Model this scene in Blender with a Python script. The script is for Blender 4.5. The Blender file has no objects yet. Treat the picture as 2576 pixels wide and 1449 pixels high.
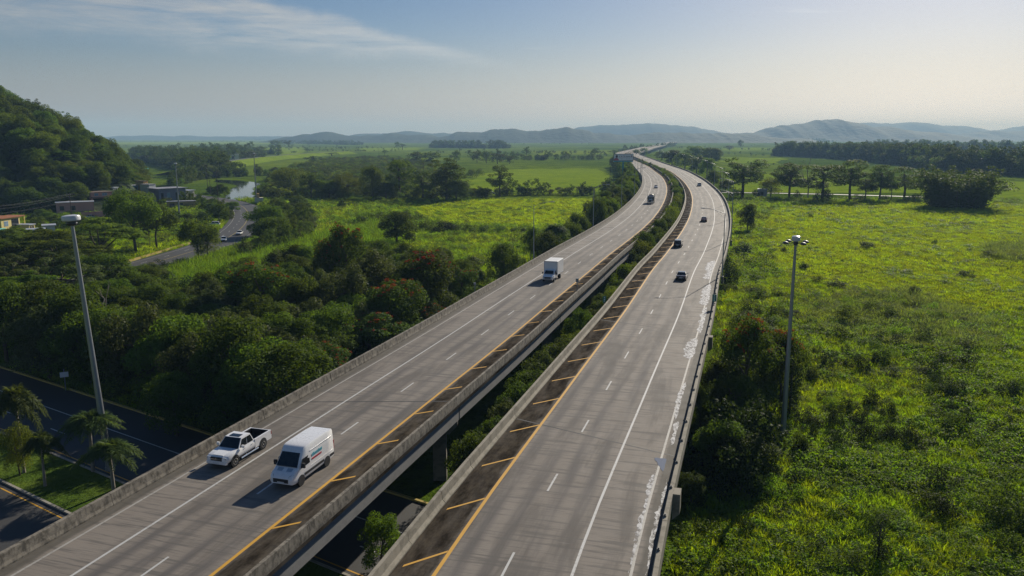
import bpy, bmesh, math, random
import numpy as np
from mathutils import Vector, Matrix

R = math.radians
scene = bpy.context.scene
COL = scene.collection

# ------------------------------------------------------------------ camera
HAZE_D = 0.00013
CAM_H = 33.2           # camera above the plain (m)
DECK_Z = 8.0           # road surface of the viaduct
FPX, IW, IH, HORIZON = 2000.0, 2576.0, 1449.0, 344.0
PITCH = math.atan((IH / 2 - HORIZON) / FPX)
cam_data = bpy.data.cameras.new('camera')
cam_data.sensor_width = 36.0
cam_data.lens = FPX / IW * 36.0
cam_data.clip_start = 0.5
cam_data.clip_end = 60000
cam = bpy.data.objects.new('camera', cam_data)
cam.location = (0, 0, CAM_H)
cam.rotation_euler = (math.pi / 2 - PITCH, 0, 0)
COL.objects.link(cam)
scene.camera = cam

# ------------------------------------------------------------------ light
SUN_AZ, SUN_EL = R(29.0), R(27.0)       # to the right of straight ahead
world = bpy.data.worlds.new('World')
scene.world = world
world.use_nodes = True
wn, wl = world.node_tree.nodes, world.node_tree.links
wn.clear()
w_out = wn.new('ShaderNodeOutputWorld')
w_bg = wn.new('ShaderNodeBackground')
w_bg.inputs['Strength'].default_value = 0.05
sky = wn.new('ShaderNodeTexSky')
sky.sky_type = 'NISHITA'
sky.sun_disc = False
sky.sun_elevation = SUN_EL
sky.sun_rotation = SUN_AZ
sky.altitude = 50
sky.air_density = 1.0
sky.dust_density = 0.68
sky.ozone_density = 2.0
wl.new(w_bg.outputs[0], w_out.inputs['Surface'])

sun_data = bpy.data.lights.new('sun', 'SUN')
sun_data.energy = 5.0
sun_data.angle = R(0.6)
sun_data.color = (1.0, 0.92, 0.79)
sun = bpy.data.objects.new('sun', sun_data)
sdir = Vector((math.sin(SUN_AZ) * math.cos(SUN_EL), math.cos(SUN_AZ) * math.cos(SUN_EL), math.sin(SUN_EL)))
sun.rotation_euler = sdir.to_track_quat('Z', 'Y').to_euler()
sun.location = sdir * 300
COL.objects.link(sun)

vs = scene.view_settings
scene.display_settings.display_device = 'sRGB'
vs.view_transform = 'Standard'
vs.look = 'None'
vs.exposure = 0.14
vs.gamma = 1.0
vs.use_curve_mapping = False
scene.cycles.max_bounces = 5
scene.cycles.diffuse_bounces = 2
scene.cycles.glossy_bounces = 2
scene.cycles.transmission_bounces = 3
scene.cycles.volume_bounces = 0
scene.cycles.transparent_max_bounces = 8
scene.cycles.caustics_reflective = False
scene.cycles.caustics_refractive = False
scene.cycles.use_denoising = True
scene.cycles.denoising_prefilter = 'NONE'
scene.cycles.denoising_input_passes = 'RGB_ALBEDO_NORMAL'

# ------------------------------------------------------------------ node helper
class NT:
    def __init__(s, tree): s.t = tree
    def n(s, typ, inputs=None, **props):
        nd = s.t.nodes.new(typ)
        for k, v in props.items(): setattr(nd, k, v)
        for k, v in (inputs or {}).items():
            sock = nd.inputs[k]
            if hasattr(v, 'links') or isinstance(v, bpy.types.NodeSocket): s.t.links.new(v, sock)
            else: sock.default_value = v
        return nd
    def math(s, op, a, b=None, c=None, clamp=False):
        nd = s.t.nodes.new('ShaderNodeMath'); nd.operation = op; nd.use_clamp = clamp
        for i, v in enumerate((a, b, c)):
            if v is None: continue
            if isinstance(v, bpy.types.NodeSocket): s.t.links.new(v, nd.inputs[i])
            else: nd.inputs[i].default_value = v
        return nd.outputs[0]
    def step(s, v, lo, hi):
        nd = s.t.nodes.new('ShaderNodeMapRange'); nd.interpolation_type = 'SMOOTHSTEP'
        for i, q in enumerate((v, lo, hi)):
            if isinstance(q, bpy.types.NodeSocket): s.t.links.new(q, nd.inputs[i])
            else: nd.inputs[i].default_value = q
        return nd.outputs[0]
    def mix(s, f, a, b, typ='RGBA', blend='MIX'):
        nd = s.t.nodes.new('ShaderNodeMix'); nd.data_type = typ
        if typ == 'RGBA': nd.blend_type = blend; ia, ib, o = 6, 7, 2
        else: ia, ib, o = 2, 3, 0
        for i, v in ((0, f), (ia, a), (ib, b)):
            if isinstance(v, bpy.types.NodeSocket): s.t.links.new(v, nd.inputs[i])
            else:
                if typ == 'RGBA' and i and len(v) == 3: v = (*v, 1)
                nd.inputs[i].default_value = v
        return nd.outputs[o]
    def noise(s, vec, scale, detail=4, rough=0.55, dist=0.0):
        nd = s.n('ShaderNodeTexNoise', {'Scale': scale, 'Detail': detail, 'Roughness': rough, 'Distortion': dist})
        if vec is not None: s.t.links.new(vec, nd.inputs['Vector'])
        return nd.outputs['Fac']
    def vmul(s, vec, xyz):
        nd = s.n('ShaderNodeVectorMath', operation='MULTIPLY'); s.t.links.new(vec, nd.inputs[0]); nd.inputs[1].default_value = xyz
        return nd.outputs[0]

# ------------------------------------------------------------------ sky shader: blue air with thin high cloud
W = NT(world.node_tree)
tc = wn.new('ShaderNodeTexCoord')
sep = W.n('ShaderNodeSeparateXYZ', {'Vector': tc.outputs['Generated']})
dx, dy, dz = sep.outputs
zc = W.math('MAXIMUM', dz, 0.03)
pxx, pyy = W.math('DIVIDE', dx, zc), W.math('DIVIDE', dy, zc)
plane = W.n('ShaderNodeCombineXYZ', {'X': pxx, 'Y': pyy, 'Z': 0.0}).outputs[0]
az = W.math('ARCTAN2', dx, dy)                 # radians to the right of straight ahead
el = W.math('ARCSINE', dz)
ae = W.n('ShaderNodeCombineXYZ', {'X': az, 'Y': el, 'Z': 0.0}).outputs[0]
wisp = W.noise(W.vmul(ae, (5.0, 42.0, 1)), 1.0, 8, 0.62, 0.7)
wisp2 = W.noise(W.vmul(ae, (14.0, 110.0, 1)), 1.0, 6, 0.6, 0.4)
wob = W.math('MULTIPLY', W.math('SUBTRACT', W.noise(W.vmul(ae, (9.0, 16.0, 1)), 1.0, 5, 0.6), 0.5), 0.035)
# a long wedge of cirrus that narrows to a point on the right: upper and lower edge fall and rise along azimuth
azd = W.math('ADD', az, wob)
up = W.math('ADD', W.math('MULTIPLY', azd, -0.245), 0.087)
lo = W.math('ADD', W.math('MULTIPLY', azd, -0.035), 0.088)
elw = W.math('ADD', el, wob)
hi_edge = W.math('SUBTRACT', 1.0, W.step(W.math('SUBTRACT', elw, up), -0.012, 0.004))
lo_edge = W.step(W.math('SUBTRACT', elw, lo), -0.012, 0.022)
wedge = W.math('MULTIPLY', hi_edge, lo_edge)
tex = W.math('ADD', W.math('MULTIPLY', W.step(wisp, 0.28, 0.68), 0.7), W.math('MULTIPLY', W.step(wisp2, 0.3, 0.75), 0.35))
cl1 = W.math('MULTIPLY', wedge, tex)
# scattered streaks of the same cirrus layer over the rest of the sky
stre = W.noise(W.vmul(plane, (0.35, 0.95, 1)), 0.9, 7, 0.6, 0.9)
cl2 = W.math('MULTIPLY', W.step(stre, 0.6, 0.78), W.math('MULTIPLY', W.step(dz, 0.06, 0.16), 0.45))
cloud = W.math('MULTIPLY', W.math('MAXIMUM', cl1, cl2), 0.78, clamp=True)
skycol = sky.outputs[0]
skyhsv = W.n('ShaderNodeHueSaturation', {'Saturation': 1.3, 'Color': W.mix(1.0, skycol, (0.96, 0.955, 1.06), blend='MULTIPLY')}).outputs[0]
bright = W.n('ShaderNodeRGBToBW', {'Color': skycol}).outputs[0]
# moist low air: the sky pales to a neutral white towards the horizon, all the way round
pale = W.n('ShaderNodeCombineColor', {0: bright, 1: W.math('MULTIPLY', bright, 0.975), 2: W.math('MULTIPLY', bright, 0.985)}).outputs[0]
skyhsv = W.mix(W.math('MULTIPLY', W.math('SUBTRACT', 1.0, W.step(dz, 0.0, 0.13)), 0.85), skyhsv, pale)
cb = W.math('ADD', W.math('MULTIPLY', bright, 1.45), 1.3)
ccol = W.n('ShaderNodeCombineColor', {0: W.math('MULTIPLY', cb, 1.0), 1: W.math('MULTIPLY', cb, 0.995), 2: W.math('MULTIPLY', cb, 0.97)}).outputs[0]
fin = W.mix(cloud, skyhsv, ccol)
wl.new(fin, w_bg.inputs['Color'])
# ------------------------------------------------------------------ geometry helpers
SP, CP = math.sin(PITCH), math.cos(PITCH)
def at(x, y, z=0.0):
    """the point of the plane at height z that stands at this place of the picture (2576 wide)"""
    u, v = (x - IW / 2) / FPX, (y - IH / 2) / FPX
    d = (u, CP - v * SP, -SP - v * CP)
    t = (z - CAM_H) / d[2]
    return Vector((d[0] * t, d[1] * t, z))
def height_at(x, ybase, ytop, z=0.0):
    """distance along the ground and height of an upright thing between two picture rows"""
    b = at(x, ybase, z)
    v = (ytop - IH / 2) / FPX
    slope = (-SP - v * CP) / (CP - v * SP)
    return b, CAM_H + slope * b.y - z
def pxm(b): return b.y / CP / FPX * 1.0     # metres per picture pixel near a point

class MB:
    """collects faces, builds ONE mesh object"""
    def __init__(s): s.v, s.f, s.m, s.uv = [], [], [], None
    def add(s, verts, faces, mi=0):
        o = len(s.v); s.v.extend(tuple(p) for p in verts)
        for f in faces: s.f.append(tuple(i + o for i in f)); s.m.append(mi)
        return s
    def box(s, x0, x1, y0, y1, z0, z1, mi=0, mat=None):
        v = [(x0,y0,z0),(x1,y0,z0),(x1,y1,z0),(x0,y1,z0),(x0,y0,z1),(x1,y0,z1),(x1,y1,z1),(x0,y1,z1)]
        if mat is not None: v = [mat @ Vector(p) for p in v]
        return s.add(v, [(3,2,1,0),(4,5,6,7),(0,1,5,4),(1,2,6,5),(2,3,7,6),(3,0,4,7)], mi)
    def tube(s, p0, p1, r0, r1, n=8, mi=0, caps=True):
        p0, p1 = Vector(p0), Vector(p1); d = (p1 - p0)
        if d.length < 1e-6: return s
        d.normalize(); a = d.orthogonal().normalized(); b = d.cross(a)
        vs = []
        for p, r in ((p0, r0), (p1, r1)):
            for k in range(n):
                t = 2 * math.pi * k / n
                vs.append(p + (a * math.cos(t) + b * math.sin(t)) * r)
        fs = [(k, (k + 1) % n, n + (k + 1) % n, n + k) for k in range(n)]
        if caps: fs += [tuple(range(n - 1, -1, -1)), tuple(range(n, 2 * n))]
        return s.add(vs, fs, mi)
    def lathe(s, prof, n=16, c=(0,0,0), axis='z', mi=0):
        """prof: list of (r, h)"""
        vs = []
        for r, h in prof:
            for k in range(n):
                t = 2 * math.pi * k / n
                q = (r * math.cos(t), r * math.sin(t), h)
                if axis == 'y': q = (q[0], q[2], q[1])
                if axis == 'x': q = (q[2], q[0], q[1])
                vs.append((q[0] + c[0], q[1] + c[1], q[2] + c[2]))
        fs = []
        for j in range(len(prof) - 1):
            for k in range(n):
                fs.append((j*n + k, j*n + (k+1) % n, (j+1)*n + (k+1) % n, (j+1)*n + k))
        fs.append(tuple(range(n - 1, -1, -1))); fs.append(tuple((len(prof)-1)*n + k for k in range(n)))
        return s.add(vs, fs, mi)
    def prism(s, poly, x0, x1, axis='x', mi=0):
        """polygon of (a,b) pulled along an axis: x -> (x,a,b); y -> (a,y,b); z -> (a,b,z)"""
        n = len(poly); vs = []
        for t in (x0, x1):
            for a, b in poly:
                vs.append((t, a, b) if axis == 'x' else (a, t, b) if axis == 'y' else (a, b, t))
        fs = [(k, (k+1) % n, n + (k+1) % n, n + k) for k in range(n)]
        fs += [tuple(range(n - 1, -1, -1)), tuple(range(n, 2*n))]
        return s.add(vs, fs, mi)
    def loft(s, rings, close=True, caps=True, mi=0):
        n = len(rings[0]); vs = [p for r in rings for p in r]; fs = []
        for j in range(len(rings) - 1):
            for k in range(n if close else n - 1):
                fs.append((j*n + k, j*n + (k+1) % n, (j+1)*n + (k+1) % n, (j+1)*n + k))
        if caps and close: fs += [tuple(range(n-1, -1, -1)), tuple((len(rings)-1)*n + k for k in range(n))]
        return s.add(vs, fs, mi)
    def mesh(s, name, mats, smooth=False, fix=True):
        me = bpy.data.meshes.new(name)
        me.from_pydata(s.v, [], s.f)
        if not isinstance(mats, (list, tuple)): mats = [mats]
        for m in mats: me.materials.append(m)
        if len(mats) > 1: me.polygons.foreach_set('material_index', s.m)
        if fix:
            bm = bmesh.new(); bm.from_mesh(me); bmesh.ops.recalc_face_normals(bm, faces=bm.faces); bm.to_mesh(me); bm.free()
        if smooth is not False:
            me.polygons.foreach_set('use_smooth', [True] * len(me.polygons))
            if smooth is not True: me.set_sharp_from_angle(angle=R(smooth))
        me.update()
        return me
    def build(s, name, mats, parent=None, smooth=False, fix=True):
        return link(name, s.mesh(name, mats, smooth, fix), parent)

def link(name, me, parent=None, loc=None, rot=None, scale=None):
    o = bpy.data.objects.new(name, me); COL.objects.link(o)
    if parent is not None: o.parent = parent
    if loc is not None: o.location = loc
    if rot is not None: o.rotation_euler = rot
    if scale is not None: o.scale = scale if hasattr(scale, '__len__') else (scale,)*3
    return o
def tag(o, label=None, cat=None, group=None, kind=None):
    if label: o['label'] = label
    if cat: o['category'] = cat
    if group: o['group'] = group
    if kind: o['kind'] = kind
    return o
def empty(name, loc, rz=0, label=None, cat=None, group=None):
    o = bpy.data.objects.new(name, None); COL.objects.link(o)
    o.location = loc; o.rotation_euler = (0, 0, rz); o.empty_display_size = 0.5
    return tag(o, label, cat, group)
def copy_tree(o, parent=None):
    c = o.copy(); COL.objects.link(c); c.parent = parent
    for ch in list(o.children): copy_tree(ch, c)
    return c
def quads_mesh(name, V, nq, mat, k=4):
    """V: (nq*k,3) array, one k-gon each"""
    me = bpy.data.meshes.new(name)
    nv = nq * k
    me.vertices.add(nv); me.vertices.foreach_set('co', np.ascontiguousarray(V, dtype=np.float32).ravel())
    me.loops.add(nv); me.loops.foreach_set('vertex_index', np.arange(nv, dtype=np.int32))
    me.polygons.add(nq); me.polygons.foreach_set('loop_start', np.arange(nq, dtype=np.int32) * k)
    me.update(calc_edges=True)
    me.materials.append(mat)
    return me
def grid_mesh(name, X, Y, Z, mat, smooth=True, uv=None):
    ny, nx = X.shape
    me = bpy.data.meshes.new(name)
    co = np.stack([X, Y, Z], -1).reshape(-1, 3).astype(np.float32)
    me.vertices.add(len(co)); me.vertices.foreach_set('co', co.ravel())
    i = np.arange(ny * nx).reshape(ny, nx)
    q = np.stack([i[:-1,:-1], i[:-1,1:], i[1:,1:], i[1:,:-1]], -1).reshape(-1, 4)
    me.loops.add(q.size); me.loops.foreach_set('vertex_index', q.ravel().astype(np.int32))
    me.polygons.add(len(q)); me.polygons.foreach_set('loop_start', np.arange(len(q), dtype=np.int32) * 4)
    me.polygons.foreach_set('use_smooth', np.full(len(q), bool(smooth)))
    me.update(calc_edges=True)
    if uv is not None:
        l = me.uv_layers.new(name='UVMap'); l.data.foreach_set('uv', uv.reshape(-1, 2)[q.ravel()].astype(np.float32).ravel())
    me.materials.append(mat)
    return me
_perm = np.random.RandomState(5).permutation(4096)
def _h(ix, iy, s): return _perm[(_perm[(ix + s * 131) & 4095] + iy) & 4095] / 4095.0
def vnoise(x, y, s=0):
    x = np.asarray(x, dtype=float); y = np.asarray(y, dtype=float)
    ix, iy = np.floor(x).astype(int), np.floor(y).astype(int)
    fx, fy = x - ix, y - iy
    fx, fy = fx*fx*(3-2*fx), fy*fy*(3-2*fy)
    a, b, c, d = _h(ix,iy,s), _h(ix+1,iy,s), _h(ix,iy+1,s), _h(ix+1,iy+1,s)
    return (a*(1-fx)+b*fx)*(1-fy) + (c*(1-fx)+d*fx)*fy
def fbm(x, y, s=0, o=4):
    r, a, t = 0, 1.0, 0
    for k in range(o):
        r = r + a * vnoise(x * 2**k, y * 2**k, s + k); t += a; a *= 0.5
    return r / t

# ------------------------------------------------------------------ road axes: the yellow line of each carriageway
PR = [(1090,1449),(1129,1388),(1224,1253),(1300,1149),(1362,1068),(1412,998),(1454,942),(1516,858),(1564,795),(1614,720),(1648,670),(1672,644),(1705,598),(1727,566),(1739,532),(1743,508),(1739,485),(1730,469),(1717,453),(1706,444),(1684,429),(1650,416),(1630,408),(1608,398),(1590,391),(1583,386),(1594,382),(1611,379),(1630,373),(1648,369),(1673,363),(1700,356.5)]
PL = [(530,1449),(655,1350),(849,1194),(938,1124),(1039,1041),(1123,976),(1185,925),(1244,880),(1328,810),(1395,754),(1460,701),(1538,636),(1580,605),(1630,564),(1656,533),(1670,508),(1677,485),(1677,469),(1670,452),(1661,441),(1645,430),(1630,418),(1611,410),(1592,402)]
class Curve:
    def __init__(s, pts, step=2.0):
        p = np.array(pts, float)
        d0 = (p[2] - p[0]) / np.linalg.norm(p[2] - p[0])
        p = np.vstack([p[0] - d0 * 160, p[0] - d0 * 80, p])
        d1 = (p[-1] - p[-2]) / np.linalg.norm(p[-1] - p[-2]); p = np.vstack([p, p[-1] + d1 * 500])
        t = np.concatenate([[0], np.cumsum(np.linalg.norm(np.diff(p, axis=0), axis=1))])
        m = np.zeros_like(p)
        m[1:-1] = ((p[2:] - p[1:-1]) / (t[2:] - t[1:-1])[:, None] + (p[1:-1] - p[:-2]) / (t[1:-1] - t[:-2])[:, None]) / 2
        m[0], m[-1] = (p[1]-p[0])/(t[1]-t[0]), (p[-1]-p[-2])/(t[-1]-t[-2])
        q = np.arange(0, t[-1], step); k = np.clip(np.searchsorted(t, q, 'right') - 1, 0, len(t) - 2)
        h = (t[k+1]-t[k])[:, None]; u = ((q - t[k]) / (t[k+1]-t[k]))[:, None]
        c = (2*u**3-3*u**2+1)*p[k] + (u**3-2*u**2+u)*h*m[k] + (-2*u**3+3*u**2)*p[k+1] + (u**3-u**2)*h*m[k+1]
        for win, lo in ((11, 0), (31, 160), (61, 500), (121, 900)):     # smooth harder with distance
            ker = np.ones(win) / win; pad = win // 2
            e0 = c[0] + (c[1]-c[0]) * np.arange(-pad, 0)[:, None]; e1 = c[-1] + (c[-1]-c[-2]) * np.arange(1, pad+1)[:, None]
            cc = np.vstack([e0, c, e1]); sm = np.stack([np.convolve(cc[:, i], ker, 'valid') for i in (0, 1)], 1)
            w = np.clip((c[:, 1] - lo) / (lo * 0.4 + 1), 0, 1)[:, None] if lo else 1.0
            c = c * (1 - w) + sm * w
        s.s = np.concatenate([[0], np.cumsum(np.linalg.norm(np.diff(c, axis=0), axis=1))]); s.c = c
        tg = np.gradient(c, axis=0); s.t = tg / np.linalg.norm(tg, axis=1)[:, None]
        s.len = s.s[-1]
    def pos(s, q): return np.stack([np.interp(q, s.s, s.c[:, 0]), np.interp(q, s.s, s.c[:, 1])], -1)
    def tan(s, q):
        t = np.stack([np.interp(q, s.s, s.t[:, 0]), np.interp(q, s.s, s.t[:, 1])], -1)
        return t / np.linalg.norm(t, axis=-1, keepdims=True)
    def off(s, q, o):
        t = s.tan(q); n = np.stack([t[..., 1], -t[..., 0]], -1)
        return s.pos(q) + n * np.asarray(o)[..., None]
    def project(s, p):
        i = np.argmin(((s.c - np.array([p[0], p[1]]))**2).sum(1)); t = s.t[i]; d = np.array([p[0], p[1]]) - s.c[i]
        return s.s[i] + d @ t, d @ np.array([t[1], -t[0]])
    def dist(s, x, y):
        x, y = np.asarray(x), np.asarray(y)
        c = s.c[s.c[:, 1] < 1600][::4]
        out = np.full(x.shape, 1e9)
        for a in range(0, len(x), 4000):
            dd = (x[a:a+4000, None] - c[None, :, 0])**2 + (y[a:a+4000, None] - c[None, :, 1])**2
            out[a:a+4000] = np.sqrt(dd.min(1))
        return out
    def soff(s, x, y):
        """signed offset (right positive) of many points"""
        x, y = np.asarray(x), np.asarray(y); ks = np.where(s.c[:, 1] < 1600)[0][::3]
        c, t = s.c[ks], s.t[ks]; out = np.empty(x.shape)
        for a in range(0, len(x), 4000):
            X, Y = x[a:a+4000], y[a:a+4000]
            i = ((X[:, None] - c[None, :, 0])**2 + (Y[:, None] - c[None, :, 1])**2).argmin(1)
            out[a:a+4000] = (X - c[i, 0]) * t[i, 1] - (Y - c[i, 1]) * t[i, 0]
        return out
CR = Curve([at(x, y, DECK_Z)[:2] for x, y in PR])
_pl = [tuple(at(x, y, DECK_Z)[:2]) for x, y in PL]
_s0 = CR.project(_pl[-1])[0]
for q in np.arange(_s0 + 130, CR.len - 520, 110): _pl.append(tuple(CR.off(np.array(q), -10.5)))
CL = Curve(_pl)
# ------------------------------------------------------------------ materials
def material(name):
    m = bpy.data.materials.new(name); m.use_nodes = True
    m.node_tree.nodes.clear()
    return m, NT(m.node_tree)
def finish(m, T, shader, disp=None):
    o = T.n('ShaderNodeOutputMaterial'); T.t.links.new(shader, o.inputs['Surface']); return m
def principled(T, color, rough=0.6, metal=0.0, spec=0.5, normal=None, coat=0.0, **kw):
    d = {'Base Color': color if isinstance(color, bpy.types.NodeSocket) else (*color[:3], 1), 'Roughness': rough, 'Metallic': metal,
         'Specular IOR Level': spec, 'Coat Weight': coat, 'Coat Roughness': 0.05}
    d.update(kw)
    if normal is not None: d['Normal'] = normal
    return T.n('ShaderNodeBsdfPrincipled', d).outputs[0]
def bump(T, h, strength=0.4, dist=0.05):
    return T.n('ShaderNodeBump', {'Height': h, 'Strength': strength, 'Distance': dist}).outputs[0]
def plain(name, color, rough=0.6, metal=0.0, spec=0.5, var=0.12, scale=3.0, coat=0.0):
    """a plain colour with grime and small unevenness"""
    m, T = material(name)
    g = T.n('ShaderNodeTexCoord').outputs['Object']
    n = T.noise(g, scale, 5, 0.6)
    f = T.math('ADD', T.math('MULTIPLY', n, 2 * var), 1 - var)
    c = T.n('ShaderNodeVectorMath', {0: color[:3], 3: f}, operation='SCALE').outputs[0]
    rr = T.math('ADD', T.math('MULTIPLY', n, 0.14), max(0.02, rough - 0.07))
    return finish(m, T, principled(T, c, rr, metal, spec, coat=coat))
def leaf_material(name, dark, light, trans, tfac=0.35, rough=0.42, spec=0.5, patch=0.12, red=None):
    m, T = material(name)
    geo = T.n('ShaderNodeNewGeometry'); oi = T.n('ShaderNodeObjectInfo')
    rnd = geo.outputs['Random Per Island']
    big = T.noise(geo.outputs['Position'], patch, 3, 0.6)
    f = T.math('ADD', T.math('MULTIPLY', rnd, 0.55), T.math('MULTIPLY', T.step(big, 0.3, 0.7), 0.45))
    col = T.mix(f, dark, light)
    hue = T.math('ADD', 0.485, T.math('MULTIPLY', oi.outputs['Random'], 0.03))
    val = T.math('ADD', 0.72, T.math('MULTIPLY', oi.outputs['Random'], 0.56))
    hs = T.n('ShaderNodeHueSaturation', {'Hue': hue, 'Saturation': 0.95, 'Value': val, 'Color': col}).outputs[0]
    tcol = T.n('ShaderNodeHueSaturation', {'Hue': hue, 'Value': val, 'Color': T.mix(f, tuple(a * 0.75 for a in trans), trans)}).outputs[0]
    p = principled(T, hs, rough + 0.22, 0, spec * 0.10)
    t = T.n('ShaderNodeBsdfTranslucent', {'Color': tcol}).outputs[0]
    mx = T.n('ShaderNodeMixShader', {0: tfac, 1: p, 2: t}).outputs[0]
    return finish(m, T, mx)
M = {}
M['leaf_dark'] = leaf_material('leaf_dark', (0.030,0.058,0.007), (0.070,0.116,0.012), (0.18,0.26,0.010), 0.28)
M['leaf_mid'] = leaf_material('leaf_mid', (0.038,0.075,0.008), (0.082,0.138,0.014), (0.23,0.34,0.012), 0.32)
M['leaf_light'] = leaf_material('leaf_light', (0.055,0.090,0.012), (0.105,0.150,0.018), (0.30,0.38,0.02), 0.36)
M['leaf_grey'] = leaf_material('leaf_grey', (0.044,0.062,0.018), (0.090,0.110,0.034), (0.19,0.24,0.03), 0.26, 0.36, 0.6)
M['leaf_palm'] = leaf_material('leaf_palm', (0.030,0.060,0.014), (0.075,0.115,0.026), (0.18,0.24,0.03), 0.38, 0.35, 0.6)
M['grass'] = leaf_material('grass', (0.085,0.150,0.007), (0.155,0.230,0.010), (0.42,0.60,0.010), 0.5, 0.40, 0.5, 0.05)
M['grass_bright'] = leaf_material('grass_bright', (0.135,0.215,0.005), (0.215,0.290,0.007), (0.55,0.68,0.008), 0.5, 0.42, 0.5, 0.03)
M['grass_lush'] = leaf_material('grass_lush', (0.052,0.112,0.009), (0.115,0.185,0.014), (0.28,0.45,0.012), 0.44, 0.38, 0.5, 0.05)
M['reed'] = leaf_material('reed', (0.085,0.125,0.030), (0.16,0.20,0.055), (0.32,0.40,0.05), 0.45, 0.45, 0.5, 0.06)
M['leaf_shade'] = leaf_material('leaf_shade', (0.016,0.034,0.007), (0.040,0.066,0.012), (0.10,0.15,0.010), 0.16)  # darkened leaf green: the shrubs' shaded, backlit side put into the colour
M['weed'] = leaf_material('weed', (0.055,0.110,0.009), (0.115,0.185,0.013), (0.30,0.46,0.011), 0.45, 0.34, 0.6, 0.06)
M['blossom'] = leaf_material('blossom', (0.20,0.018,0.007), (0.40,0.045,0.010), (0.45,0.05,0.01), 0.25, 0.5, 0.3)
M['dry_leaf'] = leaf_material('dry_leaf', (0.10,0.075,0.025), (0.17,0.13,0.04), (0.25,0.17,0.04), 0.3)
M['bark'] = plain('bark', (0.10,0.080,0.058), 0.9, spec=0.2, var=0.35, scale=4)
M['bark_pale'] = plain('bark_pale', (0.26,0.235,0.20), 0.85, spec=0.2, var=0.3, scale=3)

def concrete_deck():
    m, T = material('deck_concrete')
    uv = T.n('ShaderNodeUVMap', uv_map='UVMap').outputs[0]
    su = T.n('ShaderNodeSeparateXYZ', {'Vector': uv}); o, s = su.outputs[0], su.outputs[1]
    base = T.mix(T.noise(uv, 0.11, 5, 0.6), (0.168,0.145,0.121), (0.278,0.246,0.210))
    # wheel paths: darker along each lane
    lane = T.math('PINGPONG', T.math('ADD', o, 0.0), 1.92)
    wp = T.math('SUBTRACT', 1.0, T.step(T.math('ABSOLUTE', T.math('SUBTRACT', lane, 1.0)), 0.15, 0.75))
    inl = T.math('MULTIPLY', T.step(o, -0.1, 0.5), T.math('SUBTRACT', 1.0, T.step(o, 7.4, 7.9)))
    pat = T.step(T.noise(T.vmul(uv, (0.8, 0.07, 1)), 1.0, 4, 0.6), 0.34, 0.66)
    f = T.math('MULTIPLY', T.math('MULTIPLY', wp, inl), T.math('ADD', T.math('MULTIPLY', pat, 0.70), 0.18))
    col = T.mix(f, base, (0.078,0.072,0.072))
    # dark drifted patches along the lanes
    drift = T.step(T.noise(T.vmul(uv, (0.42, 0.055, 1)), 1.0, 5, 0.62, 0.4), 0.46, 0.64)
    col = T.mix(T.math('MULTIPLY', drift, 0.72), col, (0.075,0.066,0.058))
    # fine transverse tining
    tine = T.noise(T.vmul(uv, (0.35, 9.0, 1)), 1.0, 3, 0.7)
    col = T.mix(T.math('MULTIPLY', T.step(tine, 0.50, 0.70), 0.55), col, (0.085,0.078,0.070))
    tine2 = T.noise(T.vmul(uv, (0.14, 2.2, 1)), 1.0, 4, 0.7)
    col = T.mix(T.math('MULTIPLY', T.step(tine2, 0.50, 0.62), 0.75), col, (0.095,0.088,0.080))
    pale = T.noise(T.vmul(uv, (0.2, 1.3, 1)), 1.0, 3, 0.6)
    col = T.mix(T.math('MULTIPLY', T.step(pale, 0.66, 0.80), 0.30), col, (0.42,0.40,0.37))
    speck = T.noise(uv, 14.0, 2, 0.5)
    col = T.mix(0.10, col, T.mix(speck, (0.05,0.045,0.04), (0.45,0.42,0.38)), blend='MIX')
    # dirt washed on to the inner shoulder and along the gutter
    edge = T.noise(T.vmul(uv, (1.2, 0.25, 1)), 1.0, 5, 0.65)
    sh = T.math('SUBTRACT', 1.0, T.step(T.math('ADD', o, T.math('MULTIPLY', edge, 1.1)), 0.05, 0.85))
    dirt = T.mix(T.step(T.noise(T.vmul(uv, (1.1, 0.35, 1)), 1.0, 6, 0.7), 0.35, 0.68), (0.016,0.013,0.0095), (0.082,0.068,0.051))
    col = T.mix(T.math('MULTIPLY', sh, T.math('ADD', 0.66, T.math('MULTIPLY', T.step(T.noise(T.vmul(uv, (0.7, 0.16, 1)), 1.0, 5, 0.65), 0.3, 0.6), 0.30))), col, dirt)
    gut = T.step(T.math('ADD', o, T.math('MULTIPLY', T.math('SUBTRACT', edge, 0.5), 0.6)), 11.25, 11.6)
    col = T.mix(T.math('MULTIPLY', gut, 0.85), col, T.mix(T.noise(T.vmul(uv,(2,0.6,1)),1.0,5,0.7), (0.030,0.026,0.021), (0.15,0.14,0.12)))
    h = T.math('ADD', T.math('MULTIPLY', tine, 0.5), T.math('MULTIPLY', speck, 0.5))
    rough = T.math('ADD', 0.62, T.math('MULTIPLY', T.noise(uv, 0.5, 4, 0.6), 0.28))
    return finish(m, T, principled(T, col, rough, 0, T.math('MULTIPLY', T.math('SUBTRACT', 1.0, sh), 0.2), bump(T, h, 0.25, 0.02)))
M['deck'] = concrete_deck()

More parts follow.
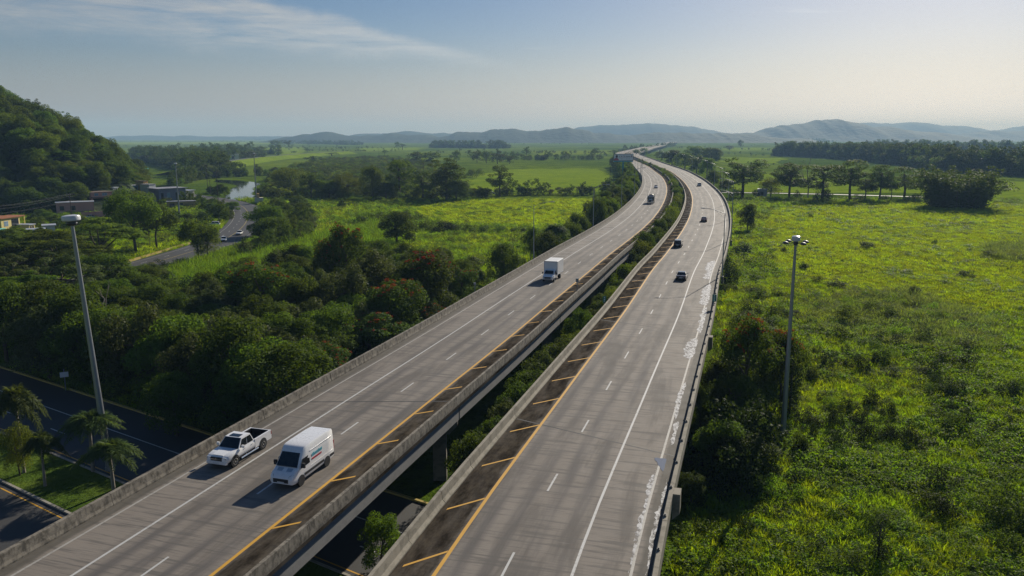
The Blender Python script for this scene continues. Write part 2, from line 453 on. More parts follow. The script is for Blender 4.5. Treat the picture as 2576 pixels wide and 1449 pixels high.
def concrete(name, a, b, stain, stain_amt=0.6, scale=1.0, streak=(0.9, 0.9, 1.3), lo=0.44, hi=0.62):
    m, T = material(name)
    g = T.n('ShaderNodeNewGeometry').outputs['Position']
    col = T.mix(T.noise(g, 0.45 * scale, 5, 0.6), a, b)
    st = T.noise(T.vmul(g, streak), 1.0, 6, 0.68, 0.3)
    col = T.mix(T.math('MULTIPLY', T.step(st, lo, hi), stain_amt), col, stain)
    sp = T.noise(g, 6.0, 4, 0.7)
    col = T.mix(T.math('MULTIPLY', T.step(sp, 0.55, 0.75), 0.35), col, stain)
    nrm = bump(T, T.math('ADD', sp, st), 0.35, 0.03)
    return finish(m, T, principled(T, col, 0.85, 0, 0.3, nrm))
M['parapet_clean'] = concrete('parapet_clean', (0.24,0.215,0.165), (0.34,0.31,0.25), (0.095,0.085,0.06), 0.45)
M['parapet_dirty'] = concrete('parapet_dirty', (0.17,0.15,0.12), (0.30,0.27,0.22), (0.045,0.040,0.032), 0.85, streak=(2.2, 2.2, 1.4), lo=0.38, hi=0.66)
M['girder'] = concrete('girder', (0.24,0.235,0.23), (0.32,0.315,0.31), (0.15,0.145,0.14), 0.3)
M['pier'] = concrete('pier', (0.20,0.185,0.16), (0.28,0.26,0.23), (0.075,0.07,0.06), 0.5)
M['joint'] = plain('joint_rubber', (0.018,0.018,0.020), 0.7)
def worn_paint(name, color, under, wear=0.62):
    m, T = material(name)
    g = T.n('ShaderNodeNewGeometry').outputs['Position']
    n = T.noise(g, 3.5, 6, 0.75); n2 = T.noise(g, 0.35, 3, 0.6)
    w = T.step(T.math('ADD', T.math('MULTIPLY', n, 0.7), T.math('MULTIPLY', n2, 0.3)), wear, wear + 0.12)
    c = T.mix(T.noise(g, 1.2, 4, 0.6), tuple(a * 0.78 for a in color), color)
    return finish(m, T, principled(T, T.mix(w, c, under), 0.6))
M['yellow_paint'] = worn_paint('yellow_paint', (0.68,0.36,0.030), (0.16,0.13,0.09), 0.60)
M['white_paint'] = worn_paint('white_paint', (0.56,0.56,0.54), (0.24,0.22,0.20), 0.53)
M['white_paint_old'] = worn_paint('white_paint_old', (0.42,0.41,0.38), (0.16,0.15,0.14), 0.50)
M['pale_strip'] = worn_paint('pale_strip', (0.40,0.385,0.35), (0.20,0.19,0.17), 0.50)
def asphalt(name, a, b):
    m, T = material(name)
    g = T.n('ShaderNodeNewGeometry').outputs['Position']
    col = T.mix(T.noise(g, 0.18, 5, 0.6), a, b)
    col = T.mix(T.math('MULTIPLY', T.noise(g, 9.0, 2, 0.6), 0.25), col, (0.09,0.086,0.08))
    cr = T.noise(T.vmul(g, (0.5, 0.5, 1)), 1.0, 7, 0.75, 1.2)
    col = T.mix(T.math('MULTIPLY', T.step(cr, 0.60, 0.66), 0.4), col, (0.022,0.022,0.024))
    return finish(m, T, principled(T, col, 0.7, 0, 0.45, bump(T, T.noise(g, 20, 2, 0.5), 0.3, 0.01)))
M['asphalt'] = asphalt('asphalt', (0.030,0.030,0.031), (0.052,0.051,0.050))
M['asphalt_old'] = asphalt('asphalt_old', (0.075,0.075,0.078), (0.12,0.115,0.11))
def ground_mat():
    m, T = material('ground_cover')
    g = T.n('ShaderNodeNewGeometry').outputs['Position']
    big = T.noise(T.vmul(g, (1, 0.55, 1)), 0.006, 5, 0.6, 0.4)
    mid = T.noise(g, 0.05, 6, 0.65)
    fine = T.noise(g, 0.9, 5, 0.7)
    c = T.mix(T.step(big, 0.35, 0.65), (0.080,0.135,0.013), (0.165,0.230,0.018))
    c = T.mix(T.math('MULTIPLY', T.step(mid, 0.45, 0.72), 0.75), c, (0.028,0.052,0.012))
    c = T.mix(T.math('MULTIPLY', T.step(fine, 0.45, 0.75), 0.55), c, (0.022,0.040,0.008))
    b = bump(T, T.math('ADD', fine, T.math('MULTIPLY', mid, 2.0)), 1.0, 0.8)
    return finish(m, T, principled(T, c, 1.0, 0, 0.0, b))
M['ground'] = ground_mat()
def field_mat(name, a, b, dark, rows=None, sc=0.03, amt=0.55):
    m, T = material(name)
    g = T.n('ShaderNodeNewGeometry').outputs['Position']
    c = T.mix(T.step(T.noise(g, sc, 5, 0.6), 0.3, 0.7), a, b)
    f2 = T.noise(g, 0.55, 6, 0.72); f3 = T.noise(T.vmul(g, (1, 0.4, 1)), 0.12, 5, 0.7, 0.5)
    c = T.mix(T.math('MULTIPLY', T.step(f2, 0.42, 0.75), amt), c, dark)
    c = T.mix(T.math('MULTIPLY', T.step(f3, 0.50, 0.72), amt), c, dark)
    h = T.math('ADD', f2, f3)
    if rows:
        d = T.n('ShaderNodeVectorMath', {0: g, 1: (math.cos(rows), math.sin(rows), 0)}, operation='DOT_PRODUCT').outputs['Value']
        wv = T.math('SINE', T.math('ADD', T.math('MULTIPLY', d, 0.55), T.math('MULTIPLY', f3, 3.0)))
        c = T.mix(T.math('MULTIPLY', T.step(wv, 0.3, 1.0), 0.22), c, dark)
    # opaque, fully rough surface with bump only
    p = principled(T, c, 1.0, 0, 0.0, bump(T, h, 1.0, 0.6))
    return finish(m, T, p)
M['field_bright'] = field_mat('field_bright', (0.150,0.215,0.008), (0.225,0.275,0.009), (0.085,0.140,0.008), rows=0.6)
M['field_soft'] = field_mat('field_soft', (0.170,0.255,0.018), (0.245,0.320,0.020), (0.085,0.145,0.013), rows=2.2)
M['field_dark'] = field_mat('field_dark', (0.055,0.090,0.016), (0.085,0.125,0.020), (0.028,0.052,0.012))
M['dry_soil'] = field_mat('dry_soil', (0.13,0.115,0.07), (0.18,0.16,0.10), (0.08,0.085,0.04))
M['lawn'] = field_mat('lawn', (0.060,0.105,0.016), (0.10,0.145,0.022), (0.035,0.065,0.012), sc=0.2, amt=0.3)
def hill_mat(name, a, b):
    m, T = material(name)
    g = T.n('ShaderNodeNewGeometry').outputs['Position']
    v = T.n('ShaderNodeTexVoronoi', {'Vector': g, 'Scale': 0.03, 'Randomness': 1.0}, feature='F1')
    f = T.noise(g, 0.02, 6, 0.7)
    c = T.mix(T.step(f, 0.3, 0.7), a, b)
    c = T.mix(T.math('MULTIPLY', T.step(v.outputs['Distance'], 0.2, 0.8), 0.6), c, tuple(x * 0.4 for x in a))
    h = T.math('SUBTRACT', T.math('MULTIPLY', f, 0.6), v.outputs['Distance'])
    return finish(m, T, principled(T, c, 0.9, 0, 0.1, bump(T, h, 0.8, 5.0)))
M['hill'] = hill_mat('hill_wood', (0.022,0.040,0.014), (0.040,0.062,0.022))
def water_mat():
    m, T = material('water')
    g = T.n('ShaderNodeNewGeometry').outputs['Position']
    b = bump(T, T.noise(g, 0.8, 4, 0.6), 0.08, 0.05)
    return finish(m, T, principled(T, (0.020,0.024,0.018), 0.05, 0, 0.8, b))
M['water'] = water_mat()
M['galv'] = plain('galvanised_steel', (0.30,0.32,0.34), 0.45, 0.65, var=0.10, scale=2)
M['galv_dark'] = plain('dark_steel', (0.10,0.105,0.11), 0.5, 0.5, var=0.15)
M['lens'] = plain('lamp_lens', (0.62,0.63,0.64), 0.25, 0.0, var=0.05)
M['wood_pole'] = plain('wood_pole', (0.085,0.068,0.052), 0.9, spec=0.2, var=0.3)
M['car_white'] = plain('car_paint_white', (0.80,0.80,0.80), 0.28, spec=0.5, var=0.02, coat=0.6)
M['car_black'] = plain('car_paint_black', (0.012,0.013,0.016), 0.25, spec=0.5, var=0.05, coat=0.8)
M['car_navy'] = plain('car_paint_navy', (0.016,0.020,0.030), 0.25, spec=0.5, var=0.05, coat=0.8)
M['car_maroon'] = plain('car_paint_maroon', (0.10,0.010,0.016), 0.25, spec=0.5, var=0.05, coat=0.8)
M['car_red'] = plain('car_paint_red', (0.30,0.015,0.03), 0.25, spec=0.5, var=0.05, coat=0.8)
M['car_silver'] = plain('car_paint_silver', (0.42,0.45,0.48), 0.3, 0.3, var=0.04, coat=0.6)
M['car_blue'] = plain('car_paint_blue', (0.10,0.16,0.22), 0.3, 0.2, var=0.05, coat=0.6)
M['glass'] = plain('vehicle_glass', (0.010,0.013,0.016), 0.06, spec=0.7, var=0.05)
M['tyre'] = plain('tyre_rubber', (0.014,0.014,0.015), 0.85, spec=0.3)
M['rim'] = plain('wheel_rim', (0.55,0.56,0.58), 0.25, 0.9, var=0.05)
M['chrome'] = plain('chrome', (0.75,0.76,0.78), 0.15, 1.0, var=0.03)
M['trim'] = plain('black_trim', (0.020,0.021,0.023), 0.6, spec=0.4)
M['lamp_red'] = plain('tail_lamp', (0.35,0.012,0.012), 0.2, var=0.05)
M['headlamp'] = plain('headlamp', (0.45,0.48,0.52), 0.12, var=0.05, coat=1.0)
M['plate'] = plain('number_plate', (0.60,0.61,0.62), 0.4)
M['box_white'] = plain('box_panel', (0.76,0.76,0.74), 0.45, var=0.03)
M['teal_print'] = plain('teal_print', (0.10,0.42,0.52), 0.45)
M['red_print'] = plain('red_print', (0.42,0.018,0.04), 0.45)
M['sign_green'] = plain('sign_green', (0.010,0.17,0.12), 0.4, var=0.05)
M['sign_white'] = plain('sign_white', (0.72,0.73,0.72), 0.4, var=0.03)
M['teal_steel'] = plain('teal_steel', (0.045,0.26,0.34), 0.5, var=0.08)
M['board_face'] = plain('billboard_face', (0.80,0.80,0.84), 0.5, var=0.05)
M['board_frame'] = plain('billboard_frame', (0.05,0.06,0.07), 0.6)
M['print_red'] = plain('print_red', (0.42,0.03,0.06), 0.5)
M['print_dark'] = plain('print_dark', (0.05,0.03,0.06), 0.5)
M['print_rose'] = plain('print_rose', (0.42,0.28,0.32), 0.5)
M['print_grey'] = plain('print_grey', (0.36,0.37,0.42), 0.5)
for nm, c in dict(yellow=(0.70,0.58,0.24), pink=(0.62,0.33,0.27), pink_wall=(0.56,0.30,0.24), cream=(0.58,0.54,0.44), white=(0.62,0.62,0.60), grey=(0.30,0.30,0.31), ochre=(0.50,0.33,0.12), teal=(0.05,0.40,0.36), mint=(0.20,0.62,0.50), blue=(0.16,0.36,0.55), lilac=(0.24,0.23,0.30), brown=(0.14,0.10,0.08), rust=(0.32,0.13,0.06), aqua=(0.22,0.52,0.60)).items():
    M['wall_' + nm] = plain('wall_' + nm, c, 0.8, spec=0.25, var=0.16, scale=0.8)
M['roof_grey'] = plain('roof_grey', (0.26,0.27,0.30), 0.7, var=0.2, scale=0.6)
M['roof_zinc'] = plain('roof_zinc', (0.50,0.53,0.58), 0.45, 0.3, var=0.15, scale=0.8)
M['window_dark'] = plain('window_dark', (0.03,0.035,0.042), 0.12, var=0.1)
M['window_blue'] = plain('window_blue', (0.22,0.32,0.42), 0.15, var=0.1)
M['kerb_yellow'] = worn_paint('kerb_yellow', (0.48,0.36,0.07), (0.24,0.21,0.15), 0.50)
M['kerb'] = concrete('kerb', (0.28,0.26,0.22), (0.36,0.34,0.29), (0.10,0.09,0.07), 0.4)
M['puddle'] = plain('puddle_water', (0.20,0.215,0.24), 0.08, spec=0.8, var=0.05)  # grey-blue sky reflection partly put into the base colour
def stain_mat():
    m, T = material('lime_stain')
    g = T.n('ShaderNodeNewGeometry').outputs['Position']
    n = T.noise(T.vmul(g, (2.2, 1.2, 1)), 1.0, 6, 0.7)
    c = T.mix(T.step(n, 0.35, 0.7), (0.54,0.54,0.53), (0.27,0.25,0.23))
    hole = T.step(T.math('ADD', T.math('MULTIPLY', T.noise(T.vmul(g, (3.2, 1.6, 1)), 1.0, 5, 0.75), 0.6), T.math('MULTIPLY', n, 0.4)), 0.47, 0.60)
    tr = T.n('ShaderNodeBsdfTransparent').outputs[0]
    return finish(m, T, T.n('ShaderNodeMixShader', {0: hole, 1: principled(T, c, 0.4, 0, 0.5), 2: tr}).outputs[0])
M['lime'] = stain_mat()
M['cable'] = plain('cable', (0.07,0.07,0.075), 0.6)
# ------------------------------------------------------------------ ground
CRU, CRN = np.array([0.835, -0.55]), np.array([0.55, 0.835])       # the road that passes under the viaduct: along, across
def cross_off(x, y): return x * CRN[0] + y * CRN[1]
SIDE_PX = [(150,760),(250,702),(376,662),(459,645),(537,619),(587,594),(615,568),(626,545),(618,524),(590,510),(546,503),(505,497),(455,490)]
SIDE = Curve([at(x, y)[:2] for x, y in reversed(SIDE_PX)][::-1], 2.0)
SIDE_S0 = 150.0
def dist_side(x, y):
    c = SIDE.c[(SIDE.s > SIDE_S0) & (SIDE.s < SIDE.len - 480)][::2]
    x, y = np.asarray(x), np.asarray(y); out = np.empty(x.shape)
    for a in range(0, len(x), 4000):
        out[a:a+4000] = np.sqrt(((x[a:a+4000,None]-c[None,:,0])**2 + (y[a:a+4000,None]-c[None,:,1])**2).min(1))
    return out
def hillz(x, y):
    x, y = np.asarray(x, float), np.asarray(y, float)
    e = np.clip((-x - 0.462 * y) / 88, 0, 1)
    sy = np.clip((y - 335) / 80, 0, 1); sy = sy * sy * (3 - 2 * sy)
    by = np.clip((640 - y) / 130, 0, 1); by = by * by * (3 - 2 * by)
    z = 54 * e ** 0.62 * sy * by
    return z + (fbm(x / 38, y / 38, 3) - 0.5) * 17 * np.clip(z / 25, 0, 1)
def gz(x, y):
    """small rise and fall of the rough ground beside the viaduct"""
    x, y = np.asarray(x, float), np.asarray(y, float)
    far = np.clip((330 - y) / 120, 0, 1)
    r = np.clip((CR.soff(x.ravel(), y.ravel()).reshape(x.shape) - 15) / 12, 0, 1)
    l = np.clip((-CL.soff(x.ravel(), y.ravel()).reshape(x.shape) - 16) / 14, 0, 1)
    cro = cross_off(x, y); lane = np.clip((cro - 56) / 10, 0, 1)
    sd = np.clip((dist_side(x.ravel(), y.ravel()).reshape(x.shape) - 9) / 14, 0, 1)
    return (fbm(x / 22, y / 22, 9) * 1.7 - 0.45) * far * np.maximum(r, l * lane * sd)
def axis(segs):
    return np.unique(np.concatenate([np.arange(a, b, st) for a, b, st in segs]))
gx = axis([(-16000,-1200,1200),(-1200,-420,60),(-420,-160,9),(-160,200,3),(200,420,9),(420,1200,60),(1200,16001,1200)])
gy = axis([(-600,-30,30),(-30,330,3),(330,600,9),(600,1500,45),(1500,18001,1100)])
GX, GY = np.meshgrid(gx, gy)
GZ = np.zeros_like(GX); near = (GY < 335) & (np.abs(GX) < 430) & (GY > -30)
GZ[near] = gz(GX[near], GY[near])
ground = link('ground', grid_mesh('ground', GX, GY, GZ, M['ground'])); tag(ground, kind='structure')

def in_poly(px_, py_, poly):
    r = np.zeros(px_.shape, bool); n = len(poly)
    for i in range(n):
        x0, y0 = poly[i]; x1, y1 = poly[(i + 1) % n]
        c = ((y0 > py_) != (y1 > py_)) & (px_ < (x1 - x0) * (py_ - y0) / (y1 - y0 + 1e-9) + x0)
        r ^= c
    return r
def sheet(name, poly_px, mat, z=0.06, res=None, wob=4.0, kind='structure', world=None):
    poly = [tuple(at(x, y)[:2]) for x, y in poly_px] if world is None else world
    P = np.array(poly); lo, hi = P.min(0), P.max(0); size = (hi - lo).max()
    res = res or max(2.5, size / 110)
    xs, ys = np.arange(lo[0]-wob, hi[0]+res+wob, res), np.arange(lo[1]-wob, hi[1]+res+wob, res)
    X, Y = np.meshgrid(xs, ys)
    Z = z + (gz(X, Y) if lo[1] < 335 and wob else 0 * X)
    me = grid_mesh(name, X, Y, Z, mat)
    cx = (X[:-1,:-1] + X[1:,1:]) / 2; cy = (Y[:-1,:-1] + Y[1:,1:]) / 2
    wx = (fbm(cx / (wob * 4 + 1), cy / (wob * 4 + 1), 11) - 0.5) * wob * 3; wy = (fbm(cx / (wob * 4 + 1), cy / (wob * 4 + 1), 15) - 0.5) * wob * 3
    keep = in_poly((cx + wx).ravel(), (cy + wy).ravel(), poly)
    bm = bmesh.new(); bm.from_mesh(me); bm.faces.ensure_lookup_table()
    bmesh.ops.delete(bm, geom=[f for f, k in zip(bm.faces, keep) if not k], context='FACES')
    bm.to_mesh(me); bm.free()
    return tag(link(name, me), kind=kind)
FIELDS = {
 'a': [(1005,522),(1200,503),(1540,497),(1556,540),(1490,560),(1330,575),(1180,562),(1060,546)],
 'b': [(1185,440),(1290,426),(1500,424),(1538,445),(1532,482),(1290,492),(1180,480)],
 'c': [(1950,524),(2100,508),(2490,512),(2800,512),(2800,628),(2576,630),(2300,624),(2100,617),(1965,602),(1925,560)],
 'd': [(1830,432),(2330,466),(2330,486),(1850,483)],
 'e': [(2480,455),(2800,462),(2800,498),(2480,499)],
 'f': [(1340,381),(1545,378),(1545,388),(1340,390)],
 'g': [(420,373),(770,371),(760,389),(430,389)],
 'h': [(1810,395),(1975,398),(1960,412),(1810,410)],
 'i': [(260,358),(700,356),(700,362),(260,364)],
 'j': [(1700,402),(1800,404),(1790,425),(1700,420)],
 'k': [(900,372),(1060,371),(1060,378),(900,380)],
 'l': [(1820,371),(2100,373),(2100,378),(1830,380)],
}
for k, mt in dict(a='field_bright', b='field_soft', c='field_bright', d='field_soft', e='field_soft', f='field_bright', g='field_soft', h='field_soft', i='field_soft', j='field_soft', k='field_soft', l='field_soft').items():
    sheet('field', FIELDS[k], M[mt], z=0.06 if k in 'abcde' else 0.25, wob=5 if k in 'abcde' else 18)

# ------------------------------------------------------------------ far hills, each ridge a body with a front and a back slope
def ridge(prof, D, depth, seed, lump=10.0):
    px_ = np.array([p[0] for p in prof], float); py_ = np.array([p[1] for p in prof], float)
    x = np.arange((px_[0]-1288)/FPX*D, (px_[-1]-1288)/FPX*D, max(10, D/420))
    col = x / D * FPX + 1288
    h = CAM_H + (HORIZON - np.interp(col, px_, py_)) / FPX * D
    h = h + ((vnoise(x / (0.021 * D), x * 0, seed + 13) - 0.5) * 7.0 + (fbm(x / (0.0085 * D), x * 0, seed + 7, 3) - 0.5) * 5.5) * D / FPX * lump / 9.0
    t = np.linspace(-1, 1, 47)
    prf = np.cos(t * math.pi / 2) ** 1.15
    X, T = np.meshgrid(x, t)
    Y = D + T * depth * (1 + 0.25 * (vnoise(X / 400, T * 0, seed + 3) - 0.5))
    n = (fbm(X / 260, Y / 260, seed + 1) - 0.5) * lump * 2.6 * (1 - np.abs(np.cos(T * math.pi / 2)) ** 6 * 0.85)
    spur = np.abs(vnoise(X / 420 + 0.4 * T, Y / 1400, seed + 5) - 0.5) * lump * 1.4 * (1 - np.cos(T * math.pi / 2) ** 4)
    Z = h[None, :] * prf[:, None] + (n - spur) * np.clip(prf * 3, 0, 1)[:, None] - 3 * (1 - prf)[:, None]
    tag(link('hill', grid_mesh('hill', X, Y, Z, M['hill'])), kind='structure')
ridge([(-700,345),(200,344),(260,343),(420,342.5),(560,343),(640,342),(740,344),(900,346)], 9100, 750, 21, 5)
ridge([(690,354),(740,346),(780,339),(830,333),(872,336),(900,340),(960,340),(1010,337),(1060,341),(1130,343),(1190,350)], 5075, 495, 31, 8)
ridge([(880,344),(905,337),(960,334),(1040,333),(1110,335),(1190,334),(1250,340)], 7000, 570, 33, 7)
ridge([(1040,356),(1080,345),(1150,337),(1210,330),(1250,323),(1290,322),(1330,328),(1380,325),(1425,321),(1465,327),(1500,334),(1560,339),(1620,336),(1660,333),(1740,335),(1790,333),(1850,338),(1930,345),(2010,352)], 4812, 450, 41, 9)
ridge([(1400,338),(1450,322),(1500,316),(1560,314),(1620,313),(1680,317),(1740,321),(1780,330),(1830,340)], 8050, 630, 51, 7)
ridge([(1780,340),(1860,333),(1900,329),(1930,319),(1985,313),(2020,307),(2050,302),(2085,305),(2120,311),(2160,319),(2215,322),(2260,327),(2330,334),(2400,345),(2460,356)], 6125, 630, 61, 9)
ridge([(2060,316),(2130,311),(2200,312),(2260,307),(2300,309),(2345,317),(2400,321),(2450,327),(2500,326),(2560,319),(2640,318),(2760,326),(2950,330)], 9450, 780, 71, 7)
ridge([(2330,352),(2420,336),(2500,331),(2560,333),(2680,328),(2850,330),(3000,340)], 7525, 600, 75, 7)
# the wooded hill close by on the left
hx, hy = np.meshgrid(np.arange(-640, -140, 6.0), np.arange(290, 700, 6.0))
HZ = hillz(hx, hy); tag(link('hill', grid_mesh('hill', hx, hy, np.where(HZ > 0.05, HZ, -0.4), M['hill'])), kind='structure')

# ------------------------------------------------------------------ water
sheet('river', [(560,500),(575,488),(586,474),(600,467),(575,462),(540,458),(545,452),(600,455),(640,458),(660,463),(640,468),(634,482),(640,500),(628,507),(600,505)], M['water'], z=0.10, res=1.2, wob=1.5)
# levee with a track along its top
lev = Curve([at(x, y)[:2] for x, y in [(470,440),(540,420),(620,405),(720,393),(860,386)]], 6.0)
q = lev.s[(lev.s > 150) & (lev.s < lev.len - 480)]
offs = np.array([-34,-26,-10,-4,4,10,24,34.]); zz = np.array([-0.2,0.2,3.6,4.2,4.2,3.6,0.2,-0.2])
P = np.stack([lev.off(q, np.full(len(q), o)) for o in offs], 1)
tag(link('levee', grid_mesh('levee', P[..., 0], P[..., 1], np.broadcast_to(zz, P.shape[:2]).copy(), M['field_soft'])), kind='structure')
P = np.stack([lev.off(q, np.full(len(q), o)) for o in (-3.6, 3.6)], 1)
tag(link('levee_track', grid_mesh('levee_track', P[..., 0], P[..., 1], np.full(P.shape[:2], 4.28), M['asphalt_old'])), kind='structure')

# ------------------------------------------------------------------ roads on the ground
def strip(curve, o0, o1, s0, s1, z, mat, name, parent=None, step=3.0, skew=0.0, kind=None, uvs=True):
    n = max(2, int(abs(s1 - s0) / step) + 1)
    q = np.linspace(s0, s1, n)
    A = curve.off(q - skew * o0, np.full(n, o0)); B = curve.off(q - skew * o1, np.full(n, o1))
    P = np.stack([A, B], 1)
    uv = np.stack([np.broadcast_to([o0, o1], (n, 2)), np.repeat(q[:, None], 2, 1)], -1)
    ob = link(name, grid_mesh(name, P[..., 0], P[..., 1], np.full((n, 2), z), mat, uv=uv), parent)
    if kind: tag(ob, kind=kind)
    return ob
side_end = SIDE.len - 490
strip(SIDE, -7.0, 7.0, SIDE_S0, side_end, 0.14, M['asphalt'], 'road', kind='structure')
rd = bpy.data.objects['road']
for o0, o1, nm in ((-5.6,-5.45,'edge_line'),(5.45,5.6,'edge_line')): strip(SIDE, o0, o1, SIDE_S0, side_end, 0.146, M['white_paint_old'], nm, rd)
strip(SIDE, -0.15, -0.05, SIDE_S0, side_end, 0.146, M['kerb_yellow'], 'centre_line', rd); strip(SIDE, 0.06, 0.16, SIDE_S0, side_end, 0.146, M['kerb_yellow'], 'centre_line', rd)
for q in np.arange(SIDE_S0 + 60, side_end - 40, 12): strip(SIDE, -2.9, -2.76, q, q + 3, 0.147, M['white_paint'], 'lane_dash', rd)
# the yellow-topped kerb and the grass verge behind it
kb = MB(); pts = [at(x, y) for x, y in [(318,661),(370,645),(420,630),(478,613)]]
for a, b in zip(pts[:-1], pts[1:]):
    d = (b - a).normalized(); n = Vector((-d.y, d.x, 0)) * 0.35
    kb.add([a-n, b-n, b+n, a+n, a-n+Vector((0,0,0.5)), b-n+Vector((0,0,0.5)), b+n+Vector((0,0,0.5)), a+n+Vector((0,0,0.5))], [(3,2,1,0),(4,5,6,7),(0,1,5,4),(1,2,6,5),(2,3,7,6),(3,0,4,7)])
tag(kb.build('kerb', M['kerb_yellow']), kind='structure')
def cross_pt(n, u, z=0.0):
    p = CRN * n + CRU * u; return (p[0], p[1], z)
def cross_strip(n0, n1, u0, u1, z0, z1, mat, name, parent=None, kind='structure'):
    b = MB(); v = [cross_pt(n0,u0,z0),cross_pt(n0,u1,z0),cross_pt(n1,u1,z0),cross_pt(n1,u0,z0),cross_pt(n0,u0,z1),cross_pt(n0,u1,z1),cross_pt(n1,u1,z1),cross_pt(n1,u0,z1)]
    b.add(v, [(3,2,1,0),(4,5,6,7),(0,1,5,4),(1,2,6,5),(2,3,7,6),(3,0,4,7)])
    ob = b.build(name, mat, parent)
    if parent is None and kind: tag(ob, kind=kind)
    return ob
ra = cross_strip(39.7, 52.2, -190, 60, -0.3, 0.12, M['asphalt'], 'road')
rb = cross_strip(20.5, 33.2, -190, 60, -0.3, 0.12, M['asphalt'], 'road')
cross_strip(33.45, 39.45, -190, -40, -0.3, 0.20, M['lawn'], 'median')
cross_strip(33.2, 33.45, -190, 60, -0.3, 0.27, M['kerb'], 'kerb'); cross_strip(39.45, 39.7, -190, 60, -0.3, 0.27, M['kerb'], 'kerb')
cross_strip(52.2, 52.5, -190, 60, -0.3, 0.30, M['kerb_yellow'], 'kerb'); cross_strip(20.2, 20.5, -190, 60, -0.3, 0.27, M['kerb'], 'kerb')
cross_strip(33.45, 39.45, -40, 60, -0.3, 0.18, M['asphalt_old'], 'median')
cross_strip(47.0, 47.14, -190, 60, 0.10, 0.126, M['white_paint'], 'edge_line', ra)
cross_strip(32.5, 32.64, -190, 60, 0.10, 0.126, M['yellow_paint'], 'edge_line', rb)
cross_strip(40.2, 40.34, -190, 60, 0.10, 0.126, M['yellow_paint'], 'edge_line', ra)
for q in np.arange(-190, 50, 12.2):
    cross_strip(43.4, 43.54, q, q + 3.05, 0.10, 0.126, M['white_paint'], 'lane_dash', ra)
    cross_strip(28.9, 29.04, q + 4.3, q + 7.35, 0.10, 0.126, M['white_paint'], 'lane_dash', rb)
# lane behind the row of trees on the right-hand plain
fr = Curve([at(x, y)[:2] for x, y in [(1800,484),(1950,486),(2150,489),(2350,494),(2576,505),(2800,516)]], 6.0)
strip(fr, -2.4, 2.4, 120, fr.len - 470, 0.14, M['dry_soil'] if False else M['asphalt_old'], 'farm_lane', kind='structure', step=8)

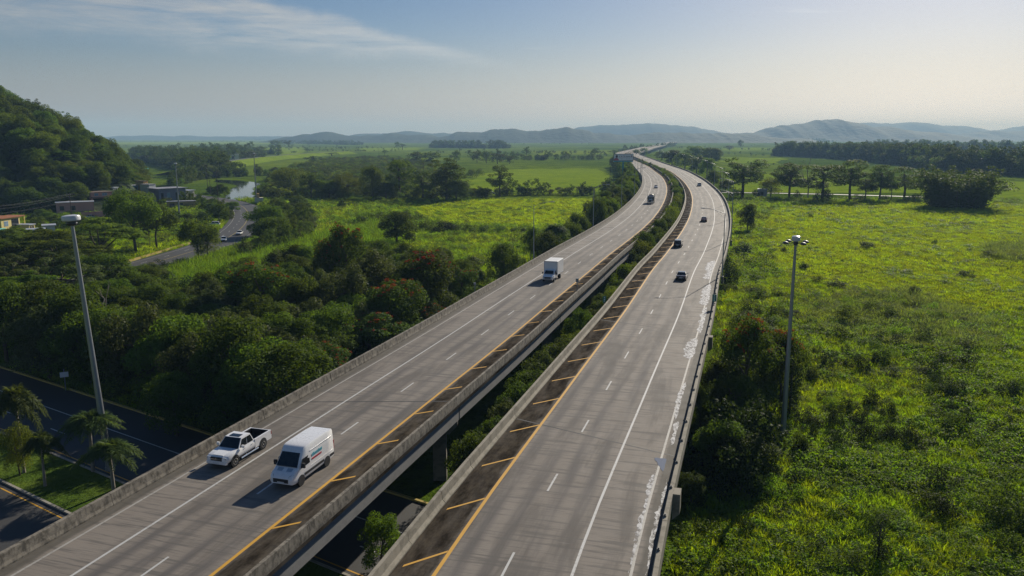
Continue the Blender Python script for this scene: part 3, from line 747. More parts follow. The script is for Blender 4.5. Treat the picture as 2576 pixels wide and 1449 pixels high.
# ------------------------------------------------------------------ viaducts
O_IN, O_OUT = -3.1, 12.75
def joint_list(curve, px_list, pitch, s_to):
    js = [curve.project(at(x, y, DECK_Z))[0] for x, y in px_list]
    js = [js[0] - 2*pitch, js[0] - pitch] + js
    while js[-1] < s_to: js.append(js[-1] + pitch)
    return js
def build_viaduct(curve, side, joints, label, seg_to, inner_mat, outer_mat, dash_px, hatch_px, hatch_end_px, seed):
    """side +1: lanes lie to the right of the yellow line, -1: to the left"""
    rnd = random.Random(seed)
    top = empty('viaduct', (0, 0, 0), 0, label, 'viaduct')
    sk = 0.32 * side
    def O(q, o): return curve.off(np.asarray(q, float), np.full(np.shape(q), float(o) * side))
    offs = np.array([O_IN, -2.5, -1.2, 0, 2, 4, 6, 8, 10, 11.4, 12.3, O_OUT])
    end = float(np.interp(4000, curve.c[:, 1], curve.s))
    def slab(name, s0, s1, rows, skew0, skew1):
        t = np.linspace(0, 1, rows)
        Sg = (s0 - skew0 * offs)[None, :] * (1 - t)[:, None] + (s1 - skew1 * offs)[None, :] * t[:, None]
        P = np.stack([curve.off(Sg[:, j], np.full(rows, offs[j] * side)) for j in range(len(offs))], 1)
        uv = np.stack([np.broadcast_to(offs, Sg.shape), Sg + (0 if side > 0 else 777)], -1)
        X, Y, Zt = P[..., 0], P[..., 1], np.full(Sg.shape, DECK_Z)
        # close the slab: wrap under
        X2 = np.concatenate([X[:, :1], X, X[:, -1:], X[:, ::-1]], 1); Y2 = np.concatenate([Y[:, :1], Y, Y[:, -1:], Y[:, ::-1]], 1)
        Zb = DECK_Z - 0.28
        Z2 = np.concatenate([np.full((rows, 1), Zb), Zt, np.full((rows, 1), Zb), np.full(Sg.shape, Zb)], 1)
        U2 = np.concatenate([uv[:, :1], uv, uv[:, -1:], uv[:, ::-1]], 1)
        me = grid_mesh(name, X2, Y2, Z2, M['deck'], smooth=False, uv=U2)
        bm = bmesh.new(); bm.from_mesh(me); bmesh.ops.remove_doubles(bm, verts=bm.verts, dist=1e-4)
        bmesh.ops.holes_fill(bm, edges=bm.edges[:], sides=0); bmesh.ops.recalc_face_normals(bm, faces=bm.faces); bm.to_mesh(me); bm.free()
        return link(name, me, top)
    for a, b in zip(joints[:-1], joints[1:]):
        slab('deck_slab', a + 0.03, b - 0.03, max(6, int((b - a) / 4)), sk * side, sk * side)
        for o in (-2.5, 0.9, 4.2, 7.6, 11.9):
            g = MB(); t = np.linspace(a + 0.15, b - 0.15, 7)
            rings = []
            prof = [(-0.30, -0.28), (0.30, -0.28), (0.30, -0.42), (0.11, -0.52), (0.11, -1.45), (0.28, -1.58), (0.28, -1.80), (-0.28, -1.80), (-0.28, -1.58), (-0.11, -1.45), (-0.11, -0.52), (-0.30, -0.42)]
            if o in (-2.5, 11.9): prof = [(-0.30, -0.284), (0.30, -0.284), (0.30, -1.80), (-0.30, -1.80)]
            for q in t:
                ring = []
                for po, pz in prof:
                    p = O(q - sk * side * o, o + po); ring.append((p[0], p[1], DECK_Z + pz - 0.004))
                rings.append(ring)
            g.loft(rings); g.build('girder', M['girder'], top)
    # expansion joints: a dark strip standing in the gap between two slabs
    for j in joints[:-1]:
        b = MB(); n = 12; oo = np.linspace(-2.45, 12.25, n); vs = []
        for o in oo:
            for ds in (-0.10, 0.10):
                p = O(j + ds - sk * side * o, o); vs.append((p[0], p[1], DECK_Z + 0.005))
        b.add(vs, [(2*i, 2*i+1, 2*i+3, 2*i+2) for i in range(n-1)])
        b.build('expansion_joint', M['joint'], top)
    # piers
    for j in joints:
        p = O(j - sk * side * 4.8, 4.8); t = curve.tan(np.array(j)); ang = math.atan2(t[1], t[0]) - math.pi/2 - side * 0.31
        pier = link('pier', None, top); pier.location = (p[0], p[1], 0); pier.rotation_euler = (0, 0, ang)
        c = MB().prism([(-7.8, -2.2), (-7.8, -1.82), (7.8, -1.82), (7.8, -2.2), (7.0, -3.1), (-7.0, -3.1)], -0.75, 0.75, axis='y')
        cp = c.build('pier_cap', M['pier'], pier); cp.location = (0, 0, DECK_Z)
        for x in (-6.0, 0, 6.0):
            k = MB().box(x-0.65, x+0.65, -0.55, 0.55, -0.5, DECK_Z - 3.09); k.build('column', M['pier'], pier)
    slab('deck_slab', joints[-1], end, 260, sk * side, 0)
    fg = MB()
    for o in (-2.5, 11.9):
        rings = []
        for q in np.linspace(joints[-1], end, 200):
            A, B = O(q, o - 0.3), O(q, o + 0.3)
            rings.append([(A[0],A[1],DECK_Z-0.284),(B[0],B[1],DECK_Z-0.284),(B[0],B[1],DECK_Z-1.8),(A[0],A[1],DECK_Z-1.8)])
        fg.loft(rings)
    tag(fg.build('girder', M['girder'], top), kind='stuff')
    fp = MB()
    for q in np.arange(joints[-1] + 36, end, 38):
        for o in (-1.0, 5.0, 11.0):
            p = O(q, o); fp.box(p[0]-0.7, p[0]+0.7, p[1]-0.6, p[1]+0.6, -0.5, DECK_Z-1.79)
    tag(fp.build('column', M['pier'], top), kind='stuff')
    # parapets: cast panels with open joints
    pin = [(-0.05,0.0),(-0.62,0.0),(-0.62,0.22),(-0.56,0.90),(-0.32,0.90),(-0.24,0.32),(-0.05,0.10)]       # (offset from the shoulder edge, height)
    pout = [(0.0,0.0),(0.46,0.0),(0.46,0.86),(0.16,0.86),(0.08,0.30),(0.0,0.10)]
    L = 6.0
    def panel_mesh(nm, prof, mat, s0=-L/2+0.012, s1=L/2-0.012): return MB().prism([(a*side, h) for a, h in prof], s0, s1, axis='y').mesh(nm, mat)
    mi, mo = panel_mesh('parapet_panel', pin, inner_mat), panel_mesh('parapet_panel', pout, outer_mat)
    def place(me, o, q, nm='parapet_panel'):
        p = O(q, o); t = curve.tan(np.array(q))
        return link(nm, me, top, (p[0], p[1], DECK_Z + 0.003), (0, 0, math.atan2(t[1], t[0]) - math.pi/2 + rnd.uniform(-1,1)*0.0012))
    for q in np.arange(joints[0] + 20, seg_to, L):
        place(mi, -2.47, q); place(mo, 12.28, q)
    def far_par(prof, o, mat):
        b = MB(); rings = []
        for q in np.concatenate([np.arange(seg_to - L/2, seg_to + 500, 8), np.arange(seg_to + 500, end, 25)]):
            ring = []
            for a, h in prof:
                p = O(q, o + a); ring.append((p[0], p[1], DECK_Z + h + 0.003))
            rings.append(ring)
        b.loft(rings); b.build('parapet', mat, top)
    far_par(pin, -2.47, inner_mat); far_par(pout, 12.28, outer_mat)
    # painted lines
    s_first = joints[0] + 20
    def line(nm, o0, o1, mat, s0=s_first, s1=end, z=0.009):
        a, b = sorted((o0 * side, o1 * side)); st = strip(curve, a, b, s0, s1, DECK_Z + z, mat, nm, top, step=6)
        return st
    line('yellow_line', -0.12, 0.12, M['yellow_paint']); line('edge_line', 7.70, 7.88, M['white_paint'])
    line('gutter_strip', 11.02, 11.20, M['pale_strip'])
    ph = curve.project(at(*dash_px, DECK_Z))[0]; cyc = 12.19
    dm = MB().box(-0.075, 0.075, -1.55, 1.55, 0, 0.006).mesh('lane_dash', M['white_paint'])
    s_dash_to = ph + cyc * 45
    far_d = MB()
    q = ph - 1.55 - cyc * int((ph - s_first) / cyc)
    while q < s_dash_to:
        p = O(q, 3.86); t = curve.tan(np.array(q))
        link('lane_dash', dm, top, (p[0], p[1], DECK_Z + 0.006), (0, 0, math.atan2(t[1], t[0]) - math.pi/2)); q += cyc
    while q < end - 1500:
        p0, p1, p2, p3 = O(q-1.5, 3.78), O(q-1.5, 3.94), O(q+1.5, 3.94), O(q+1.5, 3.78)
        far_d.add([(*p0, DECK_Z+.01),(*p1, DECK_Z+.01),(*p2, DECK_Z+.01),(*p3, DECK_Z+.01)], [(0,1,2,3)]); q += cyc
    tag(far_d.build('lane_dash', M['white_paint'], top), kind='stuff')
    # hatching on the inner shoulder
    h0, _ = curve.project(at(*hatch_px, DECK_Z)); h1, ho = curve.project(at(*hatch_end_px, DECK_Z)); ho = abs(ho)
    ds = h1 - h0; hp = 7.62
    w = 0.13 
    def stripe_mesh(nm, mat, oa, ob, d):
        b = MB(); v = []
        for z in (0, 0.006):
            v += [(oa*side, -w, z), (oa*side, w, z), (ob*side, d + w, z), (ob*side, d - w, z)]
        b.add(v, [(3,2,1,0),(4,5,6,7),(0,1,5,4),(1,2,6,5),(2,3,7,6),(3,0,4,7)]); return b.mesh(nm, mat)
    hm = stripe_mesh('hatch_stripe', M['yellow_paint'], -0.14, -min(ho, 2.2), ds)
    hw = stripe_mesh('hatch_stripe', M['white_paint_old'], -0.14, -min(ho, 2.2), ds)
    q = h0 - hp * int((h0 - s_first) / hp); n = 0
    while n < 95:
        p = O(q, 0); t = curve.tan(np.array(q))
        link('hatch_stripe', hm if q < h0 + 190 else hw, top, (p[0], p[1], DECK_Z + 0.006), (0, 0, math.atan2(t[1], t[0]) - math.pi/2)); q += hp; n += 1
    return top, O
JR = joint_list(CR, [(1362,1068),(1553,810),(1620,708)], 35.0, CR.project((70, 340))[0])
JL = joint_list(CL, [(1082,1010),(1352,783)], 37.0, CL.project((66, 340))[0])
VR, OR = build_viaduct(CR, 1, JR, 'two-lane concrete viaduct with traffic driving away, beside the grassy plain', CR.project((90, 400))[0], M['parapet_clean'], M['parapet_clean'], (1401,1192), (1129,1388), (1014,1424), 1)
VL, OL = build_viaduct(CL, -1, JL, 'two-lane concrete viaduct with oncoming vans and trucks, beside the flowering trees', CL.project((80, 400))[0], M['parapet_dirty'], M['parapet_dirty'], (1042,963), (1039,1041), (1090,1034), 2)
# white hatching on the outer shoulder of the curve
hm2 = MB().box(0, 2.9, -0.12, 0.12, 0, 0.006).mesh('shoulder_hatch', M['white_paint_old'])
q = CL.project(at(1330, 660, DECK_Z))[0]
for k in range(70):
    p = OL(q, 11.0); t = CL.tan(np.array(q)); link('shoulder_hatch', hm2, VL, (p[0], p[1], DECK_Z + 0.005), (0, 0, math.atan2(t[1], t[0]) - math.pi/2)); q += 5.4
# right gutter: lime stains with wet glare painted into their white, and puddles
def stain(px_pts, name, mat, z, parent):
    """irregular patch on the deck from its outline"""
    pts = [at(x, y, DECK_Z + z) for x, y in px_pts]; b = MB(); b.add(pts, [tuple(range(len(pts)))]); me = b.mesh(name, mat)
    return link(name, me, parent)
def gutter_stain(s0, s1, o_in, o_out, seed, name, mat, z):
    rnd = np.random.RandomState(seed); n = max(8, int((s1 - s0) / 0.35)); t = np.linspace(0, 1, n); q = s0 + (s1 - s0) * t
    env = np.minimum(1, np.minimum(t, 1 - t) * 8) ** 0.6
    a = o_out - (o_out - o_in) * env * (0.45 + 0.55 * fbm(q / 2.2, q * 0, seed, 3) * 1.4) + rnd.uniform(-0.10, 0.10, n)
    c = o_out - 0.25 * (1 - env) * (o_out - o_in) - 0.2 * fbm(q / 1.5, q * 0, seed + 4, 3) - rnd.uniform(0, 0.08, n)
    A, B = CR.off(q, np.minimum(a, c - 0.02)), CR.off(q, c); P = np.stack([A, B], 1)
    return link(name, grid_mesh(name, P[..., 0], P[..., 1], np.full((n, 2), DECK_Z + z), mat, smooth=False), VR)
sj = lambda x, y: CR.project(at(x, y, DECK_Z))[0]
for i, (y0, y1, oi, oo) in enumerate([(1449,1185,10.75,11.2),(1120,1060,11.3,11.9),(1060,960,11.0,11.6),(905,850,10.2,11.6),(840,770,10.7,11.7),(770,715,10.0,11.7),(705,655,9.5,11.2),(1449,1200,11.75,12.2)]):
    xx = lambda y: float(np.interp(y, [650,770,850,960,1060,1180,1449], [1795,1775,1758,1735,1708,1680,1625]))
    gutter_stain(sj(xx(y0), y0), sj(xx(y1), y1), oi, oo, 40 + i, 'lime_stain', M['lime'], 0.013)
stain([(1646,1152),(1653,1151),(1660,1153),(1668,1152.5),(1677,1154.5),(1676,1161),(1673,1168),(1672,1177),(1668,1186),(1663,1181),(1660,1174),(1655,1169),(1653,1162),(1648,1158)], 'puddle', M['puddle'], 0.018, VR)
for x0, y0, x1, y1 in ((1700,610,1712,603),(1686,634,1698,626),(1735,505,1740,500)):
    pass
# ------------------------------------------------------------------ houses below the hill
KEEP_OUT = []
def clear_of_houses(x, y, m=0.0):
    ok = np.ones(np.shape(x), bool)
    for a, b_, r_ in KEEP_OUT: ok &= np.hypot(np.asarray(x) - a, np.asarray(y) - b_) > r_ + m
    return ok
def house(name, x0, x1, yb, yt, depth, wall, roof, label, windows=(), z=0.0, over=0.5, turn=0.0, roof_t=0.25, gable=False, cat='house'):
    """facade between two picture columns; windows: (u0,u1,v0,v1,kind) as shares of the facade"""
    xm = (x0+x1)/2; b = at(xm, yb, z)
    z = max(z, float(hillz(b.x, b.y + depth * 0.5)) * 0.75); b, h = height_at(xm, yb, yt, 0); b.z = z; h = max(h - z, 3.0); w = (x1-x0)*pxm(b)
    for k in range(6): KEEP_OUT.append((b.x * (1 - 0.018 * k), b.y * (1 - 0.018 * k) + depth * 0.5, w * 0.5 + 3.0))
    t = empty(name, b, math.atan2(-b.x, b.y) * 1.0 + turn, label, cat)
    MB().box(-w/2,w/2,0,depth,-2.0,h-roof_t).build('wall', M[wall], t)
    if gable:
        r = MB().prism([(-over,h-roof_t),(depth/2,h+1.3),(depth+over,h-roof_t),(depth+over,h-roof_t-0.12),(-over,h-roof_t-0.12)], -w/2-over, w/2+over, axis='x'); r.build('roof', M[roof], t)
    else: MB().box(-w/2-over,w/2+over,-over,depth+over,h-roof_t+0.003,h).build('roof', M[roof], t)
    for u0,u1,v0,v1,kind in windows:
        X0, X1, Z0, Z1 = -w/2+u0*w, -w/2+u1*w, v0*h, v1*h
        f = MB().box(X0-0.08,X1+0.08,-0.06,0.02,Z0-0.08,Z1+0.08).build('door' if kind == 'door' else 'window', M['wall_brown'] if kind in ('door','open') else M['wall_white'], t)
        MB().box(X0,X1,-0.075,-0.061,Z0,Z1).build('pane' if kind != 'door' else 'leaf', M['window_blue' if kind == 'blue' else 'wall_brown' if kind == 'door' else 'window_dark'], f)
        if kind == 'blue': MB().box((X0+X1)/2-0.03,(X0+X1)/2+0.03,-0.085,-0.076,Z0,Z1).build('mullion', M['wall_white'], f)
    return t, w, h
t, w, h = house('yellow_house', -2, 62, 588, 546, 7.0, 'wall_yellow', 'wall_rust', 'pale yellow house with a rust-red roof edge at the left', [(0.16,0.36,0.50,0.78,'blue'),(0.56,0.92,0.42,0.86,'open')], over=0.6, turn=0.9)
MB().box(w/2+0.6,w/2+3.2,0.2,6.5,h-0.26,h-0.02).build('porch_roof', M['wall_rust'], t); MB().box(w/2+2.9,w/2+3.1,0.4,0.6,-0.5,h-0.27).build('porch_post', M['wall_yellow'], t)
MB().box(-w/2-4.0,-w/2-0.003,1.5,7.0,-1,h*0.8).build('side_wing', M['wall_yellow'], t); MB().box(-w/2-4.2,-w/2-0.65,1.2,7.2,h*0.8+0.003,h*0.8+0.3).build('wing_roof', M['roof_grey'], t)
house('mint_shed', -6, 12, 600, 580, 4.0, 'wall_mint', 'wall_mint', 'bright mint-green roof at the left edge below the yellow house', over=0.4)
t, w, h = house('pink_house', 234, 284, 530, 483, 9.0, 'wall_pink', 'wall_brown', 'two-storey pink house with white balustrade below the hill', [(0.18,0.34,0.70,0.90,'blue'),(0.54,0.76,0.70,0.90,'blue'),(0.10,0.72,0.12,0.46,'open')], z=3.2, over=0.5, turn=0.35)
MB().box(-w/2,w/2,-1.6,0,h*0.52,h*0.58).build('balcony', M['wall_brown'], t)
for k in range(9): MB().box(-w/2+0.4+k*0.55,-w/2+0.52+k*0.55,-1.55,-1.43,0.0,0.85).build('baluster', M['wall_white'], t)
MB().box(-w/2+0.2,w/2-0.3,-1.6,-1.38,0.85,0.98).build('handrail', M['wall_white'], t); MB().box(-w/2,w/2,-1.8,0,-3.0,-0.003).build('terrace', M['wall_pink_wall'], t)
b0, b1 = at(206, 548), at(282, 552); g = MB(); d = (b1-b0).normalized(); n = Vector((-d.y,d.x,0))*0.2
g.add([b0-n,b1-n,b1+n,b0+n,b0-n+Vector((0,0,2.3)),b1-n+Vector((0,0,3.6)),b1+n+Vector((0,0,3.6)),b0+n+Vector((0,0,2.3))], [(3,2,1,0),(4,5,6,7),(0,1,5,4),(1,2,6,5),(2,3,7,6),(3,0,4,7)])
tag(g.build('garden_wall', M['wall_pink_wall']), 'sloping pink garden wall above the parked cars', 'wall')
house('shed', 150, 232, 540, 508, 6.0, 'wall_pink_wall', 'roof_zinc', 'long low reddish shed behind the utility pole under the hill', [(0.1,0.2,0.2,0.6,'open'),(0.4,0.5,0.2,0.6,'open')], over=0.3)
house('cream_house', 312, 328, 500, 452, 5.0, 'wall_cream', 'roof_grey', 'small cream house high among the trees', [(0.3,0.7,0.55,0.8,'open')], over=0.3, turn=0.9)
house('aqua_shack', 335, 363, 505, 466, 6.0, 'wall_aqua', 'roof_zinc', 'aqua shack with a pale metal roof', [(0.2,0.4,0.5,0.8,'open')], over=0.5, turn=0.7)
house('ochre_house', 363, 377, 505, 455, 5.0, 'wall_ochre', 'wall_brown', 'narrow ochre house with dark openings', [(0.15,0.38,0.62,0.88,'open'),(0.60,0.85,0.62,0.88,'open')], over=0.2, turn=0.8)
house('white_house', 376, 397, 507, 463, 6.0, 'wall_white', 'wall_grey', 'white house beside the ochre one', [(0.15,0.32,0.4,0.66,'open'),(0.45,0.6,0.4,0.66,'open'),(0.74,0.9,0.4,0.66,'open')], over=0.2, turn=0.8)
house('grey_house', 402, 470, 512, 473, 11.0, 'wall_lilac', 'roof_grey', 'long grey flat-roofed house by the light mast', [(0.08,0.16,0.3,0.7,'open'),(0.3,0.4,0.3,0.7,'blue'),(0.62,0.72,0.3,0.7,'open'),(0.84,0.93,0.1,0.7,'door')], over=0.8, turn=0.45)
house('grey_house', 472, 493, 506, 478, 8.0, 'wall_cream', 'roof_zinc', 'small pale house at the end of the grey one', [(0.2,0.45,0.3,0.7,'open'),(0.6,0.85,0.3,0.7,'open')], over=0.5, turn=0.8)
house('garden_building', 424, 490, 524, 506, 4.0, 'wall_ochre', 'roof_grey', 'low ochre garden building behind the red car', [(0.1,0.25,0.2,0.7,'door'),(0.45,0.55,0.3,0.7,'open')], over=0.2)
house('teal_house', 336, 372, 447, 425, 9.0, 'wall_teal', 'wall_teal', 'teal house between the trees on the slope', [(0.1,0.25,0.3,0.6,'open'),(0.6,0.8,0.3,0.6,'open')], over=0.5, z=3)
house('grey_house', 333, 352, 428, 410, 9.0, 'wall_grey', 'roof_zinc', 'grey hillside house above the teal one', [(0.3,0.6,0.5,0.75,'open')], over=0.3, z=3)
house('house', 268, 284, 386, 368, 8.0, 'wall_white', 'roof_zinc', 'pale far house at the foot of the wooded slope', [(0.3,0.6,0.6,0.85,'open')], over=0.3)
house('house', 333, 360, 400, 383, 12.0, 'wall_grey', 'roof_zinc', 'far blue-grey roofs beyond the slope', [(0.3,0.6,0.5,0.8,'open')], over=0.4)
house('house', 580, 601, 404, 388, 12.0, 'wall_white', 'roof_zinc', 'white far house among the levee trees', [(0.2,0.4,0.3,0.7,'open')], over=0.4)
house('farm_shed', 1906, 1928, 498, 476, 6.0, 'wall_grey', 'roof_zinc', 'small grey shed between the trees of the lane row', [(0.3,0.6,0.1,0.7,'open')], over=0.2)
house('shack', 68, 110, 600, 580, 5.0, 'wall_rust', 'roof_zinc', 'rusty shack roof among the flat-crowned trees', [(0.1,0.3,0.3,0.7,'open')], over=0.5)
house('shack', 112, 138, 588, 574, 5.0, 'wall_white', 'roof_zinc', 'shack with a bright white roof edge before the flat-crowned trees', [(0.1,0.3,0.3,0.7,'open')], over=0.4)
b, h = height_at(652, 513, 487); t = empty('pump_house', b, 0.3, 'small pale concrete box at the foot of the river mast', 'shed'); MB().box(-2,2,0,3,-0.5,h*0.6).build('wall', M['wall_cream'], t); MB().box(-0.9,0.3,0.3,2.6,h*0.6+0.003,h).build('upper_box', M['wall_ochre'], t)
house('white_house', 288, 303, 522, 499, 5.0, 'wall_white', 'roof_zinc', 'small white house right of the pink one', [(0.2,0.4,0.4,0.75,'open'),(0.6,0.8,0.4,0.75,'open')], over=0.3, turn=0.9)
house('cream_house', 208, 232, 514, 489, 6.0, 'wall_cream', 'roof_grey', 'cream house above the long low shed', [(0.15,0.35,0.5,0.8,'open'),(0.6,0.8,0.5,0.8,'blue')], over=0.3, turn=0.8)
house('pink_cottage', 404, 424, 500, 481, 6.0, 'wall_pink', 'roof_zinc', 'pink cottage behind the grey flat-roofed house', [(0.2,0.4,0.4,0.75,'open'),(0.6,0.8,0.4,0.75,'open')], over=0.3, turn=0.8, gable=True)
house('yellow_cottage', 72, 92, 585, 566, 5.0, 'wall_yellow', 'roof_zinc', 'small yellow cottage right of the yellow house porch', [(0.2,0.4,0.4,0.75,'open'),(0.6,0.8,0.4,0.75,'open')], over=0.3, turn=0.9)
# ------------------------------------------------------------------ plant templates
def leaves(rng, C, Rr, per, leaf, fz=0.85, up=0.45, jit=0.75, asp=0.6, shell=0.4, bias=0.25):
    """rhombic leaves on and inside a set of blobs"""
    out = []
    for c, r in zip(C, Rr):
        n = max(6, int(per * r * r))
        d = rng.normal(size=(n, 3)); d[:, 2] += bias; d /= np.linalg.norm(d, axis=1)[:, None]
        rad = r * (1 - shell * rng.rand(n) ** 1.6)
        p = c + d * rad[:, None] * np.array([1, 1, fz])
        nm = d * 0.55 + np.array([0, 0, up]) + rng.normal(size=(n, 3)) * jit * 0.6
        nm /= np.linalg.norm(nm, axis=1)[:, None]
        t = np.cross(nm, rng.normal(size=(n, 3))); t /= np.linalg.norm(t, axis=1)[:, None] + 1e-9
        b = np.cross(nm, t)
        l = leaf * rng.uniform(0.6, 1.35, n)[:, None]
        sag = nm * l * 0.12
        out.append(np.stack([p - t*l*0.5 - sag, p - b*l*asp*0.5, p + t*l*0.5 - sag, p + b*l*asp*0.5], 1))
    V = np.concatenate(out); return V.reshape(-1, 3)
def limbs(trunk_h, r, tips, bend=0.4, rng=None, fork=0.55):
    b = MB(); z0 = -0.6
    base = Vector((0, 0, z0)); knee = Vector((rng.uniform(-.3,.3), rng.uniform(-.3,.3), trunk_h * fork)); topp = Vector((rng.uniform(-.5,.5), rng.uniform(-.5,.5), trunk_h))
    b.tube(base, base + Vector((0,0,1.0)), r*1.35, r, 9); b.tube(base + Vector((0,0,0.95)), knee, r, r*0.82, 9); b.tube(knee, topp, r*0.83, r*0.6, 8)
    for i, t in enumerate(tips):
        t = Vector(t); s = knee.lerp(topp, rng.uniform(0.3, 1.0)); m = s.lerp(t, 0.5) + Vector((0, 0, -bend * (t - s).length * 0.12)) + Vector(rng.uniform(-.25,.25,3))
        rr = r * rng.uniform(0.32, 0.5)
        b.tube(s, m, rr, rr*0.62, 6, caps=False); b.tube(m, t, rr*0.64, rr*0.18, 6, caps=False)
    return b.mesh('trunk', M['bark'], smooth=True, fix=False)
class Tmpl: pass
def tmpl(trunk, crown, h, w, extra=None, crown_name='crown', extra_name='blossoms'):
    co = np.empty(len(crown.vertices) * 3, dtype=np.float32); crown.vertices.foreach_get('co', co); co = co.reshape(-1, 3)
    h = float(np.percentile(co[:, 2], 99.3)); w = 2 * float(np.percentile(np.hypot(co[:, 0], co[:, 1]), 96 if crown_name != 'fronds' else 99))
    t = Tmpl(); t.trunk, t.crown, t.h, t.w, t.extra, t.cn, t.en = trunk, crown, h, w, extra, crown_name, extra_name; return t
def dome_blobs(rng, n, c, rx, rz, rlo, rhi, inner=0.45):
    d = rng.normal(size=(n, 3)); d[:, 2] = np.abs(d[:, 2]) * 1.0 - 0.35 * rng.rand(n); d /= np.linalg.norm(d, axis=1)[:, None]
    k = inner + (1 - inner) * rng.rand(n) ** 0.5
    C = np.array(c) + d * k[:, None] * np.array([rx, rx, rz]); return C, rng.uniform(rlo, rhi, n)
def t_broad(seed, mat='leaf_dark', leaf=0.34, per=105, h=11.0, rx=4.4, n=34, blossom=False, fz=0.8, skirt=True):
    rng = np.random.RandomState(seed)
    C, Rr = dome_blobs(rng, n, (0, 0, h * 0.56), rx, h * 0.34, 1.0, 1.9)
    C2, R2 = dome_blobs(rng, n // 2, (0, 0, h * 0.24), rx * 0.95, h * 0.26, 1.1, 1.7)
    V = leaves(rng, np.vstack([C, C2]) if skirt else C, np.concatenate([Rr, R2]) if skirt else Rr, per, leaf, fz)
    cr = quads_mesh('crown', V, len(V)//4, M[mat])
    ex = None
    if blossom:
        k = np.argsort(-C[:, 2] + rng.rand(n) * 1.2)[:int(n * 0.62)]; F = []
        for c, r in zip(C[k], Rr[k]):
            for _ in range(3):
                d = rng.normal(size=3); d[2] = abs(d[2]) + 0.35; d /= np.linalg.norm(d)
                F.append(c + d * r * np.array([1, 1, fz]) * 1.03)
        F = np.array(F); Vb = leaves(rng, F, rng.uniform(0.16, 0.42, len(F)), 150, 0.22, 0.6, 0.6)
        ex = quads_mesh('blossoms', Vb, len(Vb)//4, M['blossom'])
    return tmpl(limbs(h*0.55, 0.30, C[rng.choice(n, 9, False)], rng=rng), cr, h, rx * 2 + 1.6, ex)
def t_umbrella(seed, mat='leaf_light', h=11.0, rx=6.0, n=46, leaf=0.30, per=150):
    rng = np.random.RandomState(seed)
    a, k = rng.rand(n) * 2 * math.pi, np.sqrt(rng.rand(n))
    C = np.stack([np.cos(a)*k*rx, np.sin(a)*k*rx, h * (0.94 - 0.36 * k**2) - rng.rand(n) * h * 0.16], 1)
    V = leaves(rng, C, rng.uniform(0.9, 1.7, n), per, leaf, 0.22, 0.9, 0.45, shell=0.9)
    return tmpl(limbs(h*0.5, 0.32, C[rng.choice(n, 12, False)] - np.array([0,0,.2]), rng=rng, fork=0.5), quads_mesh('crown', V, len(V)//4, M[mat]), h, rx*2 + 1.6)
def t_open(seed, mat='leaf_mid', h=17.0, rx=4.8, n=44, leaf=0.42, per=80):
    rng = np.random.RandomState(seed)
    z = h * (0.36 + 0.62 * rng.rand(n)); wr = rx * (0.45 + 0.6 * np.sin(np.clip((z / h - 0.25) / 0.75, 0, 1) * math.pi * 0.85))
    a, k = rng.rand(n) * 2 * math.pi, rng.rand(n) ** 0.5
    C = np.stack([np.cos(a)*k*wr, np.sin(a)*k*wr, z], 1)
    V = leaves(rng, C, rng.uniform(0.9, 1.95, n), per, leaf, 0.7, 0.5)
    lm = limbs(h*0.8, 0.36, C[rng.choice(n, 14, False)], rng=rng, fork=0.4)
    return tmpl(lm, quads_mesh('crown', V, len(V)//4, M[mat]), h, rx*2 + 1.2)
def t_bush(seed, mat='weed', h=3.0, rx=2.2, n=16, leaf=0.22, per=150):
    rng = np.random.RandomState(seed)
    C, Rr = dome_blobs(rng, n, (0, 0, h * 0.22), rx, h * 0.62, 0.5, 1.0, 0.35)
    C[:, 2] = np.maximum(C[:, 2], 0.3)
    V = leaves(rng, C, Rr, per, leaf, 0.9)
    b = MB()
    for c in C[:5]: b.tube((0,0,-0.3), tuple(c), 0.06, 0.02, 5, caps=False)
    return tmpl(b.mesh('stem', M['bark'], True, False), quads_mesh('foliage', V, len(V)//4, M[mat]), h, rx*2+1.0, crown_name='foliage')
def t_pillar(seed, mat='weed', h=7.0, rx=1.1):
    rng = np.random.RandomState(seed); n = 15
    z = np.linspace(0.4, h - 0.5, n); C = np.stack([rng.normal(size=n)*0.35*rx, rng.normal(size=n)*0.35*rx, z], 1)
    V = leaves(rng, C, rng.uniform(0.7, 1.15, n) * rx * (1.15 - 0.5 * z / h), 160, 0.22, 0.8)
    b = MB().tube((0,0,-.4), (0,0,h*0.8), 0.16, 0.06, 6)
    return tmpl(b.mesh('trunk', M['bark'], True, False), quads_mesh('foliage', V, len(V)//4, M[mat]), h, rx*2.2, crown_name='foliage')
def t_bamboo(seed, mat='leaf_dark', h=15.0, rx=8.0):
    rng = np.random.RandomState(seed); C, Rr, b = [], [], MB()
    for k in range(140):
        a = rng.rand() * 2 * math.pi; r0 = rng.rand() ** 0.5 * rx * 0.55; lean = rx * rng.uniform(0.2, 0.62); hh = h * rng.uniform(0.72, 1.0) * (1 - 0.42 * (lean / (rx * 0.62)) ** 2)
        p0 = np.array([math.cos(a)*r0, math.sin(a)*r0, -0.3]); prev = p0
        for t in np.linspace(0.12, 1, 8):
            q = p0 + np.array([math.cos(a)*lean*t**2.2, math.sin(a)*lean*t**2.2, hh * (t - 0.14*t**4)])
            if t < 0.7 and k % 3 == 0: b.tube(prev, q, 0.06, 0.05, 4, caps=False)
            prev = q; C.append(q + rng.normal(size=3)*0.3); Rr.append(rng.uniform(0.7, 1.25) * (1.1 - 0.35 * t))
    V = leaves(rng, np.array(C), np.array(Rr), 40, 0.48, 0.8, 0.2, asp=0.45)
    return tmpl(b.mesh('culms', M['bark'], True, False), quads_mesh('crown', V, len(V)//4, M[mat]), h, rx*2.1)
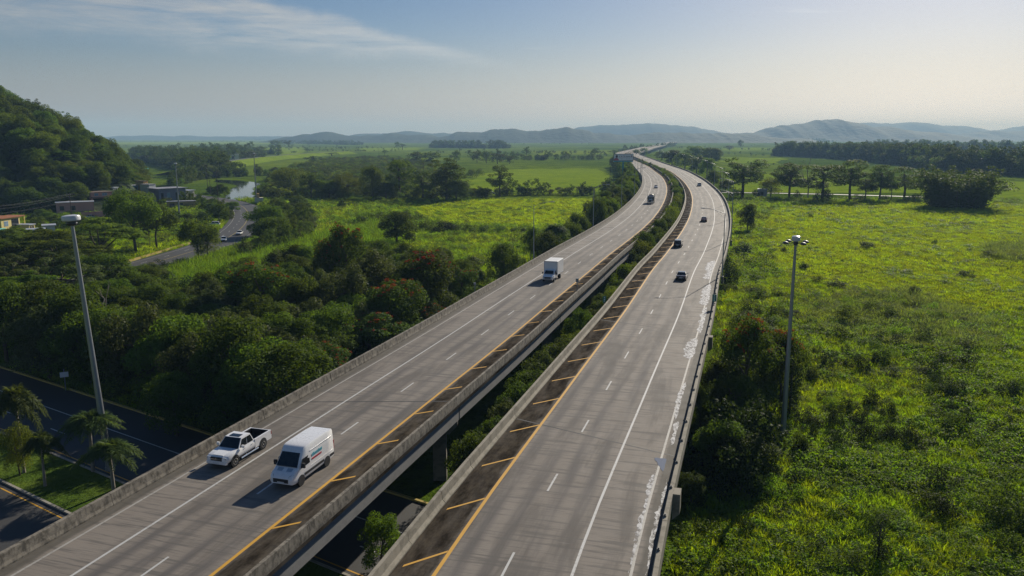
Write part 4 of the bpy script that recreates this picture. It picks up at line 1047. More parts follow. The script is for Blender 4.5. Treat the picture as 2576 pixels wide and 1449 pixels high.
def t_palm(seed, h=8.0, nf=20, fl=3.0, mat='leaf_palm', droop=1.0, plume=True):
    rng = np.random.RandomState(seed); b = MB(); lean = rng.uniform(-.3,.3,2); Q = []
    pts = [Vector((lean[0]*t*t, lean[1]*t*t, -0.4 + (h+0.4)*t)) for t in np.linspace(0, 1, 6)]
    for i in range(5): b.tube(pts[i], pts[i+1], 0.21 - 0.018*i, 0.20 - 0.018*i, 9, caps=(i == 4))
    topp = np.array(pts[-1])
    for k in range(nf):
        a = 2 * math.pi * (k + rng.uniform(-.25,.25)) / nf * 1.0 + (k % 3) * 0.7; el = rng.uniform(0.35, 1.35); L = fl * rng.uniform(0.85, 1.15)
        d = np.array([math.cos(a), math.sin(a), 0]); side = np.array([-d[1], d[0], 0]); prev = topp
        n = 26
        for j in range(1, n + 1):
            t = j / n
            q = topp + d * L * (math.cos(el) * t + 0.25*t*t) + np.array([0, 0, L * (math.sin(el) * t - droop * 0.85 * t**2.1)])
            tan = (q - prev); tan /= np.linalg.norm(tan) + 1e-9
            up_ = np.array([0, 0, 0.03]); Q.append(np.stack([prev - up_, q - up_, q + up_, prev + up_]))
            ll = fl * 0.36 * math.sin(math.pi * min(1, t * 0.92 + 0.07)) + 0.08
            for s in (-1, 1):
                for rep in range(3):
                    dv = side * s * rng.uniform(0.5, 1.0) + tan * 0.5 + np.array([0, 0, rng.uniform(-0.9, 0.35)]); dv /= np.linalg.norm(dv)
                    w = np.cross(dv, tan); w /= np.linalg.norm(w) + 1e-9; w2 = tan * 0.036
                    e = q + dv * ll * rng.uniform(0.7, 1.1); m_ = q + dv * ll * 0.45
                    Q.append(np.stack([q, m_ - w2 * 1.3, e - np.array([0,0,0.10*ll]), m_ + w2 * 1.3]))
            prev = q
    V = np.concatenate(Q)
    return tmpl(b.mesh('trunk', M['bark_pale'], True, False), quads_mesh('fronds', V, len(V)//4, M[mat]), h + fl*0.55, fl*2.1, crown_name='fronds')
def t_dead(seed, h=10.0):
    rng = np.random.RandomState(seed); b = MB()
    def grow(p, d, L, r, lev):
        q = p + d * L; b.tube(p, q, r, r*0.7, 6 if lev < 2 else 4, caps=False)
        if lev >= 4: return
        for k in range(2 if lev else 3):
            nd = d + Vector(rng.normal(size=3)) * 0.42 + Vector((0,0,0.15)); nd.normalize(); grow(q, nd, L*rng.uniform(0.55,0.85), r*0.62, lev+1)
    grow(Vector((0,0,-0.5)), Vector((rng.uniform(-.1,.1),0,1)).normalized(), h*0.36, 0.22, 0)
    return b.mesh('branches', M['bark_pale'], True, False)
def t_tuft(seed, mat, nb=34, h=0.9, sp=0.45, w=0.035, arch=0.5):
    rng = np.random.RandomState(seed)
    a = rng.rand(nb) * 2*math.pi; r = np.sqrt(rng.rand(nb)) * sp
    p = np.stack([np.cos(a)*r, np.sin(a)*r, np.full(nb, -0.05)], 1)
    d = np.stack([np.cos(a)*arch*rng.rand(nb), np.sin(a)*arch*rng.rand(nb), np.ones(nb)], 1) + rng.normal(size=(nb,3))*0.12
    H = h * rng.uniform(0.55, 1.15, nb)[:, None]
    s = np.stack([-np.sin(a + rng.normal(size=nb)), np.cos(a + rng.normal(size=nb)), np.zeros(nb)], 1) * w
    m1 = p + d * H * 0.6; out = np.stack([np.cos(a), np.sin(a), np.zeros(nb)], 1)
    tip = m1 + (d * 0.25 + out * arch * 0.55) * H
    V1 = np.stack([p - s, p + s, m1 + s*0.9, m1 - s*0.9], 1); V2 = np.stack([m1 - s*0.9, m1 + s*0.9, tip + s*0.15, tip - s*0.15], 1)
    V = np.concatenate([V1, V2]).reshape(-1, 3)
    return quads_mesh('tuft', V, len(V)//4, M[mat])
def t_weed(seed, mat, n=110, r=0.75, h=0.8, leaf=0.17):
    rng = np.random.RandomState(seed)
    C = np.stack([rng.normal(size=7)*r*0.45, rng.normal(size=7)*r*0.45, rng.uniform(0.1, h*0.75, 7)], 1)
    V = leaves(rng, C, rng.uniform(0.25, 0.5, 7)*r*1.3, n/7/(0.4*r)**2, leaf, 0.8, 0.7)
    return quads_mesh('weed', V, len(V)//4, M[mat])

T_BROAD = [t_broad(s, m) for s, m in ((1,'leaf_dark'),(2,'leaf_mid'),(3,'leaf_grey'),(4,'leaf_mid'),(5,'leaf_dark'))]
T_ROUND = [t_broad(s, m, n=44, rx=5.0, skirt=False) for s, m in ((6,'leaf_mid'),(7,'leaf_dark'))]
T_LIGHT = [t_broad(s, 'leaf_light', leaf=0.28) for s in (11, 12)]
T_FLOWER = [t_broad(s, 'leaf_dark', leaf=0.34, blossom=True, h=12.0, rx=4.2) for s in (21, 22, 23)]
T_UMB = [t_umbrella(31), t_umbrella(32, 'leaf_mid'), t_umbrella(33, 'leaf_grey')]
T_OPEN = [t_open(41, 'leaf_dark'), t_open(42, 'leaf_dark', rx=5.4, n=36), t_open(43, 'leaf_mid'), t_open(44, 'leaf_mid', rx=4.0, n=34), t_open(45, 'leaf_dark', rx=5.0, n=52)]
T_BUSH = [t_bush(s, m, per=210) for s, m in ((51,'leaf_dark'),(52,'leaf_shade'),(53,'leaf_mid'),(54,'leaf_shade'))]
T_PILLAR = [t_pillar(61, 'leaf_shade'), t_pillar(62, 'leaf_shade')]
T_BAMBOO = t_bamboo(71)
T_PALM = [t_palm(81, 5.6, 26, 3.0, 'leaf_palm', 1.25), t_palm(82, 4.6, 24, 2.6, 'leaf_palm', 1.3), t_palm(83, 6.2, 28, 3.1, 'leaf_palm', 1.2)]
T_SCRUB = [t_broad(95, 'leaf_light', leaf=0.8, per=10, n=22), t_broad(96, 'leaf_mid', leaf=0.8, per=10, n=22), t_broad(97, 'leaf_grey', leaf=0.8, per=10, n=22), t_broad(98, 'leaf_dark', leaf=0.8, per=10, n=22)]
T_FARTREE = [t_broad(91, 'leaf_dark', leaf=0.95, per=9, n=26), t_broad(92, 'leaf_mid', leaf=0.95, per=9, n=26), t_open(93, 'leaf_dark', leaf=0.95, per=12, n=24), t_broad(94, 'leaf_grey', leaf=0.95, per=9, n=26)]
_rt = random.Random(77)
PLANTS = []
def plant(name, t, loc, h, w, label, cat, group=None, rz=None, tilt=0.0):
    o = empty(name, loc, _rt.uniform(0, 6.28) if rz is None else rz, label, cat, group)
    sc = (w / t.w, w / t.w, h / t.h)
    o.scale = sc; o.rotation_euler = (_rt.uniform(-tilt, tilt), _rt.uniform(-tilt, tilt), o.rotation_euler[2])
    tk = link('culms' if t is T_BAMBOO else 'trunk' if t.cn not in ('foliage',) else 'stem', t.trunk, o); link(t.cn, t.crown, o)
    if t is T_BAMBOO: tag(tk, kind='stuff')
    if t.extra: link(t.en, t.extra, o)
    PLANTS.append((loc[0], loc[1], w))
    return o
def plant_px(name, t, x, yb, yt, wpx, label, cat='tree', group=None, z=None, **k):
    b, h = height_at(x, yb, yt); w = wpx * pxm(b) * (1.12 if cat == 'tree' else 1.0)
    if z is None: b.z = float(gz(np.array([b.x]), np.array([b.y]))[0]) - 0.05
    return plant(name, t, b, max(h, 0.8), w, label, cat, group, **k)
def zmap(ox, oy, sc): return lambda X, Y: ((ox + X * sc) * 0.70711, (oy + Y * sc) * 0.70711)

# ------------------------------------------------------------------ the row of trees along the farm lane
row = [(T_OPEN[0],1868,497,405,80,'tall wide-crowned tree at the viaduct end of the lane row'),
       (T_LIGHT[0],1938,497,452,40,'low pale round tree between two tall ones in the lane row'),
       (T_OPEN[4],1985,500,416,62,'tall dark tree just before the bare trunk in the lane row'),
       (T_OPEN[2],2068,505,420,76,'broad tree with ivy-thick foot after the bare trunk in the lane row'),
       (T_OPEN[3],2137,505,408,58,'tall tree with a raised top in the middle of the lane row'),
       (T_OPEN[1],2176,505,440,40,'slender thin-leaved tree in the middle of the lane row'),
       (T_OPEN[4],2212,505,421,50,'tall tree beside the small palm in the lane row'),
       (T_OPEN[1],2274,502,425,66,'last open tree of the lane row before the bamboo thicket')]
for t, x, yb, yt, w, lab in row: plant_px('broadleaf_tree', t, x, yb, yt - 5, w * 1.22, lab, 'tree', 'trees along the farm lane')
for x, yb, yt, w in ((1905,497,475,34),(2005,500,478,26),(2070,507,472,46),(2160,506,488,40),(2300,505,486,36),(2345,508,485,40),(1850,497,470,40),(2222,506,490,30)):
    plant_px('shrub', _rt.choice(T_BUSH), x, yb, yt, w, 'low dark shrub at the foot of the lane-side trees', 'shrub', 'shrubs along the farm lane')
dt = t_dead(5, 14.0)
b, h = height_at(2032, 503, 416); o = link('bare_tree', dt, None, b, (0,0,1), h / 11.0); tag(o, 'thin leafless tree standing in the row along the lane', 'tree')
plant_px('palm_tree', T_PALM[0], 2242, 502, 463, 42, 'small palm standing in the row along the lane', 'palm tree')
plant_px('bamboo_thicket', T_BAMBOO, 2408, 522, 428, 190, 'huge rounded bamboo thicket at the end of the lane row', 'bamboo')
# ------------------------------------------------------------------ right-hand plain, mid distance
plant_px('broadleaf_tree', T_BROAD[0], 1879, 583, 514, 42, 'small dark upright tree alone beside the right parapet', 'tree')
plant_px('shrub', T_BUSH[1], 1870, 640, 610, 64, 'wide dark thorny bush below the lone tree by the parapet', 'shrub')
for x, yb, yt, w, lab, t in ((1690,420,378,44,'first tree of the clump beyond the right parapet', 0),(1722,426,385,50,'dark round tree in the clump beyond the right parapet',1),(1752,436,392,46,'dark pointed tree of the clump behind the right parapet',2),(1778,448,398,44,'tree of the clump nearest the white minivan',1),(1795,470,430,34,'short leafy tree against the outer curve of the right parapet',0),(1750,405,368,60,'far wide tree of the clump behind the right parapet',3),(1790,410,372,50,'hazy tree at the back of the clump beyond the right parapet',0),(1825,480,452,40,'low bushy tree beside the tall street lamps',2),(1665,402,382,34,'small far tree left of the clump beyond the right parapet',1)):
    plant_px('broadleaf_tree', T_BROAD[t], x, yb, yt, w, lab, 'tree', 'clump of trees beyond the right parapet')
z8 = zmap(2300, 900, 0.793); z10 = zmap(2550, 1000, 0.483); z4 = zmap(2600, 380, 0.4831)
# big bushes and trees hard against the right parapet
plant_px('flowering_tree', T_FLOWER[0], *z8(440, 745), z8(0,290)[1], 140, 'dark tree with red flowers against the right parapet', 'tree')
plant_px('flowering_tree', T_FLOWER[2], *z8(600, 690), z8(0,360)[1], 100, 'smaller red-flowered tree on the mast side beside the right parapet', 'tree')
for X, Y, Yt, w, lab, t in ((340,1010,760,150,'rounded bush with glossy leaves beside the right parapet, below the mast',T_BROAD[1]),(200,1130,985,90,'leafy bush leaning on the right parapet bracket',T_BROAD[0]),(640,740,430,70,'vine-hung dark tree just beyond the right mast',T_PILLAR[0]),(240,820,600,70,'thin leafy bush tucked under the right parapet',T_BROAD[3]),(300,700,480,80,'dark bush in the shade of the red-flowered tree',T_BROAD[4]),(370,140,40,60,'dark bush by the right parapet near the black car',T_BUSH[1]),(345,60,-20,40,'upper dark bush by the right parapet',T_BUSH[3])):
    plant_px('leafy_bush', t, *z8(X, Y), z8(0, Yt)[1], w, lab, 'bush')
# the dark thicket that leans on the right parapet round the red-flowered tree
for k, s_ in enumerate(np.arange(CR.project((14, 72))[0], CR.project((30, 150))[0], 3.4)):
    p = CR.off(np.array(s_), 16.2 + _rt.uniform(0, 5.5)); p = CR.off(np.array(s_), 16.0 + _rt.uniform(0, 1.6)) if p[1] < 96 else p; hh = _rt.uniform(4.2, 7.4) if p[1] < 122 else _rt.uniform(2.2, 4.0)
    plant('leafy_bush', _rt.choice([T_BROAD[0], T_BROAD[4], T_BROAD[1], T_BUSH[1]]), (p[0], p[1], -0.1), hh, hh * _rt.uniform(0.95, 1.25), 'dark bush of the thicket pressed against the right parapet, ' + ('round the red-flowered tree' if p[1] < 122 else 'nearer the black sedan'), 'bush', 'thicket along the right parapet')
# vine-covered shrubs out on the plain
shr = [(740,560,500,60),(800,650,580,80),(945,560,500,55),(1060,670,560,95),(1160,630,560,55),(690,740,650,70),(1140,930,800,100),(1730,880,760,150),(1620,810,730,90),(2140,890,790,130),(870,1090,940,90),(950,990,870,80),(1050,1080,930,110),(650,1080,950,130),(1120,1200,1050,130),(1270,1170,1060,120),(1400,1210,1040,140),(610,1300,1140,90),(780,890,830,80),(1720,990,930,60),(1840,1060,970,90),(560,870,760,80),(1260,1010,900,90),(700,1180,1070,60),(960,650,600,60),(590,560,500,60),(860,590,540,60),(1450,110,70,60),(880,60,20,110),(1260,310,260,80),(300,110,70,100),(440,130,95,70),(100,80,40,90),(1660,1060,990,60),(1950,900,850,70),(1500,730,690,90),(1300,730,680,120),(480,770,640,120)]
for X, Y, Yt, w in shr:
    x, y = z10(X, Y); plant_px('shrub', T_BUSH[_rt.choice((0,1,1,3))], x, y, z10(0, Yt - 25)[1], w * 0.34 * 1.5, 'dark vine-covered shrub among the grass of the right-hand plain', 'shrub', 'vine-covered shrubs on the right-hand plain')
for X, Y, Yt, w in ((535,1210,1165,60),(1730,1265,1220,90),(290,1085,1060,40),(390,1080,1055,40),(210,1060,1035,30),(20,1230,1180,50),(590,820,800,30),(1920,1120,1085,100),(2120,1140,1110,80),(1500,1020,985,30),(1000,1050,1010,100),(190,1290,1250,90),(1340,1380,1345,90)):
    x, y = z4(X, Y); plant_px('shrub', T_BUSH[_rt.choice((0,1,1,3))], x, y, z4(0, Yt - 12)[1], w * 0.34 * 1.4, 'dark vine-covered shrub among the grass of the right-hand plain', 'shrub', 'vine-covered shrubs on the right-hand plain')
for X, Y, Yt, w, t, lab in ((1035,1400,1190,110,T_PILLAR[1],'vine-wrapped stump standing upright in the grass near the lower edge'),(575,940,850,50,T_PILLAR[0],'ivy-covered stump left of the mast foot'),(690,920,825,80,T_BUSH[1],'dark bush just right of the mast foot'),(450,1260,1180,100,T_BUSH[3],'round dark bush below the shadow of the mast')):
    x, y = z8(X, Y); plant_px('shrub', t, x, y, z8(0, Yt)[1], w * 0.56, lab, 'shrub')
# ------------------------------------------------------------------ between the carriageways
for q in np.arange(CR.project((2, 62))[0], CR.project((140, 860))[0], 5.2):
    p = CR.off(np.array(q), -6.2 + _rt.uniform(-0.9, 0.9)); 
    if 20 < cross_off(*p) < 55: continue
    hh = _rt.uniform(5.6, 9.6) + (1.2 if p[1] > 180 else 0)
    if p[1] < 90: hh = min(hh, 6.4)
    plant('leafy_tree', _rt.choice(T_BROAD + T_LIGHT[:1]), (p[0], p[1], 0), hh, _rt.uniform(4.4, 6.4), 'lush dark tree in the gap between the carriageways, ' + ('near the bridge piers' if p[1] < 115 else 'on the stretch beside the box truck' if p[1] < 190 else 'on the inside of the bend' if p[1] < 420 else 'far beyond the bend'), 'tree', 'trees in the gap between the carriageways')
plant_px('leafy_bush', T_BROAD[1], 962, 1449, 1296, 130, 'bright green bush poking up between the carriageways at the lower edge', 'bush')
# ------------------------------------------------------------------ along the outer side of the left carriageway, far bend
for q in np.arange(CL.project((0, 175))[0], CL.project((135, 900))[0], 7.0):
    p = CL.off(np.array(q), -(16.5 + _rt.uniform(0, 7)))
    k = (p[1] - 175) / 700
    if k < 0.12 and _rt.random() < 0.55: continue
    plant('roadside_tree', _rt.choice(T_BROAD), (p[0], p[1], 0), _rt.uniform(7.0, 10.5) + (3.0 if p[1] > 260 else 0), _rt.uniform(5.5, 8.5), 'dark tree lining the outer left parapet, ' + ('before the bend' if p[1] < 290 else 'round the bend beside the dark truck' if p[1] < 450 else 'beyond the bend below the billboard'), 'tree', 'trees lining the left carriageway')
plant_px('palm_tree', T_PALM[2], 1398, 668, 566, 80, 'palm beside the outer parapet left of the white box truck', 'palm tree')
plant_px('leafy_bush', T_BROAD[0], 1335, 660, 575, 46, 'dark leafy bush behind the lamp post by the box truck', 'bush')
# ------------------------------------------------------------------ red-flowering trees and the thicket beside the left carriageway
zA = zmap(700, 780, 0.4968)
for X, Y, Yt, w, t, lab in ((1080,560,60,270,T_FLOWER[0],'tallest red-flowering tree, rising above the thicket'),(960,560,190,200,T_FLOWER[1],'dark flowering tree left of the tallest one'),(1640,720,255,420,T_FLOWER[2],'wide red-flowering tree close to the left parapet'),(1900,600,360,220,T_FLOWER[0],'last red-flowering tree where the parapet bends away'),(1290,700,240,330,T_BROAD[2],'pale-leaved tree in the middle of the flowering thicket'),(490,780,350,430,T_FLOWER[1],'broad dark flowering tree on the grass side of the thicket'),(770,820,450,300,T_BROAD[1],'rounded green tree in the centre of the thicket'),(1060,820,360,330,T_BROAD[2],'glossy-leaved tree in front of the tallest flowering tree'),(1420,900,460,420,T_FLOWER[2],'low spreading flowering tree in front of the thicket'),(1240,1010,690,480,T_FLOWER[0],'flowering tree bending over the left parapet'),(1660,800,610,240,T_FLOWER[1],'small flowering tree pressed to the left parapet'),(870,1010,700,300,T_BROAD[0],'dark tree in the hollow behind the parapet'),(600,900,640,300,T_BROAD[4],'very dark tree below the broad flowering one')):
    x, y = zA(X, Y); plant_px('flowering_tree' if t.extra else 'broadleaf_tree', t, x, y, zA(0, Yt)[1], w * 0.3513, lab, 'tree', 'thicket beside the left carriageway')
for X, Y, Yt, w, t, lab in ((200,1230,700,560,T_BROAD[2],'large pale-leaved tree at the edge of the thicket, left of the parapet'),(560,1130,720,360,T_BROAD[3],'tall green tree in the front row behind the parapet'),(720,1220,860,360,T_BROAD[2],'greyish tree over the parapet, above the pickup'),(920,1200,930,330,T_FLOWER[1],'low flowering tree leaning to the parapet above the pickup'),(420,1370,960,520,T_BROAD[2],'wide dusty-green tree just behind the parapet above the pickup'),(120,1440,1010,420,T_BROAD[1],'dark tree at the corner above the cross road'),(-120,1300,760,420,T_BROAD[3],'green tree right of the tall lamp mast'),(-140,1560,1100,360,T_BROAD[4],'dark low tree beside the cross road right of the mast'),(250,1560,1250,420,T_BROAD[0],'shaded tree beside the cross road near the parapet'),(640,1400,1150,300,T_BROAD[1],'shaded bush under the parapet above the pickup')):
    x, y = zA(X, Y); plant_px('broadleaf_tree' if not t.extra else 'flowering_tree', t, x, y, zA(0, Yt)[1], w * 0.3513, lab, 'tree', 'front row behind the left parapet')
# ------------------------------------------------------------------ wood on the left, behind the mast
zB = zmap(0, 750, 0.4486)
for X, Y, Yt, w, t, lab in ((430,620,150,640,T_UMB[0],'wide flat-crowned tree in front of the parked cars'),(820,520,60,560,T_UMB[0],'light green layered tree right of the mast head'),(130,640,200,500,T_UMB[1],'flat-crowned tree below the yellow house'),(520,820,330,520,T_UMB[2],'olive flat-crowned tree left of the mast shaft'),(110,900,360,460,T_UMB[2],'brownish flat-crowned tree at the left edge'),(250,1050,500,560,T_UMB[1],'layered tree in the middle of the left wood'),(560,1130,640,480,T_UMB[2],'greyish layered tree touching the mast shaft'),(60,1230,560,460,T_BROAD[1],'dark round tree at the left edge above the cross road'),(400,1330,760,560,T_BROAD[2],'dusty tree beside the cross road left of the mast'),(800,640,340,420,T_BROAD[3],'round green tree between the mast and the side road'),(960,760,430,420,T_BUSH[3],'vine-smothered tree below the side road'),(1080,800,540,260,T_PILLAR[0],'vine-draped dark stump tree below the side road'),(1200,640,470,300,T_BUSH[1],'vine-covered mound below the side road'),(1400,690,500,360,T_BUSH[3],'vine-covered mound beside the tall grass'),(1180,720,560,260,T_BUSH[1],'rounded vine heap at the edge of the tall grass'),(1300,560,390,150,T_PILLAR[0],'dark vine-wrapped trunk beside the side road'),(930,1200,760,480,T_BROAD[3],'tree right of the mast shaft with a yellowish tint'),(1170,1020,800,300,T_LIGHT[0],'yellowish tree beside the tall grass'),(700,900,640,300,T_BROAD[0],'dark tree behind the bare branches'),(860,900,700,260,T_BROAD[4],'dark hollow tree behind the bare branches')):
    x, y = zB(X, Y); plant_px('broadleaf_tree' if t.cn == 'crown' else 'leafy_mound', t, x, y, zB(0, Yt)[1], w * 0.3172, lab, 'tree' if t.cn == 'crown' else 'bush', 'wood left of the viaduct')
for X, Y, Yt, sc in ((700,1120,900,1),(900,1060,820,1)):
    x, y = zB(X, Y); b, h = height_at(x, y, zB(0, Yt)[1]); h += 3
    o = link('bare_tree', dt, None, b, (0, 0, X), h / 11.0); tag(o, 'leafless pale branches beside the mast shaft' if X == 700 else 'leafless grey tree between the mast and the tall grass', 'tree')
z1 = zmap(0, 300, 0.44862)
for X, Y, Yt, w, t, lab in ((1080,1345,840,360,T_ROUND[0],'big dark spreading tree on the verge, taller of the verge pair'),(1246,1315,960,280,T_ROUND[1],'smaller spreading tree beside the big one on the verge'),(1580,1400,1080,270,T_ROUND[0],'tree standing in front of the side road'),(1650,1395,1150,200,T_LIGHT[1],'light leafy tree in front of the side road, by the white sedan'),(2110,1200,960,260,T_BROAD[3],'tree right of the side road by the river bridge'),(2170,1290,1060,300,T_BROAD[1],'dark tree right of the white sedan'),(1940,1390,1210,80,T_PILLAR[0],'narrow vine-clad tree right of the side road'),(1740,1100,950,130,T_BROAD[0],'small dark tree on the road island'),(1690,1010,940,130,T_BROAD[1],'bushy tree behind the road island'),(1840,1010,930,110,T_BROAD[3],'bushy tree at the bend of the side road'),(1190,1310,1060,60,T_UMB[1],'thin young tree between the verge pair')):
    x, y = z1(X, Y); plant_px('broadleaf_tree', t, x, y, z1(0, Yt)[1], w * 0.3172, lab, 'tree')
# ------------------------------------------------------------------ trees on the middle plain, left of the viaduct
z2 = zmap(900, 400, 0.4831)
for X, Y, Yt, w, t, lab in ((1430,650,345,250,T_OPEN[0],'large tall tree at the edge of the bright field'),(1080,640,350,200,T_OPEN[2],'tall round tree left of the large one by the field'),(1820,620,393,170,T_OPEN[1],'lone dark tree at the far edge of the bright field'),(1060,1000,745,250,T_BROAD[0],'dark bushy tree standing in the grass by the thicket'),(270,600,408,220,T_LIGHT[0],'light green tree beside the river'),(430,640,440,160,T_OPEN[0],'slim tree behind the utility pole by the river'),(700,640,450,200,T_LIGHT[1],'pale green tree in the grove behind the bright field'),(880,640,400,180,T_BROAD[1],'dark tree in the grove behind the bright field'),(1500,650,500,200,T_BROAD[0],'low dark tree at the foot of the large one'),(1250,650,430,190,T_OPEN[1],'dark tree between the two tall ones by the field'),(560,640,500,200,T_BROAD[3],'bushy tree in the grove nearer the river'),(980,650,520,180,T_BROAD[4],'low dark tree in the grove behind the bright field'),(1640,480,415,140,T_BUSH[2],'large rounded bush in the soft green field'),(1380,650,560,180,T_BUSH[1],'shrub at the bright field edge below the large tree'),(1680,630,550,100,T_BUSH[1],'shrub left of the lone dark tree'),(660,700,640,80,T_BUSH[1],'small dark bush before the grove'),(1130,800,715,80,T_BUSH[1],'first dark bush by the tall grass'),(1215,800,730,100,T_BUSH[3],'second dark bush by the tall grass')):
    x, y = z2(X, Y); plant_px('broadleaf_tree' if t.cn == 'crown' else 'shrub', t, x, y, z2(0, Yt)[1], w * 0.3416, lab, 'tree' if t.cn == 'crown' else 'shrub')
for X, Y, Yt, w in ((1280,880,800,160),(1400,890,800,200),(1540,890,820,160),(1680,890,830,160),(1820,890,840,130),(1950,890,845,130),(1450,880,800,120),(860,830,740,220),(950,810,740,160)):
    x, y = z2(X, Y); plant_px('hedge_bush', T_BUSH[_rt.choice((0,2,0,1))], x, y, z2(0, Yt)[1], w * 0.36, 'bushy growth along the ditch below the bright field', 'bush', 'bushes along the ditch below the bright field')
for X, Y, Yt, w in ((1200,385,290,110),(1310,390,290,130),(1500,370,280,60),(1650,370,285,70),(1720,375,285,70),(1800,380,300,90),(1890,380,320,60),(2015,340,250,60),(1460,360,310,50),(970,315,275,50),(265,275,205,70),(165,265,205,90),(60,310,250,60),(230,240,200,40),(410,240,215,35),(480,235,215,25),(1100,275,230,70),(1060,270,215,30),(580,320,295,130),(440,380,320,110),(830,370,340,90),(300,300,285,40),(400,295,265,40)):
    x, y = z2(X, Y); plant_px('solitary_tree', T_FARTREE[_rt.randrange(4)], x, y, z2(0, Yt)[1], w * 0.3416, 'hazy tree standing out on the far plain left of the viaduct', 'tree', 'trees on the far plain')
for x, yb, yt, w in ((487,412,365,26),(512,415,372,30),(560,410,378,34),(590,408,368,30),(625,405,380,30),(540,412,385,26),(660,402,385,20),(700,398,380,24),(1500,385,372,14),(1545,392,377,26),(1620,392,372,18),(1600,398,376,20),(1660,385,377,12),(1862,372,352,14),(1990,374,356,16),(2030,375,358,14),(1835,378,366,20)):
    plant_px('solitary_tree', T_FARTREE[_rt.randrange(4)], x, yb, yt, w, 'hazy tree standing out on the far plain', 'tree', 'trees on the far plain')
# ------------------------------------------------------------------ palms on the median and by the hill
zC = zmap(0, 1350, 0.4824)
for X, Y, Yt, w, t, lab in ((180,700,95,360,0,'tall palm with a yellowing frond on the median'),(335,800,440,300,1,'short palm with pale trunk on the median lawn'),(690,690,290,400,2,'palm behind the mast foot on the median'),(840,830,490,420,0,'drooping palm nearest the parapet on the median')):
    x, y = zC(X, Y); plant_px('palm_tree', T_PALM[t], x, y, zC(0, Yt - 40)[1], w * 0.3411 * 1.25, lab, 'palm tree', 'palms on the road median')
x, y = zC(150, 720); plant_px('leafy_bush', T_LIGHT[0], x, y, zC(0, 330)[1], 80, 'green broad-leaved bush between the median palms', 'bush')

# ------------------------------------------------------------------ the rest of the wood left of the viaduct: trees that close the canopy

_r2 = np.random.RandomState(12)
LUSH = [(400,695),(560,640),(700,615),(990,560),(1010,640),(800,690),(610,735),(565,790),(450,800),(395,765)]
def fill(poly_px, sp, hr, wr, ts, label, group, name='woodland_tree', cat='tree', near=0.22, side=12.0, z0=0.0):
    wpoly = [tuple(at(x, y)[:2]) for x, y in poly_px]; wl = np.array(wpoly); n = 0
    X, Y = np.meshgrid(np.arange(wl[:,0].min(), wl[:,0].max(), sp), np.arange(wl[:,1].min(), wl[:,1].max(), sp))
    X, Y = (X + _r2.uniform(-.4,.4,X.shape)*sp).ravel(), (Y + _r2.uniform(-.4,.4,Y.shape)*sp).ravel()
    kk = in_poly(X, Y, wpoly) & (CL.soff(X, Y) < -16.0) & (cross_off(X, Y) > 55.5) & (dist_side(X, Y) > side) & clear_of_houses(X, Y, 1.0)
    for x, y in zip(X[kk], Y[kk]):
        if min((math.hypot(x-a, y-b_) / max(w_, 3) for a, b_, w_ in PLANTS), default=9) < near: continue
        _d = y * CP + CAM_H * SP
        if in_poly(np.array([IW/2 + FPX*x/_d]), np.array([IH/2 - FPX*(y*SP - CAM_H*CP)/_d]), LUSH)[0]: continue
        hh, ww = _r2.uniform(*hr), _r2.uniform(*wr); d_ = y * CP + CAM_H * SP; u_, v_ = IW/2 + FPX*x/d_, IH/2 - FPX*(y*SP - CAM_H*CP)/d_
        if 315 < u_ < 700 and 560 < v_ < 800:
            lim = float(np.interp(u_, [315, 500, 560, 600, 700], [672, 655, 640, 622, 580])); b_, hm_ = height_at(u_, v_, lim)
            if hm_ < hh: hh = max(hm_, 1.6); ww = min(ww, hh * 2.4)
        plant(name, ts[_r2.randint(len(ts))], (x, y, z0 + float(hillz(x, y))), hh, ww, label, cat, group); n += 1
    return n
# a dark row along the far kerb of the cross road
for k, u in enumerate(np.arange(-128, -44, 5.5)):
    c = CRN * (57.0 + _r2.uniform(-.8, 1.5)) + CRU * u
    if CL.soff(np.array([c[0]]), np.array([c[1]]))[0] > -17: continue
    plant('broadleaf_tree', T_BROAD[_r2.choice([0, 2, 4, 1])], (c[0], c[1], 0), _r2.uniform(9.5, 12.0), _r2.uniform(8.5, 11), 'tree of the dark row overhanging the far kerb of the cross road', 'tree', 'row along the cross road')
fill([(0,690),(230,690),(330,700),(400,720),(560,800),(585,715),(700,690),(860,650),(1000,690),(1185,705),(1190,748),(1000,850),(860,935),(760,1000),(520,1105),(300,1040),(80,955),(0,935)], 5.0, (5.0, 9.0), (6.0, 8.5), T_BROAD, 'shaded broadleaf tree filling the wood left of the viaduct', 'trees filling the wood left of the viaduct')
fill([(-60,640),(-60,700),(320,700),(325,668),(240,640),(140,600),(60,605)], 6.0, (4.0, 7.5), (6.5, 9.5), T_UMB + T_LIGHT + T_BROAD[:2], 'flat-crowned tree in the wood between the yellow house and the side road', 'trees below the yellow house', side=14)
fill([(280,560),(330,600),(300,640),(420,612),(520,585),(560,560),(545,530),(470,525),(400,530),(330,540)], 7.5, (2.2, 4.5), (4.5, 7.0), T_BUSH + T_BROAD[:1], 'scrubby bush on the waste ground above the side road', 'bushes above the side road', 'shrub', 'shrub', 0.3, 10)
fill([(60,560),(140,545),(150,575),(300,560),(280,600),(120,610)], 7.0, (2.5, 5.0), (5.0, 7.5), T_BUSH + T_BROAD[1:2], 'scrubby bush round the parked cars and shacks below the hill', 'bushes below the hill', 'shrub', 'shrub', 0.45, 10)
fill([(285,500),(330,490),(410,500),(520,486),(560,480),(575,500),(500,512),(410,530),(300,530)], 8.0, (3.0, 6.5), (5.0, 8.0), T_BROAD[:2] + T_BUSH[:2], 'tree growing among the houses below the hill', 'trees among the houses', near=0.4, side=9)
